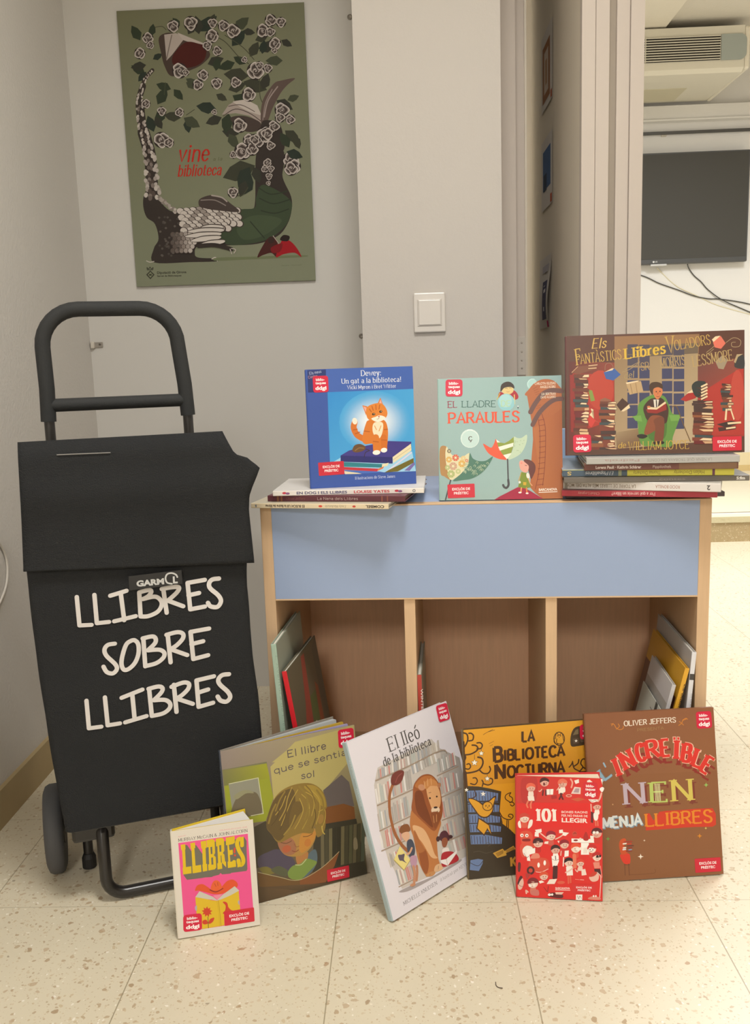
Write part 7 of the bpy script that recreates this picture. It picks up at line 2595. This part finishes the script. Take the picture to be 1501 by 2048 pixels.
bay('thin book with a red and teal spine beside the first divider', .0195, 1.517, zb+.0002, .2605, .19, .0083, -.5, -3, '5c9482', '8a8a78', texts=(('sansb', 'e4d0c8', 'WINTER', .90, .72, .3, .42), ('sans', 'c8dcd0', 'Blackaby', .62, .42, .3, .4)), bands=(('b8463a', .66, 1.0),), pages='d8d4c8')
bay('white book with black spine lettering against the right side panel', .4612, 1.475, zb+.0004, .306, .235, .0078, 4.2, -2, 'dedee2', 'b8b6b4', texts=(('serif', '4a4a4e', 'Bruno i Bacallà', .76, .55, .3, .42),), bands=(('4a4644', .84, .875),), top=None)
def ytop(b, L, D):
    b.poly('704232', [(0, .006), (L*.80, .006), (L*.80, D), (0, D)]); b.poly('cf9c30', [(L*.80, 0), (L, 0), (L, D), (L*.80, D)]); b.put([Vector((L*(.66+.03*math.cos(t)), D*(.62+.03*math.sin(t)))) for t in [k*PI/8 for k in range(16)]], [tuple(range(16))], hexc('d8c4b4'))
bay('yellow-spined book with a brown cover in the right bay', .4080, 1.475, zb+.0002, .2845, .225, .0076, 13.0, -2, 'e0a836', 'cf9c30', texts=(('sansb', '6a4a20', 'La biblioteca dels contes', .90, .42, .3, .42), ('sansb', '3a2a18', 'T', .33, .30, .3, .6)), top=ytop, pages='d8b050')
def gtop(b, L, D):
    b.poly('a8a49e', [(0, .004), (L, .004), (L, D), (0, D)]); b.poly('cdcaca', [(L*.86, 0), (L, 0), (L, D), (L*.86, D)])
    for k in range(7): b.stroke('8c6a60', .0013, [(L*(.70-k*.035), D*.25), (L*(.70-k*.035), D*.75)], False)
bay('small grey book with a white edge leaning on the yellow one', .3925, 1.475, zb+.0002, .255, .155, .0068, 13.0, -3, 'c4c1c2', 'b4b0ac', top=gtop)
mb = MB(); M = Matrix.Translation((.3815, 1.470, zb+.0006)) @ Matrix.Rotation(math.radians(-3), 4, 'Z') @ Matrix.Rotation(math.radians(13), 4, 'Y') @ Matrix.Rotation(-PI/2, 4, 'Y')
mb.box(0, .206, 0, .155, 0, .0012, PAPER, hexc('c6c6ba')); a = Art(mb, face_matrix((0, 0, .00125), (1, 0, 0), (0, 1, 0)), PAPER); a.poly('5a5650', [(.19, .035), (.207, .035), (.207, .05), (.19, .05)])
for k in range(7): a.stroke('6e6a64', .0016, [(.186-k*.012, .012), (.186-k*.012, .075-.004*(k % 3))], False)
a.stroke('8a9a8a', .003, [(.09, .06), (.105, .08), (.12, .07), (.115, .05)]); props(mb.build('leaflet', M=M), 'printed card leaflet in front of the small grey book', 'leaflet')

# set the bookcase and everything in and on it out to their real distance and size
Vc = Vector((0, 0, .8961)); SKM = Matrix.Translation(Vc) @ Matrix.Scale(KS, 4) @ Matrix.Translation(-Vc)
for o in [o for o in C.objects if o.parent is None and (o.get('group') in (GL_, GR_, GT, GS) or o.name in ('bookcase', 'leaflet'))]: o.matrix_basis = SKM @ o.matrix_basis
# ---- books on the floor
def fz(T, lean): return T*math.sin(math.radians(lean))+.0003
book('brown picture book with big coloured lettering, rightmost on the floor', .228, .287, .0085, 'nen', pose(.3042, 1.4251, fz(.0085, 12.3), 5.2, 12.2), GF, '7a4e34', '86563a', edge='7a4c32')
book('orange-yellow picture book with an owl and dark lettering', .245, .266, .009, 'nocturna', pose(.0905, 1.4400, fz(.009, 5.6), 9.0, 5.6), GF, '6a5a3c', '5a4630', edge='6a4a28')
book('small red paperback crowded with cartoon readers, in front of the brown book', .140, .208, .013, 'rao', pose(.1675, 1.3865, fz(.013, 5.8), -6.3, 5.8), GF, 'b83430', 'c82e30', pages='ecdcc4', opening=8, edge='c8302e')
book('white picture book with a seated lion, tilted in the middle of the floor row', .238, .294, .0105, 'lleo', pose(-.0406, 1.3199, fz(.0105, 19.5), 45.5, 19.5), GF, 'a5b5b8', 'd8d4d8', edge='d4d0d4', spine_art=(('sansb', 'c4d2d4', 'KNUDSEN', .66, .90, .66, .80, .34), ('sansb', 'c4d2d4', 'HAWKES', .66, .74, .66, .64, .34)))
book('dim painted picture book of a reading child, standing ajar before the trolley', .240, .268, .0075, 'sol', pose(-.3068, 1.3605, fz(.0075, 8), 24.7, 8), GF, '3a3f4a', '8d867c', opening=18, edge='8a8470', leaves=((0, .06, 'b0a468'), (.27, .33, 'a59cc0'), (.5, .57, 'c0a040'), (.82, .97, 'b8bcbc')), spine_art=(('sansb', 'a8acb4', 'EL LLIBRE QUE ES SENTIA SOL', .64, .9, .64, .5, .3),))
book('small pink and yellow book, frontmost on the floor, standing ajar', .129, .173, .011, 'llibres', pose(-.3815, 1.2821, fz(.011, 8.4), 15.4, 8.4), GF, 'd4ccbc', 'd2b42a', pages='dcd8d4', opening=21, edge='d4b62c')

# ------------------------------------------------------------------ shopping trolley
TRM = Matrix.Translation((-.514, 1.385, 0)) @ Matrix.Rotation(math.radians(20), 4, 'Z')
tr = thing('shopping_trolley', 'black fabric shopping trolley with white hand lettering, left of the bookcase', 'trolley', TRM)
FAB = mat('292a2b', .92, bump=.4, bscale=500, spec=.25, var=.12, vscale=6)
FOAM = mat('2e2f2f', .75, bump=.12, bscale=500, spec=.35); STEEL = mat('24211f', .28, spec=.6); RUB = mat('4a4a4c', .7)
def lerp(tab, v):
    tab = sorted(tab)
    if v <= tab[0][0]: return tab[0][1]
    for (a, x), (b, y) in zip(tab, tab[1:]):
        if v <= b: return x+(y-x)*(v-a)/(b-a)
    return tab[-1][1]
LE = [(.142, -.073), (.2, -.078), (.29, -.083), (.40, -.090), (.597, -.094), (.75, -.088)]
RE = [(.142, .262), (.25, .266), (.33, .264), (.40, .258), (.47, .256), (.53, .254), (.578, .258), (.75, .258)]
def front(u, v): return .0025*noise.noise((u*7, v*6, 1.3))+.001*math.sin(v*31+u*9)
mb = MB(); N = 48; rows = 34; vs = []; 
for i in range(rows+1):
    v = .142+(.735-.142)*i/rows; l, r = lerp(LE, v), lerp(RE, v); D = .125-.02*max(0, (v-.6)/.135); cs = .022
    per = []
    for k in range(20): t = k/19; u = l+cs*.5+(r-l-cs)*t; per.append((u, front(u, v)))
    for t in (.25, .5, .75): per.append((r-cs*.5+cs*.5*math.sin(t*PI/2), .011-.011*math.cos(t*PI/2)+front(r, v)*.5))
    for k in range(8): t = k/7; per.append((r+.003*noise.noise((v*9, t*3, 4)), .012+(D-.02)*t))
    for k in range(12): t = k/11; per.append((r-.01-(r-l-.02)*t, D))
    for k in range(8): t = k/7; per.append((l+.003*noise.noise((v*9, t*3, 8)), D-.008-(D-.02)*t))
    for t in (.75, .5, .25): per.append((l+cs*.5-cs*.5*math.sin(t*PI/2), .011-.011*math.cos(t*PI/2)+front(l, v)*.5))
    vs += [(u, d, v) for u, d in per]
n = len(per); fs = [(i*n+k, i*n+(k+1) % n, (i+1)*n+(k+1) % n, (i+1)*n+k) for i in range(rows) for k in range(n)]+[tuple(range(n))[::-1], tuple(rows*n+k for k in range(n))]
mb.add(vs, fs, FAB); bag = mb.build('bag', tr, smooth=True)
wd = {0: MB(), 1: MB(), 2: MB()}
for ln in ART['bag']:
    t = ln.split(' '); P = pairs(t[3:]); mb = wd[0 if P[0][1] > .475 else 1 if P[0][1] > .395 else 2]
    P = [(p.x, p.y) for p in cr([(x, y, 0) for x, y in P], 6)] if t[0] == 'S' and len(P) > 2 else [(P[0][0]+(P[-1][0]-P[0][0])*k/6, P[0][1]+(P[-1][1]-P[0][1])*k/6) for k in range(7)]
    v, f = stroke(P, int(t[2])*1e-4); mb.add([(p.x, front(p.x, p.y)-.0011-.00002*(len(mb.f) % 7), p.y) for p in v], f, PRINT, hexc(t[1]))
for k in wd: wd[k].build('lettering', bag)
# flap: sheet over the front and top with flaring right corner
FL = [(.58, -.0965), (.6, -.096), (.70, -.0905), (.76, -.0885), (.791, -.0875)]
FR = [(.575, .2655), (.60, .2645), (.66, .262), (.685, .2635), (.70, .2690), (.718, .2780), (.731, .2840), (.7355, .278), (.744, .268), (.752, .260), (.7535, .248), (.760, .2415), (.775, .234), (.791, .2275)]
mb = MB(); vs = []; nu = 30; rowsF = [.5705+(.791-.5705)*i/36 for i in range(37)]
for v in rowsF:
    l, r = lerp(FL, v), lerp(FR, v)
    for k in range(nu+1):
        t = k/nu; u = l+(r-l)*t; vv = v+.022*(1-t)*max(0, 1-(v-.5705)/.03) if v < .6 else v
        bulge = .010*math.exp(-((v-.60)/.02)**2)*0+.006*math.exp(-((v-.705)/.03)**2)+.003*noise.noise((u*6, v*9, 2))
        vs.append((u, -.009-bulge+(.012*max(0, (v-.76)/.031)**2), vv))
for j, (dd, dz) in enumerate(((.03, -.004), (.06, -.012), (.10, -.028), (.135, -.045))):
    for k in range(nu+1): t = k/nu; vs.append((-.0875+(.2275+.0875)*t, dd, .791+dz))
R_ = len(rowsF)+4
mb.add(vs, [(i*(nu+1)+k, i*(nu+1)+k+1, (i+1)*(nu+1)+k+1, (i+1)*(nu+1)+k) for i in range(R_-1) for k in range(nu)], FAB); fl = mb.build('flap', tr, smooth=True)
sm = fl.modifiers.new('solid', 'SOLIDIFY'); sm.thickness = .0025; sm.offset = 1
mb = MB(); mb.tube([(-.032, -.0125, .7715), (.048, -.0128, .770)], .0008, mat('8a8782', .6), 6); mb.build('seam', fl)
mb = MB(); q_ = pairs(ART['bagtag'][0].split(' ')[1:]); zt = -.0135
mb.add([(x, zt+.0, v) for x, v in q_]+[(x, zt+.0016, v) for x, v in q_], [(3, 2, 1, 0), (0, 1, 5, 4), (1, 2, 6, 5), (2, 3, 7, 6), (3, 0, 4, 7), (4, 5, 6, 7)], mat('252424', .6))
a = Art(mb, face_matrix((0, zt-.0001, 0), (1, 0, 0), (0, 0, 1))); a.lines(ART['bagtag'][1:]); tg = mb.build('brand_tag', fl)
def arc(cx, cz, r, a0, a1, y, n=8): return [(cx+r*math.cos(math.radians(a0+(a1-a0)*k/n)), y, cz+r*math.sin(math.radians(a0+(a1-a0)*k/n))) for k in range(n+1)]
ul, ur, yh = -.0425, .1865, .15; rb = .062; zt = 1.0015
mb = MB(); mb.tube([(ul-.002, yh, .815), (ul, yh, .87)]+arc(ul-.001+rb, zt-rb, rb, 180, 90, yh)+arc(ur-.006-rb, zt-rb, rb, 90, 0, yh)+[(ur+.001, yh, .87), (ur+.0035, yh, .815)], .0128, FOAM, 20); mb.build('handle_grip', tr, smooth=True)
mb = MB(); mb.tube([(ul+.004, yh, .842), (ur-.002, yh, .842)], .0112, FOAM, 18); mb.build('crossbar', tr, smooth=True)
for s, u in ((0, ul-.001), (1, ur+.003)):
    mb = MB(); mb.tube([(u, .135, .004), (u, .14, .5), (u+.0, yh, .83)], .0088, STEEL, 14); p_ = mb.build('post', tr, smooth=True)
    mb = MB(); mb.lathe([(.0, .0), (.0125, .001), (.0125, .02), (.009, .028)], mat('1e1c1b', .6), Matrix.Translation((u, .1345, .0005)), 18); mb.build('foot_cap', p_)
bl, br_ = -.014, .196
mb = MB(); mb.tube([(bl, .13, .16), (bl, .06, .15), (bl-.001, .02, .12), (bl-.001, .012, .07)]+[(bl-.001+.032-.032*math.cos(math.radians(k*15)), .010, .0425-.032*math.sin(math.radians(k*15))) for k in range(7)]+[(br_-.032+.032*math.sin(math.radians(k*15)), .010, .0425-.032*math.cos(math.radians(k*15))) for k in range(7)]+[(br_, .012, .07), (br_, .02, .12), (br_, .06, .15), (br_, .13, .16)], .0103, STEEL, 16); mb.build('base_tube', tr, smooth=True)
mb = MB(); mb.rbox(-.06, .25, .012, .118, .132, .146, STEEL, .004); mb.tube([(.03, .008, .143), (.26, .008, .143)], .002, mat('8a857c', .4, .3), 8); mb.rbox(-.064, .006, .02, .125, .108, .142, STEEL, .006); mb.build('base_plate', tr)
for u in (-.097, .245):
    mb = MB(); M = Matrix.Translation((u, .150, .0795)) @ Matrix.Rotation(PI/2, 4, 'Y')
    mb.lathe([(.03, -.014), (.066, -.0165), (.0755, -.0125), (.079, -.006), (.079, .006), (.0755, .0125), (.066, .0165), (.03, .014)], RUB, M, 40); wh = mb.build('wheel', tr, smooth=True)
    mb = MB(); mb.lathe([(.006, -.019), (.028, -.016), (.03, 0), (.028, .016), (.006, .019)], mat('2c2b2a', .45), M, 24); mb.build('hub', wh, smooth=True)
mb = MB(); mb.tube([(-.11, .150, .0795), (.258, .150, .0795)], .006, STEEL); mb.build('axle', tr, smooth=True)

# bit of bent wire lying on the tiles
mb = MB(); mb.tube(cr([(0.1100, 1.1778, .0007), (0.1100, 1.1703, .0007), (0.1132, 1.1661, .0007), (0.1188, 1.1650, .0007)], 5), .0006, mat('4a3a2a', .5, .3), 8); props(mb.build('wire_scrap', smooth=True), 'tiny bent scrap of wire lying on the front floor tile', 'wire scrap')
